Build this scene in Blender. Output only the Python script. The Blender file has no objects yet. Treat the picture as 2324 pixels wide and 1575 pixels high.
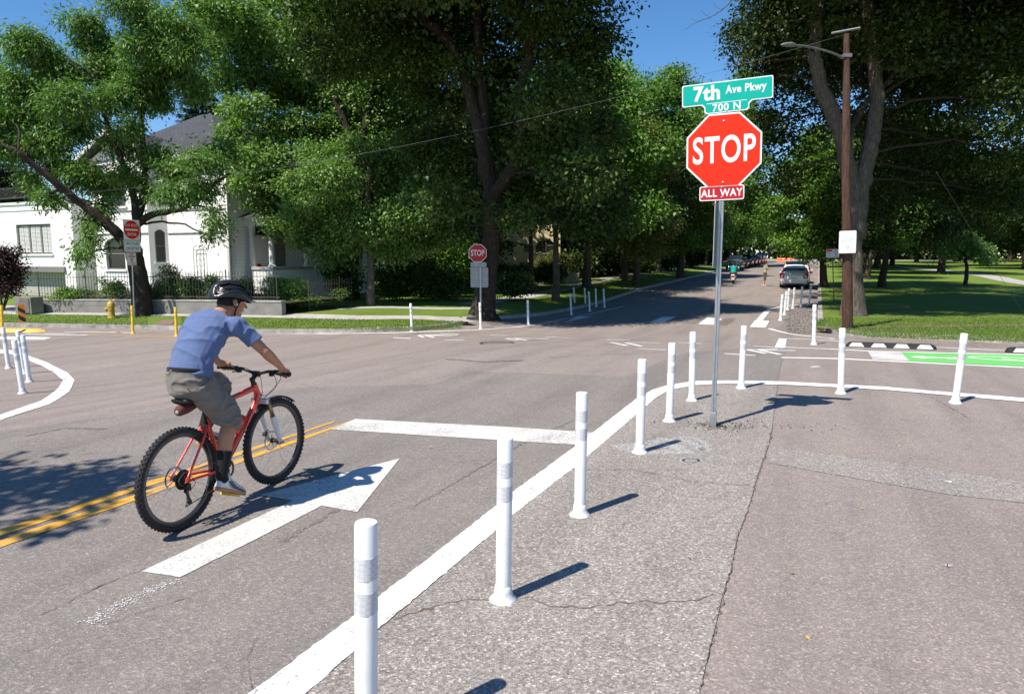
import bpy, bmesh, math, random
import numpy as np
from mathutils import Vector, Matrix, noise
rad = math.radians
SC = bpy.context.scene
COL = SC.collection
# ---------------------------------------------------------------- camera
CH, PITCH, FPX = 1.84, rad(7.28), 1549.0
cam_d = bpy.data.cameras.new("camera"); cam = bpy.data.objects.new("camera", cam_d); COL.objects.link(cam)
cam.location = (0, 0, CH); cam.rotation_euler = (math.pi/2-PITCH, 0, 0)
cam_d.sensor_width = 36; cam_d.lens = 36*FPX/2324; cam_d.clip_start = .05; cam_d.clip_end = 5000
SC.camera = cam
# ---------------------------------------------------------------- light
SUN_EL, SUN_AZ = rad(55.3), rad(228.0)          # compass style: 0 = +Y, clockwise
w = bpy.data.worlds.new("World"); SC.world = w; w.use_nodes = True
nt = w.node_tree; bg = nt.nodes['Background']
sky = nt.nodes.new('ShaderNodeTexSky'); sky.sky_type = 'NISHITA'; sky.sun_disc = False
sky.sun_elevation = SUN_EL; sky.sun_rotation = SUN_AZ; sky.altitude = 1600; sky.air_density = 1.1; sky.dust_density = .2; sky.ozone_density = 3.5
hs = nt.nodes.new('ShaderNodeHueSaturation'); hs.inputs['Saturation'].default_value = 1.22; hs.inputs['Value'].default_value = 1.38
nt.links.new(sky.outputs[0], hs.inputs['Color']); nt.links.new(hs.outputs[0], bg.inputs[0]); bg.inputs[1].default_value = .082
sd = bpy.data.lights.new("sun", 'SUN'); sd.energy = 5.0; sd.angle = rad(.53); sd.color = (1, .93, .82)
sun = bpy.data.objects.new("sun", sd); COL.objects.link(sun)
sv = Vector((math.sin(SUN_AZ)*math.cos(SUN_EL), math.cos(SUN_AZ)*math.cos(SUN_EL), math.sin(SUN_EL)))
sun.rotation_euler = sv.to_track_quat('Z', 'Y').to_euler(); sun.location = sv*60
SC.view_settings.view_transform = 'Standard'; SC.view_settings.look = 'None'; SC.view_settings.gamma = 1
SC.view_settings.exposure = .5
SC.render.engine = 'CYCLES'
cy = SC.cycles; cy.max_bounces = 6; cy.diffuse_bounces = 3; cy.glossy_bounces = 2; cy.transmission_bounces = 4; cy.transparent_max_bounces = 6
cy.caustics_reflective = False; cy.caustics_refractive = False
cy.use_denoising = True
try: cy.denoiser = 'OPENIMAGEDENOISE'
except Exception: pass

# ---------------------------------------------------------------- terrain and picking
def ss(a, b, x):
    t = min(1, max(0, (x-a)/(b-a))); return t*t*(3-2*t)
def zt(x, y):
    A = .54-.27*ss(2, 9, x)
    y0 = 4+8*ss(-8, 0, x)
    z = -A*ss(y0, y0+11, y)
    if y > 30: z += .0155*(y-30)*ss(30, 46, y)*1.1 if y < 160 else .0155*130*1.1+(y-160)*.002
    return z
def ray(u, v):
    a = (u-1162)/FPX; b = (787.5-v)/FPX
    return Vector((a, math.cos(PITCH)+b*math.sin(PITCH), -math.sin(PITCH)+b*math.cos(PITCH)))
def G(u, v, h=0):                      # point of the terrain seen at (u, v)
    d = ray(u, v); y = 2.0; o = Vector((0, 0, CH))
    prev = 1.5
    while y < 400:
        p = o+d*(y/d.y)
        if p.z <= zt(p.x, p.y)+h:
            lo, hi = prev, y
            for _ in range(24):
                m = (lo+hi)/2; p = o+d*(m/d.y)
                if p.z <= zt(p.x, p.y)+h: hi = m
                else: lo = m
            p = o+d*(hi/d.y); return Vector((p.x, p.y, zt(p.x, p.y)+h))
        prev = y; y *= 1.03
    p = o+d*(160/d.y); return Vector((p.x, p.y, zt(p.x, p.y)+h))
def W(u, v, y):                        # point at forward distance y
    d = ray(u, v); return Vector((0, 0, CH))+d*(y/d.y)
def plane_pt(u, v, P, n):
    d = ray(u, v); o = Vector((0, 0, CH)); return o+d*((P-o).dot(n)/d.dot(n))
AZ = rad(24)
AD = Vector((math.sin(AZ), math.cos(AZ), 0))      # along the avenue
RD = Vector((math.cos(AZ), -math.sin(AZ), 0))     # to its right

# ---------------------------------------------------------------- materials
MATS = {}
class NT:
    def __init__(s, name):
        s.m = bpy.data.materials.new(name); s.m.use_nodes = True; s.t = s.m.node_tree; s.b = s.t.nodes['Principled BSDF']; s.out = s.t.nodes['Material Output']
    def n(s, typ, **k):
        x = s.t.nodes.new(typ)
        for a, v in k.items():
            if a in x.inputs: x.inputs[a].default_value = v
            else: setattr(x, a, v)
        return x
    def l(s, a, b): s.t.links.new(a, b)
    def coord(s, kind='Object', scale=(1, 1, 1)):
        c = s.n('ShaderNodeTexCoord'); mp = s.n('ShaderNodeMapping'); s.l(c.outputs[kind], mp.inputs[0]); mp.inputs['Scale'].default_value = scale; return mp.outputs[0]
    def rot(s, scale):
        c = s.n('ShaderNodeTexCoord'); mp = s.n('ShaderNodeMapping', vector_type='TEXTURE'); s.l(c.outputs['Object'], mp.inputs[0]); mp.inputs['Rotation'].default_value = (0, 0, rad(-24)); mp.inputs['Scale'].default_value = (1/scale[0], 1/scale[1], 1); return mp.outputs[0]
    def noise(s, vec, scale, detail=4, rough=.55):
        x = s.n('ShaderNodeTexNoise'); s.l(vec, x.inputs['Vector']); x.inputs['Scale'].default_value = scale; x.inputs['Detail'].default_value = detail; x.inputs['Roughness'].default_value = rough; return x.outputs['Fac']
    def ramp(s, fac, stops):
        r = s.n('ShaderNodeValToRGB'); s.l(fac, r.inputs[0]); e = r.color_ramp.elements
        while len(e) > 1: e.remove(e[0])
        e[0].position = stops[0][0]; e[0].color = c4(stops[0][1])
        for p, c in stops[1:]:
            q = e.new(p); q.color = c4(c)
        return r.outputs[0]
    def mix(s, fac, a, b, mode='MIX'):
        x = s.n('ShaderNodeMix', data_type='RGBA', blend_type=mode)
        for inp, v in ((x.inputs[0], fac), (x.inputs[6], a), (x.inputs[7], b)):
            if hasattr(v, 'links'): s.l(v, inp)
            else: inp.default_value = c4(v) if isinstance(v, (tuple, list)) else v
        return x.outputs[2]
    def math(s, op, a, b=0):
        x = s.n('ShaderNodeMath', operation=op)
        for inp, v in ((x.inputs[0], a), (x.inputs[1], b)):
            if hasattr(v, 'links'): s.l(v, inp)
            else: inp.default_value = v
        return x.outputs[0]
    def bump(s, h, strength=.4, dist=.01):
        x = s.n('ShaderNodeBump'); s.l(h, x.inputs['Height']); x.inputs['Strength'].default_value = strength; x.inputs['Distance'].default_value = dist; s.l(x.outputs[0], s.b.inputs['Normal'])
    def base(s, c):
        if hasattr(c, 'links'): s.l(c, s.b.inputs['Base Color'])
        else: s.b.inputs['Base Color'].default_value = c4(c)
def c4(c):
    if isinstance(c, (int, float)): return (c, c, c, 1)
    return tuple(c) if len(c) == 4 else (*c, 1)
def mat(name, col, rough=.6, metal=0, var=.12, scale=8, spec=.4, coat=0, bump=0, bscale=60):
    if name in MATS: return MATS[name]
    n = NT(name); v = n.coord()
    f = n.noise(v, scale, 5)
    lo = tuple(x*(1-var) for x in col); hi = tuple(min(1, x*(1+var)) for x in col)
    n.base(n.ramp(f, [(.3, lo), (.7, hi)]))
    n.b.inputs['Roughness'].default_value = rough; n.b.inputs['Metallic'].default_value = metal; n.b.inputs['Specular IOR Level'].default_value = spec; n.b.inputs['Coat Weight'].default_value = coat
    if bump: n.bump(n.noise(v, bscale, 4), bump, .01)
    MATS[name] = n.m; return n.m
def mat_asphalt(name, c, warm, agg=.5):
    n = NT(name); v = n.coord()
    vo = n.n('ShaderNodeTexVoronoi', Scale=95.0); n.l(v, vo.inputs['Vector'])
    sep = n.n('ShaderNodeSeparateColor'); n.l(vo.outputs['Color'], sep.inputs[0])
    st = n.ramp(sep.outputs[0], [(0, .40), (.45, .82), (.8, 1.15), (.93, 1.5), (1, 2.3)])
    big = n.ramp(n.noise(v, .35, 5, .6), [(.3, (c[0]*.88, c[1]*.88, c[2]*.89)), (.7, (c[0]*1.1, c[1]*1.09, c[2]*1.08))])
    trk = n.noise(n.rot((.55, .045, 1)), 3.2, 3)                      # polished wheel tracks along the lanes
    wc = n.mix(n.noise(v, .8, 4), big, warm); wc = n.mix(1.0, wc, n.ramp(trk, [(.30, .84), (.5, 1.0), (.7, 1.08)]), 'MULTIPLY')
    wc = n.mix(n.ramp(n.noise(v, 5.5, 6, .7), [(.66, 0), (.80, .5)]), wc, (.30, .225, .17)); wc = n.mix(n.ramp(n.noise(v, 3.1, 3, .5), [(.70, 0), (.78, .55)]), wc, (.13, .115, .105))
    stn = n.ramp(n.noise(v, 1.9, 9, .78), [(.27, .70), (.42, .97), (.60, 1.02), (.78, 1.13)])
    fine = n.ramp(n.noise(v, 260, 2), [(.3, .72), (.7, 1.25)])
    x = n.mix(1.0, wc, stn, 'MULTIPLY'); x = n.mix(agg, x, n.mix(1.0, x, st, 'MULTIPLY')); x = n.mix(.6, x, n.mix(1, x, fine, 'MULTIPLY'))
    n.base(x); n.b.inputs['Roughness'].default_value = .85; n.b.inputs['Specular IOR Level'].default_value = .25
    h = n.math('ADD', vo.outputs['Distance'], n.math('MULTIPLY', n.noise(v, 40, 6), .8)); n.bump(h, .55, .006)
    MATS[name] = n.m; return n.m
def mat_paint(name, c, wear=.35):
    n = NT(name); v = n.coord()
    w1 = n.noise(v, 1.2, 3); w2 = n.noise(v, 55, 4, .7)
    f = n.math('ADD', n.math('MULTIPLY', w1, .45), n.math('MULTIPLY', w2, .75))
    k = n.ramp(f, [(.72-.1*wear, 0), (.86-.14*wear, 1)])
    x = n.mix(k, c, (.24, .225, .215)); x = n.mix(n.ramp(n.noise(v, 3, 6), [(.4, 0), (.75, .22)]), x, (.33, .31, .29))
    n.base(x); n.b.inputs['Roughness'].default_value = .7; n.bump(n.noise(v, 150, 3), .3, .004)
    MATS[name] = n.m; return n.m
def mat_grass(name, a, b):
    n = NT(name); v = n.coord()
    x = n.mix(n.ramp(n.noise(v, .5, 6, .65), [(.35, 0), (.65, 1)]), a, b)
    x = n.mix(n.ramp(n.noise(v, 18, 6, .8), [(.3, 0), (.7, .75)]), x, tuple(q*.5 for q in a))
    x = n.mix(n.ramp(n.noise(v, 1.7, 4), [(.50, 0), (.72, .6)]), x, (.17, .165, .06))
    n.base(x); n.b.inputs['Roughness'].default_value = .8; n.b.inputs['Specular IOR Level'].default_value = .2
    n.bump(n.noise(v, 70, 6, .8), 1.0, .04)
    MATS[name] = n.m; return n.m
def mat_leaf(name, dark, light, tip=None, transl=.28):
    n = NT(name)
    g = n.n('ShaderNodeNewGeometry')
    c = n.ramp(g.outputs['Random Per Island'], [(0, dark), (.6, tuple((p+q)/2 for p, q in zip(dark, light))), (.93, light), (1, tip or light)])
    v = n.coord(); c = n.mix(n.ramp(n.noise(v, .6, 3), [(.35, 0), (.65, .45)]), c, tuple(q*.8 for q in light))
    n.base(c); n.b.inputs['Roughness'].default_value = .52; n.b.inputs['Specular IOR Level'].default_value = .35
    t = n.n('ShaderNodeBsdfTranslucent'); ct = n.mix(1.0, c, (1.3, 1.7, .6, 1), 'MULTIPLY'); n.l(ct, t.inputs[0])
    ms = n.n('ShaderNodeMixShader'); ms.inputs[0].default_value = transl; n.l(n.b.outputs[0], ms.inputs[1]); n.l(t.outputs[0], ms.inputs[2]); n.l(ms.outputs[0], n.out.inputs[0])
    MATS[name] = n.m; return n.m
def mat_bark(name, a, b, sc=1.0):
    n = NT(name); v = n.coord('Object', (7*sc, 7*sc, 1.1*sc))
    f = n.noise(v, 3.2, 8, .7)
    n.base(n.ramp(f, [(.3, a), (.5, tuple((p+q)/2 for p, q in zip(a, b))), (.68, b)])); n.b.inputs['Roughness'].default_value = .9; n.b.inputs['Specular IOR Level'].default_value = .15
    n.bump(f, 1.0, .06); MATS[name] = n.m; return n.m
def mat_brick_white(name, c):
    n = NT(name); v = n.coord('Object')
    br = n.n('ShaderNodeTexBrick', Scale=1.0); mp = n.n('ShaderNodeMapping'); n.l(v, mp.inputs[0]); mp.inputs['Rotation'].default_value = (math.pi/2, 0, 0); n.l(mp.outputs[0], br.inputs['Vector'])
    br.inputs['Brick Width'].default_value = .23; br.inputs['Row Height'].default_value = .08; br.inputs['Mortar Size'].default_value = .008
    br.inputs['Color1'].default_value = c4(c); br.inputs['Color2'].default_value = c4(tuple(q*.95 for q in c)); br.inputs['Mortar'].default_value = c4(tuple(q*.93 for q in c))
    x = n.mix(n.ramp(n.noise(v, 1.1, 7, .7), [(.5, 0), (.8, .35)]), br.outputs['Color'], (.6, .58, .53))
    n.base(x); n.b.inputs['Roughness'].default_value = .7; n.bump(br.outputs['Fac'], -.25, .004); MATS[name] = n.m; return n.m
def mat_shingle(name, c):
    n = NT(name); v = n.coord('Object')
    br = n.n('ShaderNodeTexBrick', Scale=1.0); n.l(v, br.inputs['Vector'])
    br.inputs['Brick Width'].default_value = .3; br.inputs['Row Height'].default_value = .13; br.inputs['Mortar Size'].default_value = .012
    br.inputs['Color1'].default_value = c4(c); br.inputs['Color2'].default_value = c4(tuple(q*.7 for q in c)); br.inputs['Mortar'].default_value = c4(tuple(q*.35 for q in c))
    n.base(br.outputs['Color']); n.b.inputs['Roughness'].default_value = .85; n.bump(br.outputs['Fac'], -.5, .01); MATS[name] = n.m; return n.m

def mat_post(name, c):
    n = NT(name); v = n.coord('Object', (1, 1, .45)); sp = n.n('ShaderNodeSeparateXYZ'); n.l(n.coord(), sp.inputs[0])
    low = n.ramp(sp.outputs[2], [(0.0, .75), (.10, .28), (.45, .08), (1, .04)])          # road grime splashed up from the ground
    g = n.math('MULTIPLY', n.ramp(n.noise(v, 22, 6, .7), [(.42, 0), (.66, 1)]), low)
    s2 = n.ramp(n.noise(n.coord('Object', (1, 1, 5)), 7, 4, .6), [(.66, 0), (.72, .45)])
    x = n.mix(g, c, (.33, .30, .27)); x = n.mix(s2, x, tuple(q*.55 for q in c)); n.base(x); n.b.inputs['Roughness'].default_value = .4; MATS[name] = n.m
mat_asphalt('asphalt_rose', (.272, .232, .211), (.264, .226, .206), .45)
mat_asphalt('asphalt_grey', (.220, .199, .183), (.232, .204, .187), .45)
mat_asphalt('asphalt_coarse', (.285, .258, .236), (.294, .264, .241), .75)
mat_asphalt('asphalt_scraped', (.30, .272, .25), (.29, .262, .242), .7)
mat_asphalt('asphalt_dark', (.185, .160, .146), (.195, .170, .155), .5)
mat_paint('paint_white', (.84, .84, .82), .9)
mat_paint('paint_white_grey', (.58, .575, .545), 1.0)
mat_paint('paint_yellow', (.68, .34, .018), .9)
mat_paint('paint_green', (.13, .50, .12), .3)
mat_paint('paint_ghost', (.36, .35, .33), 2.2)
mat_grass('lawn', (.155, .25, .032), (.235, .335, .06))
mat_grass('verge_soil', (.075, .075, .035), (.10, .12, .04))
mat('concrete', (.40, .375, .35), .85, var=.2, scale=3, bump=.3)
mat('kerb_concrete', (.36, .335, .31), .85, var=.35, scale=4, bump=.4)
mat('wall_concrete', (.215, .205, .19), .85, var=.2, scale=2.5, bump=.3)
mat('brick_ramp', (.21, .135, .11), .85, var=.3, scale=20)
mat('crack_dark', (.135, .098, .075), .95, var=.3)
mat_post('post_white', (.83, .835, .835))
mat_post('post_yellow', (.82, .52, .02))
mat('galvanised', (.42, .44, .46), .42, .75, var=.12, scale=14)
mat('steel_dark', (.10, .105, .11), .5, .5, var=.2)
mat('black_rubber', (.018, .018, .019), .7, var=.3, scale=30, bump=.3)
mat('sign_red', (.80, .030, .010), .55, var=.05, spec=.15)
mat('sign_deep_red', (.45, .012, .02), .35, var=.05)
mat('sign_white', (.80, .80, .80), .35, var=.04)
mat('sign_teal', (.0, .39, .30), .35, var=.04)
mat('sign_back', (.33, .34, .34), .5, .4, var=.12)
mat('sign_black', (.02, .02, .02), .5)
mat('sign_orange', (.75, .26, .02), .4)
mat('barrier_orange', (.85, .16, .03), .5)
mat('trim_white', (.74, .73, .71), .5, var=.05)
mat('trim_grey', (.20, .19, .18), .6, var=.1)
mat('glass_dark', (.02, .022, .025), .12, var=.2, spec=.4)
mat('garage_grey', (.40, .385, .36), .7, var=.05)
mat('iron', (.085, .075, .065), .6, .4)
mat('cream_wall', (.70, .58, .36), .8, var=.08)
mat_brick_white('painted_brick', (.86, .85, .83))
mat_shingle('slate_shingle', (.06, .064, .076))
mat('weathered_metal', (.20, .205, .21), .6, .5, var=.25, scale=10)
mat_leaf('leaf_locust', (.05, .11, .022), (.18, .31, .07), (.28, .38, .11))
mat_leaf('leaf_ash', (.065, .13, .032), (.25, .38, .11), (.33, .43, .15))
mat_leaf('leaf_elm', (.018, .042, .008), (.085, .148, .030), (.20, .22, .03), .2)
mat_leaf('leaf_olive', (.09, .11, .03), (.22, .235, .075), (.28, .28, .10))
mat_leaf('leaf_bright', (.055, .13, .022), (.18, .31, .055), (.26, .36, .07))
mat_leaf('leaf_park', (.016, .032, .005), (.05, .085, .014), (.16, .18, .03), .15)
mat_leaf('leaf_conifer', (.014, .035, .018), (.035, .065, .035), None, .1)
mat_leaf('leaf_plum', (.022, .010, .014), (.06, .025, .03), None, .15)
mat_leaf('leaf_rose', (.035, .075, .02), (.11, .18, .05), (.45, .22, .28))
mat_bark('bark_brown', (.035, .026, .020), (.15, .12, .095))
mat_bark('bark_grey', (.045, .036, .029), (.21, .175, .145))
mat_bark('bark_dark', (.020, .015, .012), (.085, .065, .052))
mat_bark('pole_wood', (.045, .025, .019), (.15, .085, .062), .8)

# ---------------------------------------------------------------- object helpers
def tag(o, label=None, cat=None, group=None, kind=None):
    if label: o['label'] = label
    if cat: o['category'] = cat
    if group: o['group'] = group
    if kind: o['kind'] = kind
    return o
def link(name, me, parent=None, mats=None):
    o = bpy.data.objects.new(name, me); COL.objects.link(o)
    if parent: o.parent = parent
    if mats:
        for m in (mats if isinstance(mats, (list, tuple)) else [mats]): me.materials.append(MATS[m])
    return o
def empty(name, loc=(0, 0, 0), rz=0):
    o = bpy.data.objects.new(name, None); COL.objects.link(o); o.location = loc; o.rotation_euler = (0, 0, rz); o.empty_display_size = .1; return o
def copy_tree(o, parent=None):
    c = o.copy(); COL.objects.link(c); c.parent = parent
    for ch in list(o.children): copy_tree(ch, c)
    return c
def pymesh(name, vs, fs, mats=None, parent=None, smooth=False, mi=None):
    me = bpy.data.meshes.new(name); me.from_pydata([tuple(v) for v in vs], [], fs); me.validate()
    if smooth: me.shade_smooth()
    o = link(name, me, parent, mats)
    if mi and len(mi) == len(me.polygons): me.polygons.foreach_set('material_index', mi)
    return o
class MB:
    """collects shapes of one part"""
    def __init__(s): s.v = []; s.f = []
    def add(s, vs, fs):
        k = len(s.v); s.v += [Vector(v) for v in vs]; s.f += [[i+k for i in f] for f in fs]; return s
    def box(s, c, d, M=None):
        x, y, z = d[0]/2, d[1]/2, d[2]/2; M = M or Matrix.Identity(3)
        vs = [Vector(c)+M @ Vector(p) for p in ((-x, -y, -z), (x, -y, -z), (x, y, -z), (-x, y, -z), (-x, -y, z), (x, -y, z), (x, y, z), (-x, y, z))]
        return s.add(vs, [(0, 3, 2, 1), (4, 5, 6, 7), (0, 1, 5, 4), (1, 2, 6, 5), (2, 3, 7, 6), (3, 0, 4, 7)])
    def tube(s, pts, rs, n=10, cap=True, closed=False):
        pts = [Vector(p) for p in pts]
        if not isinstance(rs, (list, tuple)): rs = [rs]*len(pts)
        m = len(pts); prev = None; vs = []; fs = []
        for i, p in enumerate(pts):
            if closed: t = pts[(i+1) % m]-pts[i-1]
            else: t = pts[min(i+1, m-1)]-pts[max(i-1, 0)]
            if t.length < 1e-9: t = Vector((0, 0, 1))
            t.normalize()
            if prev is None:
                a = Vector((0, 0, 1)) if abs(t.z) < .9 else Vector((1, 0, 0)); prev = t.cross(a).normalized()
            prev = (prev-t*prev.dot(t)).normalized(); b = t.cross(prev)
            for k in range(n):
                an = 2*math.pi*k/n; vs.append(p+(prev*math.cos(an)+b*math.sin(an))*rs[i])
        for i in range(m if closed else m-1):
            j = (i+1) % m
            for k in range(n): fs.append((i*n+k, i*n+(k+1) % n, j*n+(k+1) % n, j*n+k))
        if cap and not closed: fs.append(tuple(reversed(range(n)))); fs.append(tuple((m-1)*n+k for k in range(n)))
        return s.add(vs, fs)
    def lathe(s, prof, n=24, c=(0, 0, 0), M=None):       # prof: (r, z)
        M = M or Matrix.Identity(3); vs = []; fs = []; c = Vector(c)
        for r, z in prof:
            for k in range(n): a = 2*math.pi*k/n; vs.append(c+M @ Vector((r*math.cos(a), r*math.sin(a), z)))
        for i in range(len(prof)-1):
            for k in range(n): fs.append((i*n+k, i*n+(k+1) % n, (i+1)*n+(k+1) % n, (i+1)*n+k))
        if prof[0][0] > 1e-4: fs.append(tuple(reversed(range(n))))
        if prof[-1][0] > 1e-4: fs.append(tuple((len(prof)-1)*n+k for k in range(n)))
        return s.add(vs, fs)
    def prism(s, poly, d0, d1, M, o):                    # poly in local (x, y), extruded along local z from d0 to d1
        n = len(poly); vs = [Vector(o)+M @ Vector((x, y, d)) for d in (d0, d1) for x, y in poly]
        return s.add(vs, [tuple(reversed(range(n))), tuple(range(n, 2*n))]+[(i, (i+1) % n, n+(i+1) % n, n+i) for i in range(n)])
    def build(s, name, m, parent=None, smooth=False, auto=None, bevel=0):
        me = bpy.data.meshes.new(name); me.from_pydata([tuple(v) for v in s.v], [], s.f)
        o = link(name, me, parent, m)
        if bevel:
            b = o.modifiers.new('bevel', 'BEVEL'); b.width = bevel; b.segments = 2; b.limit_method = 'ANGLE'
        if smooth: me.shade_smooth()
        if auto:
            bm = bmesh.new(); bm.from_mesh(me)
            for e in bm.edges:
                if len(e.link_faces) == 2 and e.calc_face_angle(0) > rad(auto): e.smooth = False
            for f in bm.faces: f.smooth = True
            bm.to_mesh(me); bm.free()
        return o
def basis(x, y=None, z=None):
    """3x3 with columns x, y, z"""
    return Matrix((x, y, z)).transposed()
def text_part(txt, size, loc, M, m, parent, sx=1.0, bold=.0, depth=.0015, align='CENTER', spacing=1.0, name='lettering'):
    cu = bpy.data.curves.new('t', 'FONT'); cu.body = txt; cu.size = size; cu.align_x = align; cu.align_y = 'CENTER'; cu.extrude = depth; cu.offset = bold; cu.space_character = spacing; cu.resolution_u = 8 if size > .15 else 3
    o = bpy.data.objects.new('t', cu); COL.objects.link(o)
    bpy.context.view_layer.update()
    me = bpy.data.meshes.new_from_object(o.evaluated_get(bpy.context.evaluated_depsgraph_get()))
    bpy.data.objects.remove(o); bpy.data.curves.remove(cu)
    for v in me.vertices: v.co = Vector(loc)+M @ Vector((v.co.x*sx, v.co.y, v.co.z))
    me.materials.clear(); me.materials.append(MATS[m])
    p = bpy.data.objects.new(name, me); COL.objects.link(p); p.parent = parent; return p
def catmull(pts, k=6):
    pts = [Vector(p) for p in pts]; out = []
    for i in range(len(pts)-1):
        p0 = pts[max(i-1, 0)]; p1 = pts[i]; p2 = pts[i+1]; p3 = pts[min(i+2, len(pts)-1)]
        for j in range(k):
            t = j/k; out.append(.5*((2*p1)+(p2-p0)*t+(2*p0-5*p1+4*p2-p3)*t*t+(3*p1-p0-3*p2+p3)*t**3))
    out.append(pts[-1]); return out
XL = sorted(set([-90, -70, -55, -45, -38, -32]+[x*1.0 for x in range(-28, 40)]+[x*.5 for x in range(-30, 8)]+[45, 50, 56, 64, 72, 82, 95]))
YL = sorted(set([-20, -10, -4]+[y*.5 for y in range(0, 76)]+[y*.25 for y in range(12, 84)]+[y*1.0 for y in range(38, 70, 2)]+[y*1.0 for y in range(70, 200, 6)]))
def sheet(name, poly, off, m, skirt=0, smooth=True, fine=True):
    """polygon (x, y) draped over the terrain, off metres above it"""
    bm = bmesh.new(); vs = [bm.verts.new((p[0], p[1], 0)) for p in poly]
    bm.faces.new(vs); bmesh.ops.triangulate(bm, faces=bm.faces[:]) if len(poly) > 4 else None
    xs = [p[0] for p in poly]; ys = [p[1] for p in poly]
    for val, ax, lo, hi in [(x, 0, min(xs), max(xs)) for x in XL]+[(y, 1, min(ys), max(ys)) for y in YL]:
        if lo < val < hi:
            n = (1, 0, 0) if ax == 0 else (0, 1, 0); co = (val, 0, 0) if ax == 0 else (0, val, 0)
            bmesh.ops.bisect_plane(bm, geom=bm.verts[:]+bm.edges[:]+bm.faces[:], plane_co=co, plane_no=n, dist=1e-5)
    for v in bm.verts: v.co.z = zt(v.co.x, v.co.y)+off
    bmesh.ops.recalc_face_normals(bm, faces=bm.faces[:])
    if sum(f.normal.z for f in bm.faces) < 0: bmesh.ops.reverse_faces(bm, faces=bm.faces[:])
    if skirt:
        ed = [e for e in bm.edges if len(e.link_faces) == 1]
        r = bmesh.ops.extrude_edge_only(bm, edges=ed)
        for v in [g for g in r['geom'] if isinstance(g, bmesh.types.BMVert)]: v.co.z -= skirt
        bmesh.ops.recalc_face_normals(bm, faces=bm.faces[:])
    me = bpy.data.meshes.new(name); bm.to_mesh(me); bm.free()
    return link(name, me, None, m)
def px(pts, h=0): return [(lambda p: (p.x, p.y))(G(u, v, h)) for u, v in pts]
def strip_poly(pts, wd):
    """thin band around a world polyline"""
    pts = [Vector((p[0], p[1])) for p in pts]; L = []; R = []
    for i, p in enumerate(pts):
        t = (pts[min(i+1, len(pts)-1)]-pts[max(i-1, 0)]).normalized(); n = Vector((-t.y, t.x))
        w_ = wd[i] if isinstance(wd, (list, tuple)) else wd
        L.append(tuple(p+n*w_/2)); R.append(tuple(p-n*w_/2))
    return L+R[::-1]
def join_sheets(name, items, m, kind='structure'):
    """several marks of one painted marking as one mesh"""
    bm = bmesh.new()
    for poly, off in items:
        o = sheet('tmp', poly, off, m); bm.from_mesh(o.data); me = o.data; bpy.data.objects.remove(o); bpy.data.meshes.remove(me)
    me = bpy.data.meshes.new(name); bm.to_mesh(me); bm.free(); o = link(name, me, None, m); return tag(o, kind=kind)
def sub(pts, k=4):
    return [tuple(p)[:2] for p in catmull([(a, b, 0) for a, b in pts], k)]
# ================================================================ ground, roads, kerbs, paint
R0 = G(1855, 731); R0 = Vector((R0.x, R0.y, 0))
_zt0 = zt
def zt(x, y):
    z = _zt0(x, y)
    dx, dy = x-R0.x, y-R0.y; s_ = dx*AD.x+dy*AD.y; r_ = dx*RD.x+dy*RD.y
    return z+.22*ss(-8.7, -4.5, s_)*ss(-10.5, -13.5, r_)+.05*ss(1, 8, r_)
def RS(r, s): p = R0+RD*r+AD*s; return (p.x, p.y)
def inset(poly, d):
    n = len(poly); area = sum(poly[i][0]*poly[(i+1) % n][1]-poly[(i+1) % n][0]*poly[i][1] for i in range(n)); sg = 1 if area > 0 else -1; out = []
    for i in range(n):
        a, b, c = Vector(poly[i-1]), Vector(poly[i]), Vector(poly[(i+1) % n])
        n1 = (b-a).normalized(); n2 = (c-b).normalized(); m = Vector((-n1.y-n2.y, n1.x+n2.x))*sg
        if m.length < 1e-6: m = Vector((-n1.y, n1.x))*sg*2
        m.normalize(); k = d/max(.35, m.dot(Vector((-n1.y, n1.x))*sg)); out.append(tuple(b+m*k))
    return out
g0 = sheet('ground', [(-2500, -60), (2500, -60), (2500, 3200), (-2500, 3200)], -.06, 'lawn'); tag(g0, kind='structure')
road = sheet('road', [(-90, -19), (94, -19), (94, 150), (60, 168), (-90, 168)], 0, 'asphalt_rose'); tag(road, kind='structure')
# grey lane patch, coarse patch inside the post line, scraped band, dark seams
tag(sheet('road_patch_grey', px([(1790, 783), (1768, 845), (1750, 985), (1718, 1085), (1672, 1225), (1640, 1350), (1590, 1560)])+[(1.35, 1.2), (-6, 1.2), (-9, 4)]+px([(0, 980), (330, 935), (640, 882), (985, 872), (1060, 842), (1420, 855), (1560, 800)]), .004, 'asphalt_grey'), kind='structure')
seam = [(1752, 975), (1745, 1010), (1718, 1085), (1697, 1160), (1672, 1225), (1660, 1290), (1640, 1350), (1622, 1430), (1604, 1500), (1588, 1575)]
core = px([(1127, 1204), (1164, 1169), (1306, 1060), (1465, 923), (1516, 888), (1577, 878), (1653, 873), (1764, 876)])
tag(sheet('road_patch_coarse', core+px(seam)+[(1.45, 1.6), (-.9, 1.6)]+px([(700, 1572)]), .008, 'asphalt_coarse'), kind='structure')
tag(sheet('road_patch_scraped', px([(1747, 1014), (1900, 1034), (2324, 1092), (2324, 1142), (2150, 1122), (1880, 1075), (1742, 1050)]), .004, 'asphalt_scraped'), kind='structure')
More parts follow.
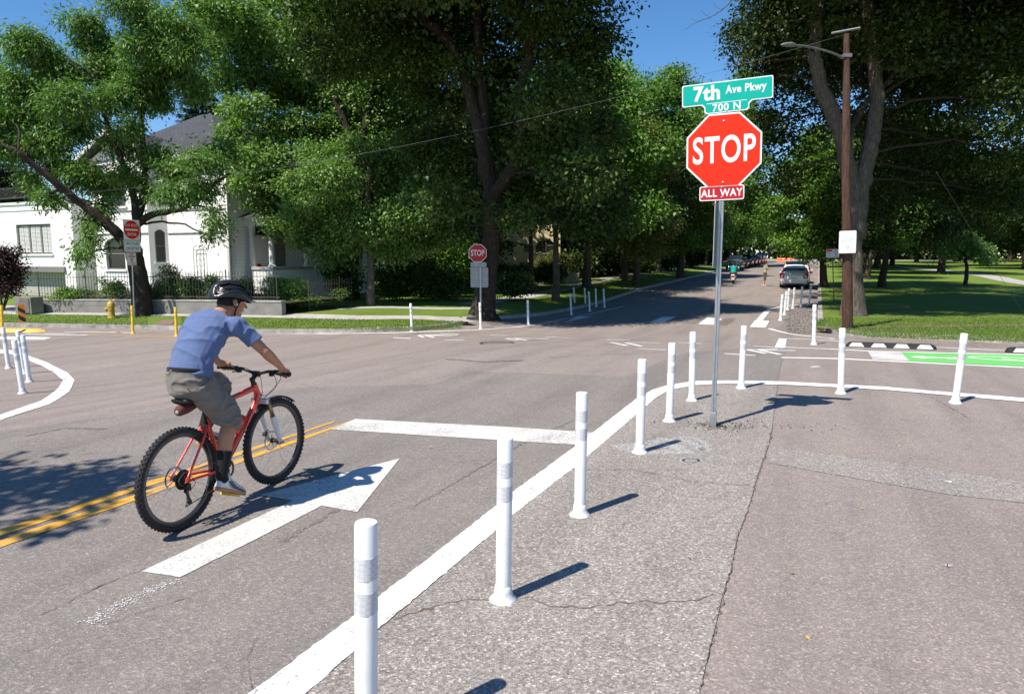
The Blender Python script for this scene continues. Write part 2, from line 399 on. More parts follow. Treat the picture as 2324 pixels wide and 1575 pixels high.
def cracks(lst, off, m, name):
    rng = random.Random(5); its = []
    for pts, wd in lst:
        P = [Vector(p) for p in px(pts)]; out = []
        for a, b in zip(P[:-1], P[1:]):
            k = max(2, int((b-a).length/.035)); n = Vector((-(b-a).y, (b-a).x)).normalized()
            for j in range(k): out.append(a.lerp(b, j/k)+n*rng.gauss(0, .008))
        out.append(P[-1]); its.append((strip_poly(out, [max(.0012, wd*.5*(rng.uniform(.1, 1.0)+(.9 if rng.random() < .12 else 0))) for _ in out]), off))
    return join_sheets(name, its, m)
cracks([([(892, 1408), (960, 1385), (1065, 1362), (1120, 1365), (1200, 1360), (1250, 1378), (1330, 1384), (1420, 1370), (1520, 1368), (1585, 1365), (1620, 1350)], .026),
        ([(1250, 1062), (1340, 1068), (1440, 1068), (1500, 1080), (1560, 1094), (1640, 1100), (1700, 1103)], .020),
        ([(1245, 1070), (1330, 1080), (1420, 1082)], .005), (seam, .012), ([(1722, 1085), (1735, 1035), (1752, 975), (1764, 880), (1775, 800)], .006),
        ([(860, 1430), (760, 1470), (690, 1500), (640, 1570)], .006), ([(575, 1575), (560, 1500), (590, 1440)], .005),
        ([(90, 1400), (150, 1370), (240, 1325), (330, 1290)], .014), ([(230, 1420), (300, 1400), (420, 1360), (470, 1340)], .012),
        ([(0, 975), (120, 948), (250, 922), (370, 900), (420, 880)], .012), ([(640, 865), (780, 900), (930, 895), (980, 870), (1100, 842), (1250, 810)], .010),
        ([(1752, 1018), (1900, 1032), (2100, 1062), (2324, 1094)], .006), ([(690, 1560), (800, 1520), (900, 1530)], .005), ([(1230, 1300), (1180, 1330)], .004),
        ([(780, 1040), (900, 1037), (1000, 1045), (1160, 1062)], .005)], .0102, 'crack_dark', 'road_cracks')
cracks([([(1900, 765+85), (1990, 865), (2120, 905), (2200, 950)], .02), ([(1250, 812), (1330, 806), (1500, 800)], .05), ([(60, 990), (150, 972), (240, 975)], .12), ([(1010, 815), (1100, 822), (1190, 818)], .16), ([(940, 1150), (1180, 1010), (1300, 955)], .05), ([(640, 1230), (830, 1120)], .10), ([(560, 850), (450, 900), (300, 930)], .04)], .0072, 'asphalt_dark', 'road_tar_marks')
# ---- painted lines
Lx = [(567, 1575), (809, 1396), (1127, 1149), (1164, 1118), (1306, 1014), (1445, 905.4), (1480, 886), (1516, 875), (1577, 866), (1653, 864.5), (1779.6, 867), (2007.7, 879), (2324, 904.5)]
Rx = [(2324, 913), (2007.7, 885.5), (1779.6, 874), (1653, 871), (1577, 875), (1516, 887), (1490, 903), (1465.5, 923), (1306, 1060), (1164, 1169), (1127, 1203.6), (858, 1430.5), (695.5, 1575)]
Lw = px(Lx); Rw = px(Rx)
ext = lambda a, b, k: (b[0]+(b[0]-a[0])*k, b[1]+(b[1]-a[1])*k)
poly = [ext(Lw[1], Lw[0], 1.2)]+Lw+[ext(Lw[-2], Lw[-1], 2)]+[ext(Rw[1], Rw[0], 2)]+Rw+[ext(Rw[-2], Rw[-1], 1.2)]
def rough(poly, amp=.0028, step=.035):
    r_ = random.Random(len(poly)); out = []
    for i in range(len(poly)):
        a, b = Vector(poly[i]), Vector(poly[(i+1) % len(poly)]); k = max(1, min(400, int((b-a).length/step))); n_ = Vector((-(b-a).y, (b-a).x)); n_ = n_.normalized() if n_.length else n_
        for j in range(k): out.append(tuple(a.lerp(b, j/k)+n_*(r_.gauss(0, amp) if j else 0)))
    return out
white = [(rough(poly), .0095)]
cur_o = px([(0, 793), (40, 797), (74, 811.5), (103.6, 821.4), (153, 846), (169, 863), (158, 888), (113, 917.6), (0, 954.6)]); cur_i = px([(0, 942), (93.7, 910), (133, 881), (143, 863), (123, 846), (94, 830), (66, 819), (35, 805), (0, 802)])
white.append(([ext(cur_o[1], cur_o[0], 1)]+cur_o+[ext(cur_o[-2], cur_o[-1], 1)]+[ext(cur_i[1], cur_i[0], 1)]+cur_i+[ext(cur_i[-2], cur_i[-1], 1)], .0045)); white[-1] = (rough(white[-1][0], .004, .06), .0075)
def line(pts, wd, off=.0045, lst=None, cr=True):
    P = [tuple(p) for p in px(pts)]
    if cr and len(P) > 2: P = sub(P, 4)
    (white if lst is None else lst).append((strip_poly(P, wd), off))
def z4(x, y): return ((1900+x/2.582)*.67421, (1050+y/2.582)*.67421)
def z7(x, y): return ((2300+x/2.026)*.67421, (700+y/2.026)*.67421)
def z6(x, y): return ((1300+x/2.905)*.67421, (700+y/2.905)*.67421)
line([(600, 757), (760, 757.5), (877, 755.6), (933, 754), (1097, 748), (1202, 739), (1295, 721.4), (1416, 694.7)], .11)
for a, b in (((70, 1270), (240, 1277)), ((1015, 1246), (1190, 1249)), ((575, 1291), (755, 1295)), ((1560, 1262), (1780, 1270)), ((2160, 1288), (2324, 1293)), ((530, 1230), (710, 1234))): line([z6(*a), z6(*b)], .10)
for a, b in (((370, 242), (570, 245)), ((645, 320), (885, 332)), ((975, 266), (1195, 277)), ((1390, 363), (1660, 380)), ((1645, 299), (1900, 314))): line([z4(*a), z4(*b)], .09)
def chev(t, a, b, cv): line([cv(*a), cv(*t)], .10); line([cv(*t), cv(*b)], .10, off=.0052)
chev((400, 267), (715, 264), (545, 294), z4); chev((530, 270), (830, 271), (670, 300), z4); chev((1580, 329), (1850, 324), (1745, 362), z4); chev((1690, 333), (2010, 338), (1880, 372), z4)
chev((312, 1246), (700, 1241), (365, 1266), z6); chev((385, 1248), (700, 1248), (470, 1268), z6); chev((1172, 1277), (1590, 1279), (1290, 1297), z6); chev((1250, 1275), (1590, 1281), (1375, 1297), z6)
line([(1723, 728), (1745.5, 703), (1772.7, 696.3), (1816, 691.6)], .22)
line([z4(1780, 146), z4(1990, 196), z4(2324, 232), z7(1000, 893)], .12)
line([z7(705, 892), z7(860, 897), z7(1060, 909)], .10)
line([z7(640, 948), z7(860, 958), z7(1060, 966), z7(1250, 977), z7(1800, 990), z7(2324, 1001)], .12, cr=False)
line([z7(668, 1021), z7(1060, 1029), z7(1290, 1041), z7(1540, 1052), z7(1850, 1068), z7(2324, 1089)], .13, cr=False)
line([z7(1725, 952), z7(2200, 973)], .10)
line([z7(870, 1085), z7(930, 1082)], .06)
white.append((px([z7(652, 891), z7(705, 893), z7(693, 955), z7(625, 950)]), .0045))
for q in (((740, 92), (860, 94), (970, 45), (855, 42)), ((1165, 107), (1300, 113), (1368, 60), (1240, 50)), ((1610, 131), (1748, 137), (1780, 80), (1655, 75)), ((0, 92), (75, 75), (240, 40), (120, 40))): white.append((px([z4(*a) for a in q]), .0045))
white.append((px([(0, 764), (116, 766), (100, 771), (0, 771)]), .0045)); line([(58, 758.7), (198, 760.8)], .12); line([(146, 753.2), (298, 755)], .10); line([(100, 757), (170, 757.6)], .08)
rw = join_sheets('road_marking_white', white, 'paint_white')
ghost = []
for q in (((870, 96), (980, 98), (1105, 48), (985, 45)), ((1330, 112), (1410, 116), (1500, 62), (1390, 60)), ((1010, 100), (1130, 104), (1230, 52), (1120, 48))): ghost.append((px([z4(*a) for a in q]), .0042))
join_sheets('road_marking_faded', ghost, 'asphalt_dark')
wg = []
wg.append((rough(px([(806, 952), (1146, 969.7), (1346, 983), (1308, 1010.8), (1146, 1001), (752, 975.8)]), .002), .0085))
T, Rb, J, A_, B_ = [Vector(p) for p in px([(907.5, 1041.8), (811, 1164), (772, 1128.7), (320.6, 1298.8), (409.4, 1312)])]
ax = (J-B_).normalized(); nn = Vector((-ax.y, ax.x)); wsh = (A_-B_).dot(nn); ctr = B_+nn*wsh/2
Tc = ctr+ax*(T-ctr).dot(ax); off_r = (Rb-ctr).dot(nn); Rl = ctr+ax*(Rb-ctr).dot(ax)-nn*off_r; Jl = J+nn*wsh
wg.append((rough([tuple(v) for v in (A_, B_, J, Jl)], .002, .03), .0085)); wg.append(([tuple(v) for v in (Rb, T, Rl)], .0092))
wg.append((px([z7(1258, 979), z7(1488, 986), z7(1541, 1045), z7(1292, 1034)]), .006))
join_sheets('road_marking_arrow', wg, 'paint_white_grey')
gp = [z7(1490, 984), z7(1800, 994), z7(2324, 1003), (2600, 806), (2600, 842), z7(2324, 1083), z7(1850, 1062), z7(1541, 1047)]
tag(sheet('road_marking_green', px(gp), .0055, 'paint_green'), kind='structure')
bl = []                                             # the bicycle symbol, lying in the green lane
B0 = Vector(px([z7(2190, 1038)])[0]); ux = Vector((RD.x, RD.y)); uy = Vector((AD.x, AD.y))
def ring(c, r, wd=.07):
    P = [c+ux*math.cos(t)*r+uy*math.sin(t)*r*.5 for t in [2*math.pi*k/26 for k in range(27)]]; bl.append((strip_poly(P, wd), .0075))
ring(B0+uy*.20, .50); ring(B0+ux*1.35+uy*.20, .50)
for a, b in (((0, .2), (.45, -.25)), ((.45, -.25), (1.1, -.25)), ((1.1, -.25), (1.35, .2)), ((.45, -.25), (.75, .2)), ((.75, .2), (1.1, -.25)), ((1.0, -.42), (1.25, -.42))): bl.append((strip_poly([B0+ux*a[0]+uy*a[1], B0+ux*b[0]+uy*b[1]], .07), .008))
c0 = [z7(1545, 1016), z7(1640, 1012), z7(1640, 1017), z7(1880, 1022), z7(1880, 1028), z7(1650, 1025), z7(1645, 1030)]
bl.append((px(c0), .0075)); line([z7(1700, 1024), z7(1890, 1036)], .06, .008, bl)
join_sheets('road_marking_bicycle', bl, 'paint_white')
yel = []
def quadline(tp, bt):
    t, b = px(tp), px(bt); yel.append((rough([ext(t[-1], t[0], .3)]+t+b[::-1]+[ext(b[-1], b[0], .3)], .0025, .05), .0085))
quadline([(0, 1204), (316, 1101), (493, 1043), (762, 955.5)], [(0, 1219), (316, 1113), (493, 1052), (757, 960)])
quadline([(0, 1228), (316, 1121), (493, 1060), (806, 952.3)], [(0, 1245), (316, 1134), (493, 1071), (752, 975.8)])
line([(198, 761), (407, 765), (600, 770)], .09, lst=yel); line([(330, 757), (407, 753)], .06, lst=yel); line([(250, 753), (300, 757), (350, 759)], .06, lst=yel)
join_sheets('road_marking_yellow', yel, 'paint_yellow')
SCUFF = []                                          # worn paint: scattered flecks, built with the small stuff below
def scuff(pts, wd, n, off=.0094):
    n = int(n*(3.6 if pts[0][1] < 1100 else 1.6))
    P = [Vector(p) for p in px(pts)]; L = [(b-a).length for a, b in zip(P[:-1], P[1:])]; T = sum(L); r_ = random.Random(int(pts[0][0]))
    for _ in range(n):
        t = r_.random()*T; i = 0
        while t > L[i] and i < len(L)-1: t -= L[i]; i += 1
        q = P[i].lerp(P[i+1], min(1, t/L[i])); d_ = (P[i+1]-P[i]).normalized(); q = q+Vector((-d_.y, d_.x))*r_.gauss(0, wd/2); SCUFF.append((q.x, q.y, zt(q.x, q.y)+off))
scuff([(200, 1418), (280, 1370), (340, 1342), (405, 1318)], .05, 170)
arc = lambda cu, cv, ru, rv, a0, a1: [(cu+ru*math.cos(a0+(a1-a0)*k/16), cv+rv*math.sin(a0+(a1-a0)*k/16)) for k in range(17)]
scuff(arc(1568, 1047, 18, 5, 0, 6.28), .022, 420); scuff(arc(1545, 1018, 52, 22, -1.6, .3), .06, 620); scuff(arc(1500, 1022, 60, 12, 2.4, 4.2), .06, 420); scuff([(1398, 1017), (1440, 1012), (1500, 1006)], .10, 420)
scuff([(1490, 998), (1560, 1004), (1596, 1024)], .05, 420); scuff([(1440, 1024), (1500, 1030), (1570, 1026)], .07, 380); scuff([(1470, 1004), (1520, 1014), (1550, 1020)], .09, 300); scuff([(2130, 1090), (2160, 1096)], .03, 60); scuff([(2150, 1283), (2156, 1288)], .02, 30)
# ---- raised corners: kerb with lawn inside
left = px([(0, 741), (150, 744), (290, 746), (385, 748)])
left = [(-88, left[0][1]+12)]+left+px([(530, 757), (700, 757.5), (800, 756), (935, 752), (1005, 746), (1056, 736), (1060, 727), (1132, 725), (1230, 717), (1300, 704), (1372, 686)])
la = left[-1]; d_ = Vector(la)-Vector(RS(0, 0)); s0 = d_.x*AD.x+d_.y*AD.y; r0 = d_.x*RD.x+d_.y*RD.y
for s_ in range(int(s0)+6, 126, 6): left.append(RS(r0+(-.0-r0-10.2)*min(1, (s_-s0)/12), s_))
left += [RS(-30, 126), (-88, 120)]
kl = sheet('kerb_left', left, .13, 'kerb_concrete', skirt=.22); tag(kl, kind='structure')
ll = sheet('lawn_left', inset(left, .17), .138, 'lawn'); tag(ll, kind='structure')
right = px([(2324, 781), (2130, 772), (1990, 766.5), (1933, 763), (1890, 758), (1866, 749), (1857, 738)])
right = [(93, right[0][1]-33)]+right+[RS(0, 1.0)]+[RS(0, s_) for s_ in range(5, 126, 5)]+[RS(12, 126), RS(60, 126), (93, 95)]
kr = sheet('kerb_right', right, .13, 'kerb_concrete', skirt=.22); tag(kr, kind='structure')
lr = sheet('lawn_right', inset(right, .17), .138, 'lawn'); tag(lr, kind='structure')
# pavements
for nm, pts, m in (('pavement_left', [(0, 707.5), (120, 709), (420, 712), (560, 714), (700, 717), (830, 720), (1000, 722.5), (1058, 724)], 'concrete'),
                   ('pavement_avenue', [(1130, 702), (1000, 700), (880, 697), (760, 700)], 'concrete')):
    P = px(pts, .15)
    if nm == 'pavement_left': P = [(-40, P[0][1]+8)]+P
    tag(sheet(nm, strip_poly(sub(P, 3), 1.1), .146, m), kind='structure')
P = [RS(-14.5, s_) for s_ in range(2, 120, 8)]; tag(sheet('path_left', strip_poly(P, 1.4), .146, 'concrete'), kind='structure')
tag(sheet('kerb_ramp', px([(350, 737), (388, 738), (396, 727), (374, 725), (360, 731)], .14), .147, 'brick_ramp'), kind='structure')
tag(sheet('path_park', strip_poly(sub(px([(2700, 690), (2324, 642), (2250, 628), (2180, 618), (2100, 611), (2020, 604), (1940, 600)], .15), 4), 1.7), .146, 'concrete'), kind='structure')
tag(sheet('pavement_right', strip_poly(px([(1858, 744), (1990, 742), (2150, 740), (2324, 738.5), (2600, 737)], .14), .85), .147, 'brick_ramp'), kind='structure')
P = [RS(2.2, s_) for s_ in range(1, 10, 2)]
tag(sheet('cross_street_far', strip_poly([RS(-60, 130), RS(-20, 130), RS(10, 130), RS(70, 130)], 9), .03, 'concrete'), kind='structure')
tag(sheet('verge_soil', px([(1758, 746), (1790, 727), (1820, 700), (1836, 693), (1852, 690), (1857, 735), (1845, 758), (1800, 757)]), .0040, 'asphalt_grey'), kind='structure')
# ================================================================ flexible posts
def make_post(col='post_white', name='delineator_post', h=.91):
    root = empty(name)
    b = MB(); r = .042
    b.lathe([(r, .05), (r, h-.012), (r-.003, h-.003), (r-.012, h), (0, h)], 28); b.build('post_body', col, root, auto=40)
    b = MB(); b.lathe([(.076, 0), (.076, .010), (.068, .018), (.054, .034), (.049, .055), (.0462, .085), (.0425, .09)], 28); b.build('post_base', col, root, auto=50)
    for z0 in (.70, .57):
        b = MB(); b.lathe([(r+.0012, z0), (r+.0012, z0+.084)], 28)
        b.build('reflective_band', 'reflective' if col == 'post_white' else 'reflective_yellow', root, auto=50)
    return root
def mat_reflective(name, c1, c2):
    n = NT(name); v = n.coord('Object'); ck = n.n('ShaderNodeTexChecker', Scale=60.0); mp = n.n('ShaderNodeMapping'); n.l(v, mp.inputs[0]); mp.inputs['Rotation'].default_value = (.6, .5, .785); n.l(mp.outputs[0], ck.inputs[0])
    n.base(n.mix(ck.outputs['Fac'], c1, c2)); n.b.inputs['Roughness'].default_value = .3; MATS[name] = n.m
mat_reflective('reflective', (.64, .645, .66), (.55, .555, .575)); mat_reflective('reflective_yellow', (.72, .50, .05), (.66, .42, .03))
WP = [  # base px, top px, label
 ((831, 1712), (831, 1170), 'nearest white flexible post, cut off by the bottom of the photo'),
 ((1142, 1362), (1147, 990), 'white flexible post second nearest, casting a long shadow beside the cracked asphalt'),
 ((1316, 1170), (1321, 889), 'white flexible post where the stop bar meets the curved white line'),
 ((1452, 1028), (1458, 815), 'white flexible post standing next to the scuffed white chalk marks'),
 ((1519, 957), (1526, 779), 'white flexible post just left of the foot of the big stop sign'),
 ((1570, 910), (1573, 754), 'white flexible post behind the stop sign foot on the bend of the white line'),
 ((1682, 882), (1689, 741), 'white flexible post first to the right of the stop sign pole'),
 ((1908, 893), (1912, 748), 'white flexible post in front of the utility pole and rubber kerb'),
 ((2168, 915), (2188, 763), 'leaning white flexible post in front of the green bike lane'),
 ((1847, 782), (1849, 687), 'white flexible post at the corner of the park lawn kerb'),
 ((1771, 727.5), (1776, 669), 'shaded white post nearest in the small cluster beside the parked hatchback'),
 ((1780, 715), (1785.5, 661), 'bright white post second in the cluster beside the parked hatchback'),
 ((1787, 703.5), (1791, 654), 'grey shaded post third in the cluster beside the parked hatchback'),
 ((1799, 700.5), (1803.5, 652), 'white post directly behind the hatchback bumper, fourth in the cluster'),
 ((1816.6, 696.5), (1821, 650), 'white post at the right end of the painted bulb behind the hatchback'),
 ((1836, 693), (1840.6, 648.5), 'white post farthest right in the cluster, on brown soil by the kerb'),
 ((935, 752), (932, 689), 'white post beside the grassy kerb nose, right of the cyclist'),
 ((1091, 746), (1089, 682.5), 'white post standing in front of the far stop sign'),
 ((1199, 737), (1197.5, 675), 'white post alone between the far stop sign and the tree shade'),
 ((1297, 715), (1294, 667), 'white post on the painted line at the edge of the street shadow'),
 ((1304.7, 693.6), (1301.7, 652.5), 'shaded post leftmost of the group on the far avenue corner'),
 ((1329, 694.7), (1326.7, 653), 'shaded post second from left on the far avenue corner'),
 ((1338.7, 707), (1336, 658.7), 'shaded post nearest of the group on the far avenue corner'),
 ((1353.4, 696.6), (1351.5, 652.5), 'shaded post second from right on the far avenue corner'),
 ((1372, 698), (1369.5, 653.5), 'shaded post rightmost of the group on the far avenue corner'),
 ((20, 836), (6, 739), 'leftmost white post inside the curved line, leaning left'),
 ((52, 893), (31, 766), 'nearest leaning white post inside the curved line on the left'),
 ((67, 867), (50, 753), 'rightmost white post inside the curved line on the left'),
 ((56, 848), (39, 746), 'white post half hidden behind two others inside the left curved line')]
def put_post(o, b, t, h=.91):
    P = G(*b); o.location = P
    up = plane_pt(t[0], t[1], P, Vector((P.x, P.y, 0)).normalized())-P      # keeps the lean seen in the photo, within the image plane
    side = Vector((P.y, -P.x, 0)).normalized(); an = math.atan2(up.dot(side), up.z)
    an = max(-.09, min(.09, an)); o.rotation_euler = Matrix.Rotation(an, 3, side.cross(Vector((0, 0, 1))) * -1).to_euler()
    return P
proto = make_post()
for i, (b, t, lab) in enumerate(WP):
    o = proto if i == 0 else copy_tree(proto); put_post(o, b, t)
    tag(o, lab, 'bollard', 'white flexible delineator posts around the crossing')
yp = make_post('post_yellow')
YP = [((302, 757), (299, 692), 'yellow flexible post in front of the do not enter sign'), ((401, 763), (398, 691), 'yellow flexible post just behind the cyclist'), ((6, 757), (3, 688), 'yellow flexible post at the left edge on the rubber island')]
for i, (b, t, lab) in enumerate(YP):
    o = yp if i == 0 else copy_tree(yp); put_post(o, b, t); tag(o, lab, 'bollard', 'yellow flexible posts along the far lane')
# ================================================================ signs
def rrect(w_, h_, r, n=5):
    out = []
    for cx, cy, a in ((w_/2-r, h_/2-r, 0), (-w_/2+r, h_/2-r, 90), (-w_/2+r, -h_/2+r, 180), (w_/2-r, -h_/2+r, 270)):
        for k in range(n+1): t = rad(a+90*k/n); out.append((cx+r*math.cos(t), cy+r*math.sin(t)))
    return out
def octo(R): return [(R/math.cos(rad(22.5))*math.cos(rad(22.5+45*k)), R/math.cos(rad(22.5))*math.sin(rad(22.5+45*k))) for k in range(8)]
def face_basis(az, roll=0):
    """sign facing back along compass azimuth az: x to the right as read, y up, z out towards the reader"""
    r = Vector((math.cos(az), -math.sin(az), 0)); u = Vector((0, 0, 1)); n = r.cross(u)
    M = basis(r, u, n)
    return M @ Matrix.Rotation(roll, 3, 'Z')
def plate(parent, name, c, M, poly, m, th=.003, border=None, inner=None, backm='sign_back'):
    b = MB(); b.prism(poly, -th/2, th/2, M, c); o = b.build(name, m, parent)
    if border:
        b = MB(); b.prism(inner, th/2-.0005, th/2+.0008, M, c); b.build('sign_field', border, o)
    b = MB(); b.prism([(x*.995, y*.995) for x, y in poly], -th/2-.001, -th/2+.0002, M, c); b.build('sign_back_face', backm, o)
    return o
def bolts(parent, c, M, ys, r=.012):
    for y in ys:
        b = MB(); b.lathe([(r, 0), (r, .004), (r*.7, .007), (0, .008)], 10, c=Vector(c)+M @ Vector((0, y, .002)), M=M); b.build('bolt', 'galvanised', parent, smooth=True)
def scribble(parent, c, M, rows, seed):
    rng = random.Random(seed); mb = MB()                # rows of lettering too small to read
    for x0, x1, y, h in rows:
        x = x0
        while x < x1:
            k = rng.choice((2, 3, 5, 6)); 
            for _ in range(k):
                w_ = h*rng.uniform(.35, .6)
                if x+w_ > x1: break
                hh = h*rng.uniform(.6, 1); mb.prism([(x, y-hh/2), (x+w_*.75, y-hh/2), (x+w_*.75, y+hh/2), (x, y+hh/2)], .0032, .0042, M, c); x += w_
            x += h*.6
    return mb.build('small_print', 'sign_black', parent)
# main stop sign
root = empty('stop_sign', G(1618, 967)); base = root.location.copy(); tag(root, 'large red STOP sign with teal street name blade on top and ALL WAY plate below', 'stop sign')
M = face_basis(AZ-rad(3))
zs = lambda u, v: W(u, v, base.y).z-base.z
ctop = zs(1650, 180)
hb = MB(); px_ = .026
def Lp(x, y, z): return M @ Vector((x, 0, 0))+Vector((0, 0, z))-M @ Vector((0, 0, 1))*y
mb = MB()                                           # perforated square tube
mb.prism([(-px_, -px_), (px_, -px_), (px_, px_), (-px_, px_)], 0, ctop-.03, basis(M @ Vector((1, 0, 0)), M @ Vector((0, 0, 1)), Vector((0, 0, 1))), (0, 0, .0))
pole = mb.build('sign_pole', 'galvanised', root, bevel=.004)
mb = MB(); z = .12
while z < ctop-.1:
    for q in (M @ Vector((0, 0, 1)), M @ Vector((1, 0, 0)), M @ Vector((-1, 0, 0)), M @ Vector((0, 0, -1))):
        a = q.cross(Vector((0, 0, 1))); mb.prism([(.0075*math.cos(t), .0075*math.sin(t)) for t in [2*math.pi*k/8 for k in range(8)]], 0, .0012, basis(a, Vector((0, 0, 1)), a.cross(Vector((0, 0, 1)))), q*px_*1.001+Vector((0, 0, z)))
    z += .0254
mb.build('hole_discs', 'steel_dark', pole)  # dark discs laid on the tube for the shade inside its holes
mb = MB(); mb.prism([(-.034, -.034), (.034, -.034), (.034, .034), (-.034, .034)], 0, .16, basis(M @ Vector((1, 0, 0)), M @ Vector((0, 0, 1)), Vector((0, 0, 1))), (0, 0, 0)); mb.build('ground_sleeve', 'galvanised', root, bevel=.003)
out = px_+.004
def on(u, v): p = W(u, v, base.y)-base; x = p.dot(M @ Vector((1, 0, 0))); return x, p.z
sx, sz = on(1644, 343); R_ = .381
c = M @ Vector((sx*.3, 0, out))+Vector((0, 0, sz)); roll = rad(1.2); Mr = M @ Matrix.Rotation(roll, 3, 'Z')
p = plate(root, 'stop_plate', c, Mr, octo(R_), 'sign_white', inner=octo(R_-.017), border='sign_red')
text_part('STOP', .385, c+Mr @ Vector((0, -.003, .0035)), Mr, 'sign_white', p, sx=.655, bold=.007, spacing=1.09)
bolts(p, c, Mr, (.30, -.33))
ax_, az_ = on(1638, 439); c = M @ Vector((0, 0, out))+Vector((0, 0, az_))
p = plate(root, 'all_way_plate', c, Mr, rrect(.457, .152, .022), 'sign_white', inner=rrect(.437, .132, .016), border='sign_deep_red')
text_part('ALL WAY', .108, c+Mr @ Vector((0, -.002, .0035)), Mr, 'sign_white', p, sx=.86, bold=.0025, spacing=1.08)
bolts(p, c, Mr, (.06, -.045), .009)
# street name blade: long plate with a tab below
bx, bz = on(1650, 213); Mr = M @ Matrix.Rotation(rad(2.0), 3, 'Z'); c = M @ Vector((.012, 0, out))+Vector((0, 0, bz+.01))
def blade(g):
    W2, T_, Bm, tabw, tabd, r = .455-g, .112-g, -.112+g, .225-g, -.205+g, .03
    P = [(W2-r*.4, T_), (-W2+r*.4, T_), (-W2, T_-r*.4), (-W2, Bm+r*.4), (-W2+r*.4, Bm), (-tabw-.03+g*0, Bm), (-tabw, Bm-.03), (-tabw, tabd+.02), (-tabw+.02, tabd), (tabw-.02, tabd), (tabw, tabd+.02), (tabw, Bm-.03), (tabw+.03, Bm), (W2-r*.4, Bm), (W2, Bm+r*.4), (W2, T_-r*.4)]
    return P
p = plate(root, 'street_name_plate', c, Mr, blade(0), 'sign_white', inner=blade(.010), border='sign_teal')
q = lambda x, y: c+Mr @ Vector((x, y, .0035))
text_part('7th', .205, q(-.20, .0), Mr, 'sign_white', p, sx=.98, bold=.007, spacing=1.05)
text_part('Ave Pkwy', .112, q(.19, .015), Mr, 'sign_white', p, sx=.84, bold=.0025, spacing=1.06)
text_part('700 N', .105, q(.0, -.155), Mr, 'sign_white', p, sx=1.0, bold=.0025, spacing=1.1)
mb = MB(); mb.prism([(-.2, -.105), (.2, -.105), (.2, -.099), (-.2, -.099)], .0015, .0028, Mr, c); mb.build('underline', 'sign_white', p)
bolts(p, c, Mr, (.09, -.19), .007)
# the plate seen edge on, facing the side street
Ms = face_basis(AZ+rad(90)); c = M @ Vector((-.045, 0, 0))+Vector((0, 0, (on(1622, 458)[1]+on(1622, 608)[1])/2-.0))
hh = on(1622, 458)[1]-on(1622, 608)[1]
pl = plate(root, 'side_plate', c, Ms, rrect(.305, hh, .03), 'sign_white', backm='sign_back')
# far stop sign
b2 = G(1091, 738); b2.y += 3.5; b2 = G(1091, 728); root = empty('stop_sign', b2); tag(root, 'distant STOP sign on a pole in front of the big elm, grey sign back below', 'stop sign')
M2 = face_basis(rad(-2)); on2 = lambda u, v: W(u, v, b2.y)-b2
k2 = b2.y/1549
mb = MB(); mb.prism([(-.028, -.02), (.028, -.02), (.028, .02), (-.028, .02)], 0, on2(1084, 558).z, basis(M2 @ Vector((1, 0, 0)), M2 @ Vector((0, 0, 1)), Vector((0, 0, 1))), (0, 0, 0)); mb.build('sign_pole', 'galvanised', root)
p_ = on2(1084, 575); c = p_+M2 @ Vector((0, 0, .03)); R2 = 20.5*k2*.98
p = plate(root, 'stop_plate', c, M2, octo(R2), 'sign_white', inner=octo(R2*.94), border='sign_deep_red'); text_part('STOP', R2*.92, c+M2 @ Vector((0, 0, .004)), M2, 'sign_white', p, sx=.66, bold=R2*.012, spacing=1.05)
p_ = on2(1086, 601); plate(root, 'small_plate', p_+M2 @ Vector((0, 0, .03)), M2, rrect(36*k2, 11*k2, 2*k2), 'sign_back')
p_ = on2(1088, 630); p = plate(root, 'square_plate', p_+M2 @ Vector((0, 0, -.03)), M2, rrect(40*k2, 45*k2, 3*k2), 'sign_back'); 
# do not enter
b3 = G(305, 722, .13); root = empty('do_not_enter_sign', b3); tag(root, 'DO NOT ENTER and BICYCLES EXCEPTED signs stacked on one pole by the locust', 'road sign')
v0 = Vector((0, 0, 0)); M3 = face_basis(rad(-70)); on3 = lambda u, v: W(u, v, b3.y)-b3; k3 = b3.y/1549
mb = MB(); tp = on3(297, 503); mb.tube([v0, Vector((tp.x*.5, 0, tp.z*.5)), Vector((tp.x*.9, 0, tp.z))], .026, 8); mb.build('sign_pole', 'galvanised', root)
p_ = on3(297, 522); c = p_+M3 @ Vector((0, 0, .04)); s3 = 43*k3
p = plate(root, 'enter_plate', c, M3, rrect(s3, s3*1.04, .03), 'sign_white')
mb = MB(); mb.prism([(s3*.475*math.cos(t), s3*.475*math.sin(t)) for t in [2*math.pi*k/32 for k in range(32)]], .0012, .003, M3, c); mb.build('red_disc', 'sign_red', p)
mb = MB(); mb.prism([(-s3*.38, -.035), (s3*.38, -.035), (s3*.38, .035), (-s3*.38, .035)], .003, .0045, M3, c); mb.build('white_bar', 'sign_white', p)
text_part('DO NOT', s3*.20, c+M3 @ Vector((0, s3*.22, .004)), M3, 'sign_white', p, sx=.85, bold=.001, spacing=1.1); text_part('ENTER', s3*.20, c+M3 @ Vector((0, -s3*.24, .004)), M3, 'sign_white', p, sx=.85, bold=.002, spacing=1.1)
p_ = on3(299, 559); c = p_+M3 @ Vector((0, 0, .04)); p = plate(root, 'bicycles_plate', c, M3, rrect(s3*1.0, s3*.62, .03), 'sign_white', inner=rrect(s3*.95, s3*.57, .025), border='sign_black')
mb = MB(); mb.prism(rrect(s3*.92, s3*.54, .022), .0015, .0032, M3, c); mb.build('sign_panel', 'sign_white', p)
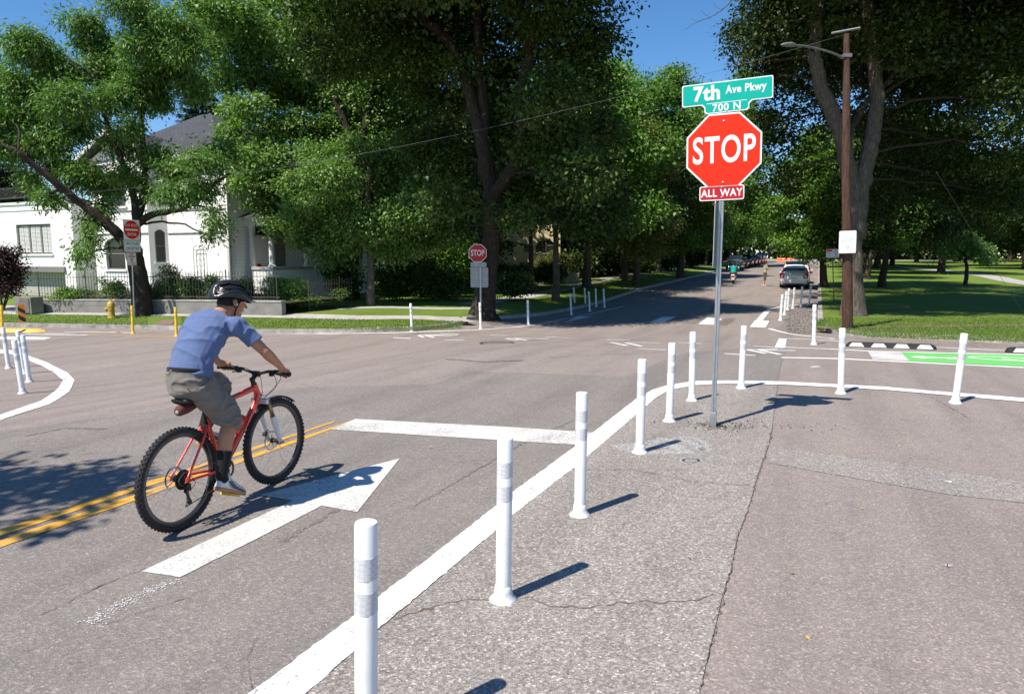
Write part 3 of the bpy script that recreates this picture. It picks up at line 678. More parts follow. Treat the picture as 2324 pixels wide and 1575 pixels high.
text_part('BICYCLES', s3*.195, c+M3 @ Vector((0, s3*.125, .005)), M3, 'sign_black', p, sx=.84, bold=.001, spacing=1.05); text_part('EXCEPTED', s3*.195, c+M3 @ Vector((0, -s3*.125, .005)), M3, 'sign_black', p, sx=.80, bold=.001, spacing=1.05)
p_ = on3(297, 588); c = p_+M3 @ Vector((0, 0, .04)); p = plate(root, 'no_parking_plate', c, M3, rrect(s3*.58, s3*.66, .02), 'sign_white', inner=rrect(s3*.56, s3*.64, .018), border='sign_deep_red')
mb = MB(); mb.prism(rrect(s3*.53, s3*.61, .015), .0015, .0032, M3, c); mb.build('sign_panel', 'sign_white', p)
for t_, y_, sz_ in (('NO', .25, .17), ('PARKING', .12, .13), ('ANY', 0, .11), ('TIME', -.1, .11)): text_part(t_, s3*sz_, c+M3 @ Vector((0, s3*y_, .005)), M3, 'sign_red', p, sx=.8, bold=.003)
mb = MB(); mb.prism([(-s3*.2, -s3*.235), (s3*.2, -s3*.235), (s3*.2, -s3*.215), (-s3*.2, -s3*.215)], .004, .005, M3, c); mb.prism([(-s3*.25, -s3*.225), (-s3*.17, -s3*.26), (-s3*.17, -s3*.19)], .004, .005, M3, c); mb.prism([(s3*.25, -s3*.225), (s3*.17, -s3*.19), (s3*.17, -s3*.26)], .004, .005, M3, c); mb.build('arrow', 'sign_red', p)
# white notice on the utility pole is added with the pole; small parking sign beside it
b4 = G(1893, 690, .14); root = empty('parking_sign', b4); tag(root, 'small red and white parking sign on a thin post left of the utility pole', 'road sign')
M4 = face_basis(rad(14)); k4 = b4.y/1549*.96
mb = MB(); tp = W(1889, 566, b4.y)-b4; mb.tube([v0, tp], .022, 8); mb.build('sign_pole', 'steel_dark', root)
c = W(1889.5, 575.5, b4.y)-b4+M4 @ Vector((0, 0, .03)); w4 = 31*k4*.93; h4 = 22*k4*.93; p = plate(root, 'parking_plate', c, M4, rrect(w4, h4, .02), 'sign_red', inner=rrect(w4*.97, h4*.95, .018), border='sign_white')
mb = MB(); mb.prism([(-w4*.46, h4*.2), (-w4*.05, h4*.2), (-w4*.05, h4*.42), (-w4*.46, h4*.42)], .002, .0035, M4, c); mb.build('red_header', 'sign_red', p)
mb = MB(); mb.prism([(-.003, -h4*.45), (.003, -h4*.45), (.003, h4*.45), (-.003, h4*.45)], .002, .0035, M4, c); mb.build('divider', 'sign_red', p)
for t_, x_, y_, sz_, m_ in (('NO', .25, .33, .19, 'sign_red'), ('PARKING', .25, .13, .15, 'sign_red'), ('ANY', .25, -.06, .13, 'sign_black'), ('TIME', .25, -.22, .13, 'sign_black')):
    text_part(t_, h4*sz_*1.2, c+M4 @ Vector((w4*x_, h4*y_, .004)), M4, m_, p, sx=.8, bold=.001)
scribble(p, c, M4, [(-w4*.42, -w4*.08, h4*y_, s_) for y_, s_ in ((.06, .035), (-.04, .03), (-.18, .014), (-.28, .014), (-.36, .014))], 9)
mb = MB(); mb.prism([(w4*.08, -h4*.40), (w4*.42, -h4*.40), (w4*.42, -h4*.35), (w4*.08, -h4*.35)], .002, .0035, M4, c); mb.build('arrow', 'sign_red', p)
# far small white sign back at the end of the avenue
b5 = Vector((*RS(-9.3, 75), 0)); b5.z = zt(b5.x, b5.y)+.13; root = empty('road_sign', b5); tag(root, 'tiny pale grey sign back at the far end of the avenue above the parked cars', 'road sign')
mb = MB(); mb.tube([v0, (0, 0, 2.5)], .03, 8); mb.build('sign_pole', 'galvanised', root)
p5 = W(1740, 574, b5.y)-b5; M5 = face_basis(AZ); plate(root, 'sign_plate', Vector((0, 0, 2.45)), M5, rrect(.75, .6, .05), 'trim_white', backm='sign_back')
# hazard marker and rubber island
b6 = G(53, 752); root = empty('hazard_marker', b6); tag(root, 'orange and black diagonally striped hazard panel on the yellow rubber island', 'hazard marker')
M6 = face_basis(rad(-36)); k6 = b6.y/1549*.88; hz0 = (W(53, 731, b6.y)-b6).z; hz1 = (W(49, 691, b6.y)-b6).z; w6 = 16*k6*.95; hc = (hz0+hz1)/2; h6 = hz1-hz0; c = Vector((0, 0, hc))
mb = MB(); mb.prism([(-w6/2, -h6/2), (w6/2, -h6/2), (w6/2, h6/2), (-w6/2, h6/2)], -.015, .015, M6, c); p = mb.build('panel', 'sign_orange', root)
mb = MB()
for k in range(2):
    y_ = h6*(.5-.12-.45*k); mb.prism([(-w6/2, y_), (-w6/2, y_-h6*.22), (w6/2, y_-h6*.44), (w6/2, y_-h6*.22)] if y_-h6*.44 > -h6/2 else [(-w6/2, y_), (-w6/2, y_-h6*.22), (w6/2*.4, -h6/2), (w6/2, -h6/2), (w6/2, y_-h6*.22)], .0145, .0165, M6, c)
mb.build('black_stripe', 'sign_black', p)
mb = MB(); mb.add([M6 @ Vector((x, 0, z))+Vector((0, 0, y)) for x, y, z in ((-w6/2, hz0, -.01), (w6/2, hz0, -.01), (w6/2, hz0, .01), (-w6/2, hz0, .01), (-w6*.18, .03, -.02), (w6*.18, .03, -.02), (w6*.18, .03, .02), (-w6*.18, .03, .02))], [(0, 1, 2, 3), (4, 7, 6, 5), (0, 4, 5, 1), (1, 5, 6, 2), (2, 6, 7, 3), (3, 7, 4, 0)]); mb.build('foot', 'trim_white', root)
a, b = Vector((*px([(104, 753)])[0], 0)), Vector((*px([(-60, 752)])[0], 0)); dd = (b-a); L_ = dd.length; dd.normalize(); nn = Vector((-dd.y, dd.x, 0)); root = None
mb = MB(); st = [0, .12, .35, .9, 2, 4, L_]; hs = [.012, .05, .09, .10, .10, .10, .10]; ws = [.05, .16, .26, .30, .30, .30, .30]; pr = []
for q, h_, w_ in zip(st, hs, ws):
    cc = a+dd*q; z_ = zt(cc.x, cc.y)
    pr += [cc+nn*w_+Vector((0, 0, z_)), cc+nn*w_*.6+Vector((0, 0, z_+h_)), cc-nn*w_*.6+Vector((0, 0, z_+h_)), cc-nn*w_+Vector((0, 0, z_))]
fs = [(i*4+k, i*4+k+1, i*4+k+5, i*4+k+4) for i in range(len(st)-1) for k in range(3)]+[(0, 1, 2, 3)]; mb.add(pr, fs); o = mb.build('rubber_island', 'post_yellow', None); tag(o, 'low bright yellow rubber lane separator along the kerb at left', 'lane separator')
# rubber parking kerbs with white trapezoids
def parking_block(pa, pb, lab, n=4):
    a, b = G(*pa), G(*pb); L = (b-a).length; X = (b-a).normalized(); root = empty('rubber_kerb', a); tag(root, lab, 'rubber kerb', 'black rubber kerbs beside the bike lane'); Y = Vector((0, 0, 1)).cross(X).normalized(); Z = X.cross(Y)
    M = basis(X, Y, Z); mb = MB(); w_ = .085; h_ = .11
    prof = lambda s, x: [M @ Vector((x, y, z)) for y, z in ((-w_*s, 0), (-w_*.62*s, h_*s), (w_*.62*s, h_*s), (w_*s, 0))]
    st = [(0, .35), (.04, .8), (.10, 1), (L-.10, 1), (L-.04, .8), (L, .35)]; vs = []
    for x, s in st: vs += prof(s, x)
    mb.add(vs, [(i*4+k, i*4+k+1, i*4+k+5, i*4+k+4) for i in range(5) for k in range(3)]+[(3, 2, 1, 0), (20, 21, 22, 23)]); mb.build('kerb_body', 'black_rubber', root)
    for k in range(n):
        x0 = L*(k+.5)/n; y0, z0, y1, z1 = -w_*.93, h_*.16, -w_*.66, h_*.88; mb = MB()
        vs = [M @ Vector((x, y-.003, z+.001)) for x, y, z in ((x0-.15, y0, z0), (x0+.15, y0, z0), (x0+.09, y1, z1), (x0-.09, y1, z1))]; vs += [v+M @ Vector((0, .004, 0)) for v in vs]
        mb.add(vs, [(0, 1, 2, 3), (7, 6, 5, 4), (0, 4, 5, 1), (1, 5, 6, 2), (2, 6, 7, 3), (3, 7, 4, 0)]); mb.build('reflector', 'post_white', root)
parking_block(z7(1108, 945), z7(1728, 968), 'black rubber kerb with four white trapezoids right of the utility pole')
parking_block(z7(2196, 986), (2560, 806), 'black rubber kerb running out of the right edge of the photo')
# fire hydrant
b7 = G(254, 722, .14); root = empty('fire_hydrant', b7); tag(root, 'yellow fire hydrant on the lawn in front of the low garden wall', 'hydrant'); mat('hydrant_yellow', (.50, .33, .05), .5, var=.25, scale=20)
mb = MB(); mb.lathe([(.17, 0), (.17, .04), (.115, .05), (.11, .42), (.14, .43), (.14, .46), (.13, .47)], 20); mb.build('barrel', 'hydrant_yellow', root, auto=40)
mb = MB(); mb.lathe([(.135, .47), (.13, .54), (.10, .61), (.05, .65), (.035, .66), (.035, .71), (0, .71)], 20); mb.build('bonnet', 'hydrant_yellow', root, auto=40)
for an, r_ in ((200, .085), (110, .06), (290, .06)):
    d_ = Vector((math.cos(rad(an)), math.sin(rad(an)), 0)); t_ = Vector((0, 0, 1)).cross(d_); mb = MB(); mb.lathe([(r_*.8, .06), (r_*.8, .14), (r_, .145), (r_, .19), (r_*.4, .195), (r_*.3, .22), (0, .22)], 14, c=(0, 0, .34), M=basis(t_, Vector((0, 0, 1)), d_*1.0)); mb.build('outlet_cap', 'hydrant_yellow', root, auto=40)
# utility pole with lamp arm, notice
b8 = G(1925, 746, .13); root = empty('utility_pole', b8); tag(root, 'weathered red-brown wooden utility pole with a street lamp arm, beside the big park tree', 'utility pole')
k8 = b8.y/1549; top = W(1921, 78, b8.y)-b8; mid = W(1920, 400, b8.y)-b8; POLE_TOP = b8+top
pts = [v0-Vector((0, 0, .3)), W(1923, 600, b8.y)-b8, mid, W(1921, 200, b8.y)-b8, top]; mb = MB(); mb.tube(pts, [11.8*k8, 10.4*k8, 9.0*k8, 7.8*k8, 5.8*k8], 18); mb.build('wooden_pole', 'pole_wood', root, auto=50)
arm = [W(1917, 133, b8.y)-b8, W(1880, 118, b8.y-.5)-b8, W(1830, 106, b8.y-1.1)-b8, W(1802, 104, b8.y-1.6)-b8]; mb = MB(); mb.tube(catmull(arm, 5), .027, 8); ao = mb.build('lamp_arm', 'weathered_metal', root, smooth=True)
e = arm[-1]; dr = (arm[-1]-arm[-2]).normalized(); sd_ = dr.cross(Vector((0, 0, 1))).normalized(); up_ = sd_.cross(dr); Ml = basis(dr, sd_, up_); mb = MB(); vs = []; st = [(-.05, .05, .05), (.05, .07, .055), (.25, .11, .07), (.45, .10, .055), (.62, .06, .03), (.66, .01, .01)]
for x, wy, hz in st: vs += [e+Ml @ Vector((x, wy*math.cos(t), hz*math.sin(t) if math.sin(t) > 0 else hz*.55*math.sin(t))) for t in [2*math.pi*k/12 for k in range(12)]]
mb.add(vs, [(i*12+k, i*12+(k+1) % 12, (i+1)*12+(k+1) % 12, (i+1)*12+k) for i in range(5) for k in range(12)]+[tuple(range(11, -1, -1)), tuple(range(60, 72))]); mb.build('lamp_head', 'weathered_metal', root, smooth=True)
mb = MB(); mb.box(W(1921, 128, b8.y)-b8, (.20, .20, .09)); mb.build('arm_bracket', 'weathered_metal', root)
mb = MB(); mb.tube([top+Vector((-.35, .1, .05)), top+Vector((.3, -.1, .12))], .03, 8); mb.build('cross_bar', 'weathered_metal', root)
Mn = face_basis(rad(22)); n8 = W(1923.5, 549.5, b8.y-.22)-b8; w8 = 36.5*k8*.94; h8 = 50*k8*.98; Mn = Mn @ Matrix.Rotation(rad(1.5), 3, 'Z')
p = plate(root, 'notice_plate', n8, Mn, rrect(w8, h8, .03), 'sign_white', inner=rrect(w8*.92, h8*.94, .025), border='sign_back')
mb = MB(); mb.prism(rrect(w8*.90, h8*.925, .024), .0015, .003, Mn, n8); mb.build('sign_panel', 'sign_white', p)
scribble(p, n8, Mn, [(-w8*.36, w8*.36, h8*y_, .016) for y_ in (.21, .13, .06, -.02)], 7)
mb = MB(); cc = n8+Mn @ Vector((0, -h8*.24, 0)); vs = []
for t in [2*math.pi*k/16 for k in range(16)]: vs += [cc+Mn @ Vector((.042*math.cos(t), .042*math.sin(t), .004)), cc+Mn @ Vector((.026*math.cos(t), .026*math.sin(t), .004))]
mb.add(vs, [(2*k, (2*k+2) % 32, (2*k+3) % 32, 2*k+1) for k in range(16)]); mb.build('round_emblem', 'sign_back', p)
scribble(p, n8, Mn, [(-w8*.38, -w8*.1, -h8*.40, .012), (w8*.1, w8*.38, -h8*.40, .012)], 8)
# wires
mat('wire', (.05, .05, .05), .5); mat('wire_pale', (.10, .10, .105), .5)
def wire(name, lab, a, b, sag, r=.012, m='wire_pale'):
    pts = [a.lerp(b, t)-Vector((0, 0, sag*4*t*(1-t))) for t in [k/40 for k in range(41)]]; mb = MB(); mb.tube(pts, r, 5); o = mb.build(name, m, None, smooth=True); tag(o, lab, 'cable')
wire('overhead_wire', 'pale overhead cable sagging across the trees from the utility pole to the left', POLE_TOP, W(-200, 455, 27), 1.05, .0045)
wire('overhead_wire', 'thin second cable running left past the white house facade', W(1060, 310, 27.5), W(-250, 500, 26), .1, .004)
wire('guy_wire', 'thin steel guy wire slanting down into the park lawn at right', W(2125, 390, 19.5), G(2330, 722, .13), .03, .006)
# ================================================================ white house
v0 = Vector((0, 0, 0))
C0 = W(529, 655, 33); C0.z = -.15
house = empty('white_house', C0, -AZ); tag(house, 'two storey white painted brick house with slate roof, porch and flat roofed garage wing', 'house')
HM = Matrix.Rotation(-AZ, 3, 'Z')
def hl(u, v, yl=0):
    p = plane_pt(u, v, C0+AD*yl, AD); q = HM.transposed() @ (p-C0); return q.x, q.z
xB1 = hl(335, 500, -.6)[0]; xB0 = hl(208, 500, -.6)[0]; xA = hl(379, 500, 0)[0]
EZ = hl(500, 348, 0)[1]; xW = hl(205, 600, 0)[0]
Zg = -1.6
def hbox(mb, x0, x1, y0, y1, z0, z1): return mb.box(((x0+x1)/2, (y0+y1)/2, (z0+z1)/2), (abs(x1-x0), abs(y1-y0), abs(z1-z0)))
def wall_with_holes(mb, O, X, L, z0, z1, holes, th=.28):
    """solid wall from O along X, holes: (x0, x1, z0, z1, arch)"""
    X = Vector(X).normalized(); N = Vector((0, 0, 1)).cross(X)
    xs = sorted({0, L} | {h[0] for h in holes} | {h[1] for h in holes})
    M = basis(X, Vector((0, 0, 1)), X.cross(Vector((0, 0, 1))))
    for a, b in zip(xs[:-1], xs[1:]):
        hs = sorted([h for h in holes if h[0] <= a+1e-6 and h[1] >= b-1e-6], key=lambda h: h[2]); zc = z0
        for h in hs:
            if h[2] > zc: mb.prism([(a, zc), (b, zc), (b, h[2]), (a, h[2])], -th, 0, M, O)
            zc = h[3]
        if z1 > zc: mb.prism([(a, zc), (b, zc), (b, z1), (a, z1)], -th, 0, M, O)
    for h in holes:
        if len(h) > 4 and h[4]:
            r = h[4]; w_ = h[1]-h[0]; n = 8
            for s0, s1 in ((0, .5), (.5, 1)):
                P = [(h[0]+w_*(s0+(s1-s0)*k/n), h[3]-r*(1-math.sin(math.pi*(s0+(s1-s0)*k/n)))) for k in range(n+1)]
                P += [(h[0]+w_*s1, h[3]), (h[0]+w_*s0, h[3])]
                P = [p for i, p in enumerate(P) if i == 0 or (abs(p[0]-P[i-1][0])+abs(p[1]-P[i-1][1])) > 1e-4]
                mb.prism(P[::-1], -th+.002, -.0015, M, O)
def window(parent, O, X, h, rows=2, cols=1, m='trim_grey', shutters=False, depth=.12):
    X = Vector(X).normalized(); M = basis(X, Vector((0, 0, 1)), X.cross(Vector((0, 0, 1)))); x0, x1, z0, z1 = h[:4]; f = .06; mb = MB()
    for P in ([(x0, z0), (x1, z0), (x1, z0+f), (x0, z0+f)], [(x0, z1-f), (x1, z1-f), (x1, z1), (x0, z1)], [(x0, z0+f), (x0+f, z0+f), (x0+f, z1-f), (x0, z1-f)], [(x1-f, z0+f), (x1, z0+f), (x1, z1-f), (x1-f, z1-f)]): mb.prism(P, -depth-.05, -depth+.03, M, O)
    for k in range(1, cols): x = x0+(x1-x0)*k/cols; mb.prism([(x-f*.8, z0+f), (x+f*.8, z0+f), (x+f*.8, z1-f), (x-f*.8, z1-f)], -depth-.04, -depth+.02, M, O)
    for k in range(1, rows): z = z0+(z1-z0)*k/rows; mb.prism([(x0+f, z-.025), (x1-f, z-.025), (x1-f, z+.025), (x0+f, z+.025)], -depth-.035, -depth+.012, M, O)
    fr = mb.build('window', m, parent)
    mb = MB(); mb.prism([(x0+.02, z0+.02), (x1-.02, z0+.02), (x1-.02, z1-.02), (x0+.02, z1-.02)], -depth-.03, -depth-.02, M, O); mb.build('pane', 'glass_dark', fr)
    mb = MB(); mb.prism([(x0-.08, z0-.09), (x1+.08, z0-.09), (x1+.08, z0-.005), (x0-.08, z0-.005)], -.1, .07, M, O); mb.build('sill', 'trim_white', fr)
    if shutters:
        for k in range(cols):
            a = x0+(x1-x0)*k/cols+f+.05; b = x0+(x1-x0)*(k+1)/cols-f-.05
            for side in ((a, (a+b)/2-.03), ((a+b)/2+.03, b)):
                mb = MB(); z = z0+f+.04
                mb.prism([(side[0]-.015, z), (side[0]+.02, z), (side[0]+.02, z1-f-.05), (side[0]-.015, z1-f-.05)], -depth-.018, -depth+.003, M, O)
                while z < z1-f-.06: mb.prism([(side[0], z), (side[1], z), (side[1], z+.045), (side[0], z+.045)], -depth-.015, -depth+.0, M, O); z += .07
                mb.build('shutter', 'trim_white', fr)
    return fr
# main front: flat part right, bay left
H = MB()
wx0, wz = hl(444, 585, 0); flat = [(hl(436, 0, 0)[0]-xA, hl(456, 0, 0)[0]-xA, hl(0, 480, 0)[1], hl(0, 420, 0)[1])]
flat = [(hl(430, 470, 0)[0]-xA, hl(452, 470, 0)[0]-xA, hl(440, 468, 0)[1], hl(440, 408, 0)[1])]
YB = -.75
wall_with_holes(H, (xA, 0, 0), (1, 0, 0), -xA, Zg, EZ, flat)
window(house, Vector((xA, 0, 0)), (1, 0, 0), flat[0])
xb1 = hl(335, 500, YB)[0]; xb0 = hl(211, 500, YB)[0]
bw = [(hl(242, 600, YB)[0]-xb0, hl(285, 600, YB)[0]-xb0, hl(260, 612, YB)[1], hl(260, 540, YB)[1], .22), (hl(232, 420, YB)[0]-xb0, hl(282, 420, YB)[0]-xb0, hl(255, 470, YB)[1], hl(255, 395, YB)[1])]
wall_with_holes(H, (xb0, YB, 0), (1, 0, 0), xb1-xb0, Zg, EZ, bw)
for h in bw: window(house, Vector((xb0, YB, 0)), (1, 0, 0), h)
# angled side of the bay with tall arched window
ang = Vector((xA-xb1, -YB, 0)); La = ang.length; aw = [(La*.30, La*.85, hl(365, 596, -.3)[1], hl(365, 521, -.3)[1], .16)]
wall_with_holes(H, Vector((xb1, YB, 0)), ang, La, Zg, EZ, aw, .2); window(house, Vector((xb1, YB, 0)), ang, aw[0])
hbox(H, xb0-1.2, xb0, YB+.9, YB+1.2, Zg, EZ)           # recess left of the bay
hbox(H, xb0-.28, xb0-.003, YB+.28, YB+.9, Zg, EZ)
DEP = 10.5
wall_with_holes(H, (0, 0, 0), (0, 1, 0), DEP, Zg, EZ, [(1.6, 2.6, 3.2, 5.0), (5, 6, 3.2, 5.0)], .28)
for h in [(1.6, 2.6, 3.2, 5.0), (5, 6, 3.2, 5.0)]: window(house, v0, (0, 1, 0), h)
hbox(H, xb0-1.2, 0, DEP-.3, DEP, Zg, EZ-.01); hbox(H, xb0-1.2, xb0-.9, YB+1.2, DEP-.3, Zg, EZ-.01)
H.build('wall', 'painted_brick', house)
mb = MB(); hbox(mb, xb0-.9, -.3, .35, DEP-.35, 2.9, 3.0); hbox(mb, xb0-.9, -.3, .35, DEP-.35, EZ-.1, EZ-.02); mb.build('floor_slab', 'trim_grey', house)
mb = MB()                                                # string courses
for z_ in (hl(500, 529, 0)[1], hl(500, 475, 0)[1]): hbox(mb, xA+.02, -.02, -.045, -.002, z_, z_+.05); hbox(mb, xb0+.02, xb1-.02, YB-.045, YB-.002, z_, z_+.05)
mb.build('string_course', 'wall_concrete', house)
mb = MB(); mb.tube([(-.06, -.06, Zg+.3), (-.06, -.06, EZ-.2)], .045, 8); mb.build('downspout', 'trim_white', house, smooth=True)
for xx, m_ in ((xb0-.13, 'trim_grey'), (xb0-.30, 'trim_grey')): mb = MB(); mb.tube([(xx, YB+.8, Zg+.3), (xx, YB+.8, EZ-.2)], .045, 8); mb.build('downspout', m_, house, smooth=True)
# roofs
mb = MB(); e = .45; x0, x1, y0, y1 = xb0-1.2-e, e, -e, DEP+e; ry = DEP*.48; RZ = hl(400, 268, ry)[1]
rx1 = hl(478, 268, ry)[0]; rx0 = x0+3.2
V = [(x0, y0, EZ), (x1, y0, EZ), (x1, y1, EZ), (x0, y1, EZ), (rx0, ry, RZ), (rx1, ry, RZ)]
mb.add(V+[(x, y, z-.16) for x, y, z in V[:4]], [(0, 1, 5, 4), (1, 2, 5), (2, 3, 4, 5), (3, 0, 4), (9, 8, 7, 6)]); roof = mb.build('roof', 'slate_shingle', house)
mb = MB(); hbox(mb, x0, x1, y0-.02, y0+.1, EZ-.24, EZ-.005); hbox(mb, x1-.1, x1+.02, y0+.1, y1, EZ-.24, EZ-.005); mb.build('fascia', 'trim_white', roof)
# front gable over the bay
gx0, gz0 = hl(160, 367, YB-.5); gx1, gz1 = hl(324, 352, YB-.5); gxa, gza = hl(240, 290, YB-.5); gz0 = gz1 = EZ-.05
M = basis(Vector((1, 0, 0)), Vector((0, 0, 1)), Vector((0, -1, 0)))
mb = MB(); yb = ry; V = [(gx0, YB-.55, gz0), (gxa, YB-.55, gza), (gx1, YB-.55, gz1), (gx0, yb, gz0), (gxa, yb, gza), (gx1, yb, gz1)]; mb.add(V+[(a, b, c-.1) for a, b, c in V], [(0, 1, 4, 3), (1, 2, 5, 4), (6, 9, 10, 7), (7, 10, 11, 8), (0, 6, 7, 1), (1, 7, 8, 2)]); gable = mb.build('gable_roof', 'slate_shingle', house)
mb = MB(); mb.prism([(gx0+.5, gz0-.05), (gx1-.5, gz1-.05), (gxa, gza-.35)], -.22, -.02, M, (0, YB-.02, 0)); mb.build('gable_wall', 'trim_white', gable)
mb = MB()
for a, b in (((gx0, gz0), (gxa, gza)), ((gxa, gza), (gx1, gz1))): mb.prism([(a[0], a[1]-.28), (b[0], b[1]-.28), (b[0], b[1]-.02), (a[0], a[1]-.02)], .53, .60, M, (0, YB, 0))
hbox(mb, gx0, gx1, YB-.56, YB-.28, gz0-.30, gz0-.22); mb.build('barge_board', 'trim_white', gable)
mb = MB(); mb.prism([(gxa-.25, gza-1.3), (gxa+.25, gza-1.3), (gxa+.25, gza-.9), (gxa, gza-.7), (gxa-.25, gza-.9)], 0, .03, M, (0, YB-.02, 0)); mb.build('attic_vent', 'trim_grey', gable)
# garage wing
YW = -1.25; wx1 = hl(171, 600, YW)[0]; wx0 = hl(-140, 600, YW)[0]; WT = hl(100, 458, YW)[1]; LW = wx1-wx0
wn = (hl(38, 540, YW)[0]-wx0, hl(117, 540, YW)[0]-wx0, hl(80, 577, YW)[1], hl(80, 509, YW)[1]); gz = hl(60, 700, YW)[1]
gd = (hl(-60, 650, YW)[0]-wx0, hl(150, 650, YW)[0]-wx0, gz, hl(90, 617, YW)[1])
gd2 = (gd[0], gd[1], Zg-.2, gd[3])
mb = MB(); wall_with_holes(mb, (wx0, YW, 0), (1, 0, 0), LW, Zg-.2, WT, [wn, gd2], .3); hbox(mb, wx1-.3, wx1-.001, YW+.3, YW+6, Zg-.2, WT-.001); hbox(mb, wx0, wx1-.3, YW+.3, YW+6, WT-.5, WT-.35); hbox(mb, wx0, wx0+.3, YW+.3, YW+6, Zg, WT-.6); hbox(mb, wx0, wx1-.3, YW+5.9, YW+6.1, Zg, WT-.6)
wing = mb.build('garage_wing', 'painted_brick', house)
window(wing, Vector((wx0, YW, 0)), (1, 0, 0), wn, rows=1, cols=3, shutters=True)
mb = MB(); hbox(mb, wx0, wx1+.05, YW-.07, YW-.003, WT-.10, WT+.03); hbox(mb, wx0, wx1+.02, YW-.04, YW-.004, WT-.42, WT-.36); mb.build('coping', 'trim_white', wing)
mb = MB(); hbox(mb, wx0+gd[0]-.1, wx0+gd[1]+.1, YW-.09, YW+.05, gd[3]-.01, gd[3]+.28); mb.build('lintel', 'trim_grey', wing)
mb = MB(); q = (gd[3]-gz)/5
for k in range(6): hbox(mb, wx0+gd[0], wx0+gd[1], YW+.42+.008*(k % 2), YW+.5, gz-.4+q*k+.012, gz-.4+q*(k+1)); 
mb.build('garage_door', 'garage_grey', wing)
mb = MB(); rz0 = hl(60, 450, YW+.5)[1]; rz1 = hl(60, 424, YW+.5)[1]            # curled iron roof railing
for z_ in (rz0+.03, rz1-.03): mb.tube([(wx0, YW+.5, z_), (wx1-.5, YW+.5, z_)], .022, 6)
x = wx0
while x < wx1-.6:
    mb.tube([(x, YW+.5, rz0), (x+.05, YW+.42, (rz0+rz1)/2), (x, YW+.5, rz1)], .013, 5, cap=False); x += .11
mb.build('roof_railing', 'iron', wing)
# porch on the right side
PY = .9; px0 = .0; px1 = hl(619, 600, PY)[0]; pz = lambda v: hl(590, v, PY)[1]
mb = MB(); hbox(mb, .35, px1, PY, PY+.3, Zg, pz(612)); hbox(mb, px1-.3, px1-.002, PY+.3, PY+8, Zg, pz(612)-.002); mb.build('porch_wall', 'painted_brick', house)
mb = MB(); hbox(mb, .3, px1+.06, PY-.06, PY+.36, pz(612), pz(606)); hbox(mb, px1-.36, px1+.055, PY+.36, PY+8, pz(612)+.001, pz(606)-.002); mb.build('porch_coping', 'concrete', house)
zc0 = pz(606); zc1 = pz(513)
for cx, cyy in ((px1-.18, PY+.16), (px1-.18, PY+2.6), (px1-.18, PY+5.0), (px1-.18, PY+7.6), (.28, PY+.16)):
    mb = MB(); mb.lathe([(.19, zc0), (.19, zc0+.07), (.145, zc0+.10), (.14, zc0+.3), (.115, zc1-.16), (.15, zc1-.12), (.15, zc1-.08), (.18, zc1-.06), (.18, zc1)], 20, c=(cx, cyy, 0)); mb.build('column', 'trim_white', house, auto=40)
mb = MB(); hbox(mb, -.02, px1+.02, PY-.02, PY+.36, zc1, zc1+.33); hbox(mb, px1-.34, px1+.018, PY+.36, PY+8, zc1+.001, zc1+.33); hbox(mb, 0.001, px1+.25, PY-.25, PY+8.2, zc1+.332, zc1+.42); mb.build('porch_beam', 'trim_white', house)
mb = MB(); z_ = zc1+.421; V = [(0, PY-.32, z_), (px1+.32, PY-.32, z_), (px1+.32, PY+8.3, z_), (0, PY+8.3, z_), (.0, PY+1.2, z_+.62), (px1*.45, PY+1.2, z_+.62), (px1*.45, PY+7, z_+.62), (0, PY+7, z_+.62)]; mb.add(V, [(0, 1, 5, 4), (1, 2, 6, 5), (2, 3, 7, 6), (4, 5, 6, 7), (0, 3, 2, 1)]); mb.build('porch_roof', 'slate_shingle', house)
mb = MB(); hbox(mb, .0, px1-.3, PY+.3, PY+8, zc0-.75, zc0-.65); mb.build('porch_floor', 'concrete', house)
mb = MB(); hbox(mb, .01, .06, PY+1.6, PY+2.7, zc0-.65, zc0+1.5); mb.build('front_door', 'trim_grey', house)
mat('red_cushion', (.65, .015, .015), .8)
ob = MB(); n = 10
for i in range(n+1): pass
ob.lathe([(0, 0), (.30, .02), (.36, .12), (.30, .24), (.12, .30), (0, .31)], 18); cush = ob.build('cushion', 'red_cushion', None, smooth=True); cush.location = C0+HM @ Vector((hl(578, 605, PY+.8)[0], PY+.8, zc0-.03)); cush.scale = (1, .6, .7); tag(cush, 'bright red cushion behind the white porch wall', 'cushion')
# trellis
tx, tz = hl(452, 600, -.12); tr = empty('garden_trellis', C0+HM @ Vector((tx, -.12, hl(452, 655, -.12)[1])), -AZ); tag(tr, 'thin arched metal trellis against the white facade', 'trellis'); th_ = hl(452, 557, -.12)[1]-hl(452, 655, -.12)[1]; tw = (hl(464, 600)[0]-hl(441, 600)[0])/2
mb = MB(); mb.tube([(-tw, 0, 0), (-tw, 0, th_-.2)]+[(-tw*math.cos(t), 0, th_-.2+.2*math.sin(t)) for t in [math.pi*k/10 for k in range(1, 10)]]+[(tw, 0, th_-.2), (tw, 0, 0)], .014, 6); mb.tube([(-tw, 0, th_-.22), (tw, 0, th_-.22)], .012, 6)
mb.tube([(-tw*.4, 0, 0), (-tw*.4, 0, th_-.22)], .009, 5); mb.tube([(tw*.4, 0, 0), (tw*.4, 0, th_-.22)], .009, 5); mb.build('frame', 'wall_concrete', tr)
mb = MB(); 
for k in range(5):
    for s_ in (-.4, .4): c_ = Vector((tw*s_, 0, th_*(.25+.13*k))); mb.tube([c_+Vector((.05*math.cos(t), 0, .05*math.sin(t))) for t in [2*math.pi*j/8 for j in range(8)]], .007, 4, closed=True)
mb.build('scroll', 'wall_concrete', tr)
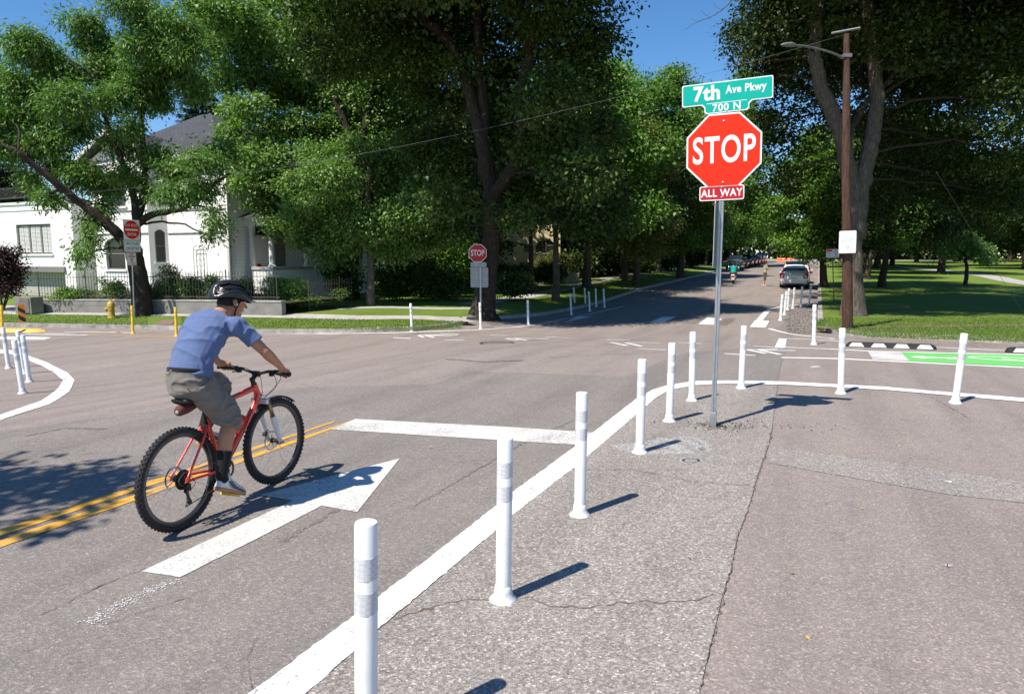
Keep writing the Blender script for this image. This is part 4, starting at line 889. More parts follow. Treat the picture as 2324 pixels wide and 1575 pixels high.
# low garden wall, iron fence, utility box
wl = [G(86, 709, .15), G(200, 709.5, .15), G(334, 711, .15), G(470, 713, .15), G(640, 716, .15)]
def run(mb, P, z0, z1, th, m=None):
    for a, b in zip(P[:-1], P[1:]):
        d_ = (b-a); n_ = Vector((-d_.y, d_.x, 0)).normalized()*th; vs = []
        for p_ in (a, b): vs += [Vector((p_.x, p_.y, p_.z+z0)), Vector((p_.x, p_.y, p_.z+z0))+n_, Vector((p_.x, p_.y, p_.z+z1))+n_, Vector((p_.x, p_.y, p_.z+z1))]
        mb.add(vs, [(0, 1, 2, 3), (4, 7, 6, 5), (0, 3, 7, 4), (3, 2, 6, 7), (2, 1, 5, 6), (1, 0, 4, 5)])
wh = (W(334, 683, wl[2].y).z-wl[2].z); wr = empty('garden_wall', wl[0]); tag(wr, 'low grey concrete garden wall below the iron fence of the white house', 'wall')
mb = MB(); run(mb, [p-wl[0] for p in wl], -.4, wh, .25); mb.build('wall_body', 'wall_concrete', wr)
mb = MB(); run(mb, [p-wl[0]+AD*-.02 for p in wl], wh+.001, wh+.05, .29); mb.build('coping', 'concrete', wr)
def iron_fence(P, h, lab, every=2.3):
    root = empty('iron_fence', P[0]); tag(root, lab, 'fence'); L = 0; Q = []
    for a, b in zip(P[:-1], P[1:]):
        k = max(1, int((b-a).length/.14))
        for j in range(k): Q.append(a.lerp(b, j/k))
    pan = max(6, int(every/.14)); i = 0
    while i < len(Q)-1:
        seg = Q[i:i+pan+1]; mb = MB()
        for j, q_ in enumerate(seg[1:-1]): q_ = q_-P[0]; mb.box(q_+Vector((0, 0, h/2-.02)), (.013, .013, h-.06-.06*(j % 2))); mb.lathe([(.014, 0), (0, .05)], 4, c=q_+Vector((0, 0, h-.05-.03*(j % 2))))
        for z_ in (.12, h-.22): mb.tube([seg[0]-P[0]+Vector((0, 0, z_)), seg[-1]-P[0]+Vector((0, 0, z_))], .012, 4)
        mb.build('fence_panel', 'iron', root); mb = MB(); mb.box(seg[0]-P[0]+Vector((0, 0, h/2+.02)), (.035, .035, h+.04)); mb.build('fence_post', 'iron', root); i += pan
iron_fence([p+Vector((0, 0, wh+.05))+AD*.12 for p in wl], 1.12, 'black iron picket fence on the low garden wall of the white house')
gsh = [G(640, 716, .15), G(700, 705, .15), G(760, 700, .15)]
iron_fence([p+AD*1.5 for p in gsh], 1.25, 'black iron picket fence behind the clipped hedge in the tree shade')
bx = empty('wall_pier', G(94, 709.5, .15)+Vector((-.3, -.25, 0)), -AZ); tag(bx, 'squat grey concrete pier with a dark hollow face at the end of the garden wall', 'pier')
mb = MB(); mb.box((0, 0, .33), (1.05, .5, .68)); mb.build('box_body', 'wall_concrete', bx, bevel=.01); mb = MB(); mb.box((.12, -.26, .33), (.62, .03, .58)); mb.build('dark_panel', 'asphalt_dark', bx)
# garden bed behind the wall
bed = [(p+AD*.27) for p in wl]; bp = [(p.x, p.y) for p in bed]+[(bed[-1]+AD*4).to_tuple()[:2], (C0+RD*2).to_tuple()[:2], (C0+RD*(-9.3)+AD*-1.0).to_tuple()[:2]]
tag(sheet('garden_bed', bp, wh*.85+.15, 'verge_soil'), kind='structure')
# drive
tag(sheet('driveway', px([(0, 709), (84, 709.5), (88, 700), (40, 694), (0, 694)], .14)+[(-40, 34)], .152, 'concrete'), kind='structure')
# second house, cream stucco behind the trees
P2 = Vector((*G(1110, 645)[:2], 0)); P2 = W(1110, 590, 52); P2.z = zt(P2.x, P2.y); h2 = empty('cream_house', P2, 0); tag(h2, 'sunlit cream stucco house with an arched window seen through the tree trunks', 'house')
k = P2.y/1549; qx = lambda u: (u-1110)*k; qz = lambda v: W(1200, v, P2.y).z-P2.z
mb = MB(); arch = (qx(1214), qx(1262), qz(574), qz(541), .6); sm = (qx(1188), qx(1206), qz(573), qz(556), 0); sm2 = (qx(1150), qx(1165), qz(573), qz(550), 0); up1 = (qx(1218), qx(1232), qz(505), qz(480), 0)
wall_with_holes(mb, (qx(1020), 0, 0), (1, 0, 0), qx(1270)-qx(1020), -.6, qz(470), [tuple(a-(qx(1020)) if i < 2 else a for i, a in enumerate(h)) for h in (arch, sm, sm2)], .3)
mb.box((qx(1020)+.15, 5, qz(530)-1), (.3, 9.3, qz(470)+2)); mb.box((qx(1270)-.15, 5, qz(530)-1), (.3, 9.3, qz(470)+2)); mb.build('wall', 'cream_wall', h2)
for h in (arch, sm, sm2): window(h2, v0, (1, 0, 0), h, rows=2, cols=2, depth=.15)
mb = MB(); a, b, z_ = qx(1010), qx(1275), qz(470); mb.add([(a, -.6, z_), (b, -.6, z_), (b, 10.2, z_), (a, 10.2, z_), (a+3, 4.8, z_+2.6), (b-3, 4.8, z_+2.6)], [(0, 1, 5, 4), (1, 2, 5), (2, 3, 4, 5), (3, 0, 4), (3, 2, 1, 0)]); mb.build('roof', 'slate_shingle', h2)
mb = MB(); mb.box((qx(1200), -4.5, .45), (qx(1300)-qx(1100), .3, .9)); o = mb.build('low_wall', 'wall_concrete', None); o.location = P2; tag(o, 'low pale garden wall in deep shade in front of the cream house', 'wall')
# pale rear house glimpsed through foliage between porch and trees
P3 = W(800, 600, 62); P3.z = zt(P3.x, P3.y); o = empty('pale_house', P3); tag(o, 'pale house wall glimpsed low through the foliage right of the porch', 'house')
mb = MB(); wall_with_holes(mb, (-9, 0, 0), (1, 0, 0), 16, -.5, 5.2, [(3, 4.4, 1.2, 3), (8, 9.4, 1.2, 3), (12, 13.4, 1.2, 3)], .3); mb.box((-8.85, 4.5, 2.3), (.3, 8.4, 5.8)); mb.box((6.85, 4.5, 2.3), (.3, 8.4, 5.8)); mb.build('wall', 'painted_brick', o)
for x in (3, 8, 12): window(o, Vector((-9, 0, 0)), (1, 0, 0), (x, x+1.4, 1.2, 3))
mb = MB(); mb.add([(-9.5, -.6, 5.2), (7.5, -.6, 5.2), (7.5, 9.2, 5.2), (-9.5, 9.2, 5.2), (-6, 4.3, 7.6), (4, 4.3, 7.6)], [(0, 1, 5, 4), (1, 2, 5), (2, 3, 4, 5), (3, 0, 4), (3, 2, 1, 0)]); mb.build('roof', 'slate_shingle', o)
# ================================================================ trees
RNG = np.random.default_rng(11)
def unit(a): return a/np.maximum(1e-9, np.linalg.norm(a, axis=1, keepdims=True))
def leaf_mesh(name, P, D, N, L, Wd, m, parent, fold=.25):
    """one kite shaped leaf per point: D direction, N normal"""
    n = len(P); D = unit(D); S = unit(np.cross(D, N)); N = np.cross(S, D); L = L[:, None]; Wd = Wd[:, None]
    V = np.empty((n, 4, 3), dtype=np.float32)
    V[:, 0] = P; V[:, 1] = P+D*L*.45+S*Wd*.5+N*Wd*fold; V[:, 2] = P+D*L; V[:, 3] = P+D*L*.45-S*Wd*.5+N*Wd*fold
    me = bpy.data.meshes.new(name); me.vertices.add(4*n); me.vertices.foreach_set('co', V.ravel())
    me.loops.add(4*n); me.loops.foreach_set('vertex_index', np.arange(4*n, dtype=np.int32)); me.polygons.add(n)
    me.polygons.foreach_set('loop_start', np.arange(0, 4*n, 4, dtype=np.int32)); me.polygons.foreach_set('loop_total', np.full(n, 4, dtype=np.int32)); me.update(calc_edges=True)
    return link(name, me, parent, m)
def crown_points(blobs, n, clus=.55, per=70, shell=.55, flat=.6):
    """blobs: (centre, radii). leaves gathered in small sprays spread through each blob"""
    vol = np.array([b[1][0]*b[1][1]*b[1][2] for b in blobs])**.72; vol = vol/vol.sum(); P = []; CC = []
    for (c, r), f in zip(blobs, vol):
        k = max(2, int(n*f/per)); d = unit(RNG.normal(size=(k, 3))); rr = (shell+(1-shell)*RNG.random(k))[:, None]**.7*RNG.uniform(.85, 1.12, (k, 1))
        C = np.array(c)+d*rr*np.array(r)
        sz = clus*RNG.uniform(.6, 1.35, k)
        off = RNG.normal(size=(k, per, 3))*np.array([.5, .5, .5*flat])*sz[:, None, None]
        P.append((C[:, None]+off).reshape(-1, 3)); CC.append(np.repeat(C, per, axis=0))
    return np.vstack(P), np.vstack(CC)
def crown(name, blobs, n, L, Wd, m, parent, droop=.5, upn=1.0, **k):
    P, C = crown_points(blobs, n, **k); q = len(P)
    D = unit(P-C)*.9+RNG.normal(size=(q, 3))*.55; D[:, 2] -= droop
    N = RNG.normal(size=(q, 3))*.55; N[:, 2] += upn
    l = L*RNG.uniform(.65, 1.3, q); return leaf_mesh(name, P, D, N, l, l*Wd/L*RNG.uniform(.8, 1.2, q), m, parent)
def wob(pts, amp, k=5, seed=0):
    P = catmull(pts, k); r = random.Random(seed)
    return [p if i in (0, len(P)-1) else p+Vector((r.gauss(0, amp), r.gauss(0, amp), r.gauss(0, amp))) for i, p in enumerate(P)]
def limb(mb, pts, r0, r1, n=12, amp=.015, seed=0, flare=0):
    P = wob(pts, amp, 5, seed); m = len(P); rs = [r0+(r1-r0)*(i/(m-1))**.85 for i in range(m)]
    if flare:
        for i in range(m): rs[i] += flare*math.exp(-((P[i].z-P[0].z)/.38)) 
    k0 = len(mb.v); mb.tube(P, rs, n)
    ph = [random.Random(seed+3).uniform(0, 6.3) for _ in range(3)]
    for i in range(m):                               # lobed, ridged section
        for k in range(n):
            v = mb.v[k0+i*n+k]; a = 2*math.pi*k/n; f = 1+.07*math.sin(3*a+ph[0]+i*.2)+.05*math.sin(5*a+ph[1]-i*.3)+(.22*math.exp(-((P[i].z-P[0].z)/.3))*math.sin(4*a+ph[2]) if flare else 0)
            mb.v[k0+i*n+k] = P[i]+(v-P[i])*f
    return P, rs
def twigs(mb, start_pts, blobs, r, seed=0, per=3):
    rg = random.Random(seed)
    for c, rr in blobs:
        c = Vector(c); s = min(start_pts, key=lambda q: (q[0]-c).length+(2.5 if q[0].z > c.z+.5 else 0)); a = s[0]; rad_ = min(r, s[1]*.6)
        mid = a.lerp(c, .5)+Vector((rg.gauss(0, .2), rg.gauss(0, .2), rg.uniform(0, .35))); limb(mb, [a, mid, c], rad_, rad_*.35, 6, .03, rg.randint(0, 999))
        for _ in range(per):
            d = Vector((rg.gauss(0, 1), rg.gauss(0, 1), rg.gauss(0, .7))).normalized(); e = c+Vector((d.x*rr[0], d.y*rr[1], d.z*rr[2]))*.85
            limb(mb, [c, c.lerp(e, .5)+Vector((0, 0, .12)), e], rad_*.35, .012, 4, .02, rg.randint(0, 999))
def pxblobs(lst, base, y, jit=0, ry=None):
    """(u, v, ru, rv[, dy]) of the photo as ellipsoids about base at depth y"""
    out = []; k = y/FPX; rg = random.Random(int(y*7))
    for b in lst:
        dy = b[4] if len(b) > 4 else rg.uniform(-jit, jit); c = W(b[0], b[1], y+dy)-base; s = (y+dy)/FPX; out.append((c, (b[2]*s, (ry or (b[2]+b[3])/2*s), b[3]*s)))
    return out
# ---- honey locust at the left corner
b = G(324, 716, .13); T1 = empty('honey_locust', b); tag(T1, 'feathery honey locust leaning over the corner in front of the white house', 'tree')
L = lambda u, v, dy=0: W(u, v, b.y+dy)-b; k = b.y/FPX
mb = MB(); st = []
def lb(pts, r0, r1, **kw):
    P, rs = limb(mb, pts, r0*k, r1*k, **kw); st.extend(zip(P[2:], rs[2:])); return P
lb([Vector((0, 0, -.3)), L(322, 690), L(316, 640), L(306, 590), L(300, 560, -.1)], 21, 17, flare=.14, seed=1, n=16)
lb([L(303, 580), L(280, 545, -.2), L(240, 505, -.5), L(190, 465, -.8), L(140, 425, -1.2), L(90, 385, -1.6), L(40, 345, -2)], 14, 5, seed=2)
lb([L(301, 568), L(308, 530, .2), L(310, 495, .3), L(302, 440, .4), L(285, 385, .3), L(262, 330, .2), L(240, 270, 0), L(215, 180, -.3)], 12, 3, seed=3)
lb([L(309, 505, .3), L(326, 440, .5), L(327, 350, .6), L(322, 280, .5), L(332, 180, .5), L(340, 80, .3)], 9, 2.5, seed=4)
lb([L(310, 512, .3), L(345, 487, .2), L(400, 478, 0), L(445, 455, -.3), L(480, 425, -.5), L(520, 395, -.6)], 9, 2.5, seed=5)
B1 = pxblobs([(70, 120, 62, 30), (130, 160, 60, 34), (30, 200, 62, 36), (20, 270, 60, 38), (150, 230, 60, 34), (90, 250, 50, 30), (55, 85, 40, 18), (190, 50, 44, 22), (225, 105, 58, 30), (240, 165, 52, 30), (290, 8, 50, 22), (345, 45, 46, 28), (400, 55, 50, 28), (330, 105, 62, 34), (425, 120, 46, 30), (395, 165, 50, 30), (320, 175, 58, 34), (440, 200, 36, 24), (260, 225, 52, 32), (345, 228, 52, 26), (185, 290, 50, 30), (50, 335, 50, 36), (115, 320, 48, 30), (290, 290, 36, 20), (400, 385, 50, 24), (460, 370, 46, 26), (500, 345, 34, 24), (360, 350, 34, 18), (262, 325, 30, 20), (240, 415, 42, 28), (285, 395, 34, 18), (185, 395, 46, 32), (140, 380, 34, 24), (120, 450, 32, 20), (70, 410, 26, 16), (465, 430, 38, 24), (485, 490, 14, 36), (390, 440, 46, 20), (330, 430, 22, 18), (-40, 180, 60, 60), (-50, 280, 55, 55), (205, 545, 16, 30), (185, 590, 10, 24), (210, 500, 26, 20), (480, 535, 12, 14), (230, 470, 24, 18), (300, 348, 24, 14)], b, b.y, 1.5)
twigs(mb, st, B1, .06, 7, 4); mb.build('trunk', 'bark_dark', T1, smooth=True)
crown('crown', B1, 110000, .175, .055, 'leaf_locust', T1, droop=.85, upn=.9, clus=.44, per=52, shell=.25, flat=.8)
# ---- young ash with bright leaves
def tree_px(name, lab, base, trunk, limbs, blobs, n, leaf, lm, bm_, r=.05, flare=.1, jit=2.0, extra=(), seed=1, **kw):
    t = empty(name, base); tag(t, lab, 'tree'); mb = MB(); st = []; k = base.y/FPX
    L = lambda q: W(q[0], q[1], base.y+(q[2] if len(q) > 2 else 0))-base
    P, rs = limb(mb, [Vector((0, 0, -.3))]+[L(q) for q in trunk[0]], trunk[1]*k, trunk[2]*k, 16, .02, seed, flare); st += list(zip(P[4:], rs[4:]))
    for q, r0, r1 in limbs:
        P, rs = limb(mb, [L(z) for z in q], r0*k, r1*k, 12, .03, seed+len(st)); st += list(zip(P[1:], rs[1:]))
    B = pxblobs(blobs, base, base.y, jit)+[(Vector(c), r_) for c, r_ in extra]
    mb.build('trunk', bm_, t, smooth=True); mb = MB(); twigs(mb, st, B, r, seed, 3); mb.build('branches', 'bark_dark', t, smooth=True); crown('crown', B, n, leaf[0], leaf[1], lm, t, **kw); return t
b = G(842, 694, .14)
tree_px('ash_tree', 'small ash tree with a slim straight trunk and bright green lower leaves beside the porch', b, ([(842, 640), (841, 590), (838, 520), (835, 440), (838, 380)], 9.5, 4), [], [(700, 470, 50, 34), (660, 420, 34, 26), (750, 400, 60, 38), (705, 535, 44, 26), (770, 545, 55, 30), (770, 470, 60, 36), (850, 420, 55, 40), (850, 510, 65, 38), (880, 350, 40, 32), (800, 340, 34, 28), (930, 480, 52, 40), (960, 430, 42, 34), (900, 560, 50, 30), (990, 520, 44, 44), (720, 350, 40, 26), (740, 580, 26, 16)], 50000, (.165, .085), 'leaf_ash', 'bark_grey', jit=1.6, clus=.55, per=60, droop=.5)
b = G(985, 676, .14)
tree_px('understory_shrub_tree', 'low leafy bright green shrub growing left of the far stop sign', b, ([(984, 650), (982, 620)], 4, 2), [], [(975, 590, 40, 28), (1015, 560, 40, 30), (950, 630, 38, 20), (1000, 620, 42, 26), (1040, 600, 26, 26), (985, 655, 44, 14)], 12000, (.15, .09), 'leaf_bright', 'bark_dark', jit=.8, clus=.5, per=60)
# ---- tall dark maple behind the ash
b = W(800, 672, 35); b.z = zt(b.x, b.y)
tree_px('maple_tree', 'tall dark spreading maple behind the small ash, right of the white house', b, ([(800, 600), (805, 500), (812, 400), (815, 330)], 16, 10), [([(812, 380), (780, 270), (740, 180), (720, 80)], 8, 3), ([(815, 340), (840, 240), (870, 130), (880, 30)], 8, 3), ([(810, 400), (720, 330), (640, 270), (580, 220)], 6, 2), ([(813, 370), (890, 300), (950, 260)], 6, 2)],
        [(520, 30, 60, 40), (580, 90, 62, 40), (545, 150, 40, 26), (640, 30, 70, 42), (660, 110, 62, 42), (600, 170, 44, 28), (640, 210, 55, 36), (740, 40, 70, 44), (750, 130, 66, 44), (720, 210, 60, 38), (850, 50, 70, 46), (880, 150, 66, 46), (820, 220, 66, 40), (940, 50, 60, 44), (680, 290, 56, 34), (625, 290, 40, 28), (770, 290, 56, 34), (870, 290, 56, 36), (935, 230, 55, 44), (585, 340, 38, 28, -2), (610, 400, 44, 30, -2), (650, 450, 36, 26, -2), (600, 455, 30, 20, -2), (480, 50, 40, 30), (455, 10, 40, 22), (500, 110, 26, 20), (575, 240, 30, 22), (510, 180, 34, 30), (545, 250, 34, 26, -1), (535, 300, 30, 24, -2), (600, 365, 46, 30, -3), (560, 415, 30, 24, -3), (635, 505, 30, 20, -3), (470, 90, 34, 22)], 165000, (.18, .12), 'leaf_ash', 'bark_dark', jit=3.0, extra=[((0, 3, 13), (4, 3, 3)), ((4, 2, 14), (3, 3, 2))], clus=.62, per=70)
# ---- the big elm by the far stop sign
b = G(1097, 716, .14)
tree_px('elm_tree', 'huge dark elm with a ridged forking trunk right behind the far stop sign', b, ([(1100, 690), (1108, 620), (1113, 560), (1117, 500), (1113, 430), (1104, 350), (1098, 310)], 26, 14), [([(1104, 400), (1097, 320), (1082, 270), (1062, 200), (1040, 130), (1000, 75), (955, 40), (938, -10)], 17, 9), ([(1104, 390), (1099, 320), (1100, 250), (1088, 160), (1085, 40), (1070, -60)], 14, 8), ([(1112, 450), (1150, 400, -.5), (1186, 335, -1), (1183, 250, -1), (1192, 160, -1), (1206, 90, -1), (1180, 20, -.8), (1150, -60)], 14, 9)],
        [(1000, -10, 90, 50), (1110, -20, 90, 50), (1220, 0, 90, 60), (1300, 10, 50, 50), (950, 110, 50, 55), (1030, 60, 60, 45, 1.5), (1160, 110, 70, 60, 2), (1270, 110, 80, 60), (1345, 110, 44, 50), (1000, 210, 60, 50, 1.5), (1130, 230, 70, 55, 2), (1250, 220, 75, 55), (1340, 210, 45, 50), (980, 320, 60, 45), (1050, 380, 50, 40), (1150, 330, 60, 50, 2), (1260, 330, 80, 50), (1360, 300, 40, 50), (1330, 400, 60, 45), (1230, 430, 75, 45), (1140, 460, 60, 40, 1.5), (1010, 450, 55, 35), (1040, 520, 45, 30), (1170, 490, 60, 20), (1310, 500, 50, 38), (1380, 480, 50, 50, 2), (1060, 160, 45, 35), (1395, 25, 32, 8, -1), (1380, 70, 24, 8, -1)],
        200000, (.165, .11), 'leaf_elm', 'bark_dark', r=.07, flare=.24, jit=3.5, extra=[((-2.2, -5, 11.2), (3.0, 2.2, 1.3)), ((.6, -5, 11.8), (1.9, 2.0, 1.2)), ((-3, -2, 13), (3.5, 3, 2.2)), ((1, -3, 14), (3.5, 3, 2.2)), ((3, -2, 13), (2.8, 3, 2)), ((0, 2, 15), (4, 3.5, 2.5)), ((-5, 1, 11), (2.5, 2.5, 2))], clus=.75, per=70)  # extra: high crown clumps added to shade the leaves below
# ---- park elm behind the utility pole
b = G(1938, 716, .14)
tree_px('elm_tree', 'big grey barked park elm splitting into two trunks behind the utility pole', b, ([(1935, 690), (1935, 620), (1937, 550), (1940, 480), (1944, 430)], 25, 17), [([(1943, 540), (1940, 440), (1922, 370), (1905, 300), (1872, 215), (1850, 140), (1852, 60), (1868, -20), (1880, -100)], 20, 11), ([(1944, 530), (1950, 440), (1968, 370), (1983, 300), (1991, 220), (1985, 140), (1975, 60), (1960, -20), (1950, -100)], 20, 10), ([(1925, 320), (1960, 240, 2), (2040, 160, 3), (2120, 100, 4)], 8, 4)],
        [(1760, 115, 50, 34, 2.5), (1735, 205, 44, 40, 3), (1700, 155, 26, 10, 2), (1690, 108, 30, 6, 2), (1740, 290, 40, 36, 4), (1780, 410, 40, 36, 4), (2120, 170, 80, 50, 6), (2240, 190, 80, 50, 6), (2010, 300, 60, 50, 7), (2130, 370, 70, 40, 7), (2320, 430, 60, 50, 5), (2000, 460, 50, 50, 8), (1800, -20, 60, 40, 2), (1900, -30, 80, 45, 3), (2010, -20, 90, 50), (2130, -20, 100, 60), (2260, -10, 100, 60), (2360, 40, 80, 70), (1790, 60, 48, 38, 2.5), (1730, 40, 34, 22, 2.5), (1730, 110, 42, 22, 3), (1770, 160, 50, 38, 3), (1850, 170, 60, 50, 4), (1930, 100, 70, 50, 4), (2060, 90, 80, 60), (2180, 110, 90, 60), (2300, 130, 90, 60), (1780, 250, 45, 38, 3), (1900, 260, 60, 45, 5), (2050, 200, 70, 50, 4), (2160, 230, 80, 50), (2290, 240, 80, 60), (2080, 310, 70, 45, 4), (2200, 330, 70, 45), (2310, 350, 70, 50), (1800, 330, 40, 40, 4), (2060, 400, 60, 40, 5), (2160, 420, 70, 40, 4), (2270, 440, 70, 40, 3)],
        340000, (.16, .10), 'leaf_park', 'bark_grey', r=.06, flare=.2, jit=2.5, extra=[((5, 12, 12), (4, 4, 1.6)), ((11, 12, 12), (4, 4, 1.6)), ((17, 11, 12), (4.5, 4, 1.6)), ((9, 3, 11), (3.5, 3, 1.4)), ((-1, 2, 11.5), (3, 3, 1.3)), ((4, 4, 11.2), (3, 3, 1.3)), ((8, 8, 11.5), (3.5, 3.5, 1.4)), ((1, 8, 12), (3.5, 3.5, 1.4)), ((14, 6, 11.5), (4, 4, 1.5)), ((-3.9, -3, 11.8), (2.1, 2, 1.2)), ((-2.5, -4, 11.8), (2.6, 2, 1.5)), ((4, -4, 12), (3.5, 2.5, 2)), ((8, -2, 12), (3.5, 3, 2)), ((11, 1, 11), (3.5, 3, 2)), ((1, -3, 14), (3.5, 3, 2)), ((6, -4, 14), (4, 3, 2)), ((12, 5, 12), (4, 4, 2.5)), ((-1, 0, 11), (3, 3, 2)), ((3, -1, 12), (3.5, 3, 2)), ((6, 0, 12), (3, 3, 2)), ((2, 3, 13), (4, 3, 2)), ((8, 3, 10), (3, 3, 2.5)), ((5, 6, 11), (3.5, 3, 2.5))], clus=.62, per=70)  # extra: overhead canopy clumps added to shade the lawn and inner crown
o = empty('bare_branch', W(1668, -8, 19)); tag(o, 'thin leafless branch reaching into the blue sky above the street name sign', 'branch'); mb = MB(); L = lambda u, v: W(u, v, 19)-o.location
limb(mb, [L(1668, -8), L(1640, 22), L(1612, 40), L(1580, 52), L(1552, 70)], .018, .004, 5, .008, 3); limb(mb, [L(1612, 40), L(1600, 34), L(1590, 22)], .006, .003, 4, .005, 4); limb(mb, [L(1640, 22), L(1628, 18), L(1618, 4)], .006, .003, 4, .005, 5); limb(mb, [L(1590, 48), L(1575, 48), L(1566, 40)], .004, .002, 4, .004, 6); mb.build('wood', 'bark_grey', o, smooth=True)
# ---- mid distance singles
b = G(1262, 680, .14); tree_px('street_tree', 'slim pale trunked tree standing left of the shaded post group', b, ([(1263, 640), (1262, 580), (1260, 500), (1262, 430)], 8.5, 5), [], [(1262, 420, 70, 40), (1320, 370, 60, 50), (1220, 360, 60, 50), (1290, 450, 60, 34), (1360, 440, 50, 44), (1270, 300, 70, 50), (1340, 520, 50, 26)], 46000, (.20, .13), 'leaf_park', 'bark_grey', jit=3, clus=.8, per=60)
b = G(1206, 664, .14); tree_px('street_tree', 'thin black trunk in shade in front of the cream house', b, ([(1206, 620), (1205, 560), (1204, 500)], 6.5, 4), [], [(1200, 470, 60, 34), (1150, 440, 50, 40), (1100, 480, 50, 40), (1110, 560, 20, 22), (1235, 420, 60, 40)], 26000, (.20, .14), 'leaf_park', 'bark_dark', jit=3, clus=.8, per=60)
b = G(1445, 648, .14); tree_px('olive_green_tree', 'olive toned tree of the avenue left of the big stop sign', b, ([(1445, 610), (1443, 560), (1440, 480)], 8, 5), [([(1442, 500), (1430, 420), (1420, 330)], 4, 2)], [(1420, 260, 36, 32), (1450, 310, 44, 34), (1400, 340, 46, 36), (1375, 400, 44, 36), (1440, 390, 50, 36), (1490, 380, 36, 40), (1400, 460, 50, 34), (1470, 460, 46, 36), (1500, 510, 40, 34), (1420, 520, 46, 28), (1460, 565, 44, 20), (1380, 530, 34, 26), (1350, 450, 30, 30)], 52000, (.17, .09), 'leaf_olive', 'bark_brown', jit=2.2, clus=.7, per=60)
b = G(1545, 630, .13)
tree_px('linden_tree', 'bright green round crowned tree directly left of the STOP plate against the sky', b, ([(1545, 600), (1545, 540), (1545, 450)], 9, 5), [([(1545, 480), (1540, 380), (1530, 280)], 4, 2)], [(1530, 180, 30, 26), (1500, 220, 32, 28), (1560, 225, 36, 32), (1490, 280, 36, 32), (1545, 290, 46, 34), (1600, 300, 36, 40), (1520, 350, 46, 34), (1585, 370, 44, 36), (1540, 420, 50, 34), (1600, 450, 44, 36), (1500, 460, 40, 34), (1560, 500, 50, 34), (1610, 530, 40, 26), (1530, 550, 40, 22)], 60000, (.24, .14), 'leaf_bright', 'bark_brown', jit=2.5, clus=.85, per=60)
b = G(1420, 638, .13)
tree_px('poplar_tree', 'narrow upright poplar crowns peeking above the dark elm at left of the sky gap', b, ([(1420, 590), (1420, 450), (1420, 300)], 6, 3), [], [(1405, 170, 16, 26), (1412, 215, 24, 30), (1438, 215, 14, 34), (1440, 260, 24, 34), (1400, 270, 30, 34), (1425, 320, 40, 40), (1410, 400, 44, 44)], 24000, (.26, .15), 'leaf_ash', 'bark_brown', jit=1.5, clus=.8, per=50)
b = G(1662, 604, .13)
tree_px('linden_tree', 'tree filling the gap right of the STOP plate over the distant street', b, ([(1668, 575), (1668, 500)], 5, 3), [], [(1690, 200, 34, 40), (1670, 270, 40, 40), (1720, 290, 36, 40), (1650, 340, 36, 40), (1700, 370, 44, 40), (1660, 420, 44, 40), (1720, 440, 34, 40), (1640, 490, 40, 30), (1690, 500, 44, 34), (1745, 500, 20, 26), (1650, 545, 44, 20)], 46000, (.30, .18), 'leaf_bright', 'bark_brown', jit=3, clus=1.0, per=60)
b = G(1872, 652, .13)
tree_px('street_tree', 'leafy kerbside tree hanging over the parked silver hatchback', b, ([(1868, 620), (1866, 560), (1860, 470)], 9, 5), [([(1862, 500), (1830, 420), (1800, 380)], 4, 2)], [(1790, 400, 34, 30), (1760, 470, 26, 24), (1820, 450, 44, 34), (1800, 520, 36, 24), (1850, 520, 40, 30), (1880, 440, 44, 44), (1830, 380, 44, 40), (1870, 330, 50, 44), (1800, 560, 26, 16), (1850, 570, 36, 16), (1780, 545, 22, 14), (1890, 560, 30, 24)], 38000, (.17, .11), 'leaf_bright', 'bark_dark', jit=1.6, clus=.6, per=60)
# ---- prototypes for the avenue and the park, copied with other turns and sizes
def proto_tree(name, h, rc, base_h, n, lm, bm_, seed, leaf=(.26, .17)):
    t = empty(name); rg = random.Random(seed); B = []
    for i in range(13):
        a = rg.uniform(0, 6.28); z = base_h+(h-base_h)*(.12+.8*(i/12)); q = rc*math.sin(math.pi*min(1, .25+.72*(z-base_h)/(h-base_h)))**.7*rg.uniform(.35, .7)
        s = rc*rg.uniform(.38, .55); B.append((Vector((q*math.cos(a), q*math.sin(a), z)), (s, s, s*.62)))
    mb = MB(); P, rs = limb(mb, [Vector((0, 0, -.4)), Vector((.05, 0, 1)), Vector((rg.uniform(-.2, .2), .1, base_h)), Vector((rg.uniform(-.3, .3), 0, base_h+(h-base_h)*.5))], rc*.060, rc*.025, 12, .03, seed, .12)
    twigs(mb, list(zip(P[6:], rs[6:])), B, .1, seed, 2); mb.build('trunk', bm_, t, smooth=True); crown('crown', B, n, leaf[0], leaf[1], lm, t, clus=1.0, per=60); return t
PA = proto_tree('avenue_tree', 13, 5.4, 3.0, 32000, 'leaf_park', 'bark_dark', 3)
PB = proto_tree('avenue_tree', 15, 5.8, 3.4, 26000, 'leaf_bright', 'bark_brown', 8)
PC = proto_tree('park_tree', 14, 7.2, 2.7, 42000, 'leaf_park', 'bark_dark', 5)
ords = ['first', 'second', 'third', 'fourth', 'fifth', 'sixth', 'seventh', 'eighth', 'ninth', 'tenth', 'eleventh', 'twelfth', 'thirteenth', 'fourteenth', 'fifteenth', 'sixteenth', 'seventeenth', 'eighteenth', 'nineteenth', 'twentieth', 'twenty-first', 'twenty-second', 'twenty-third', 'twenty-fourth', 'twenty-fifth', 'twenty-sixth', 'twenty-seventh', 'twenty-eighth', 'twenty-ninth', 'thirtieth', 'thirty-first', 'thirty-second', 'thirty-third', 'thirty-fourth', 'thirty-fifth', 'thirty-sixth']
used = set(); rg = random.Random(21)
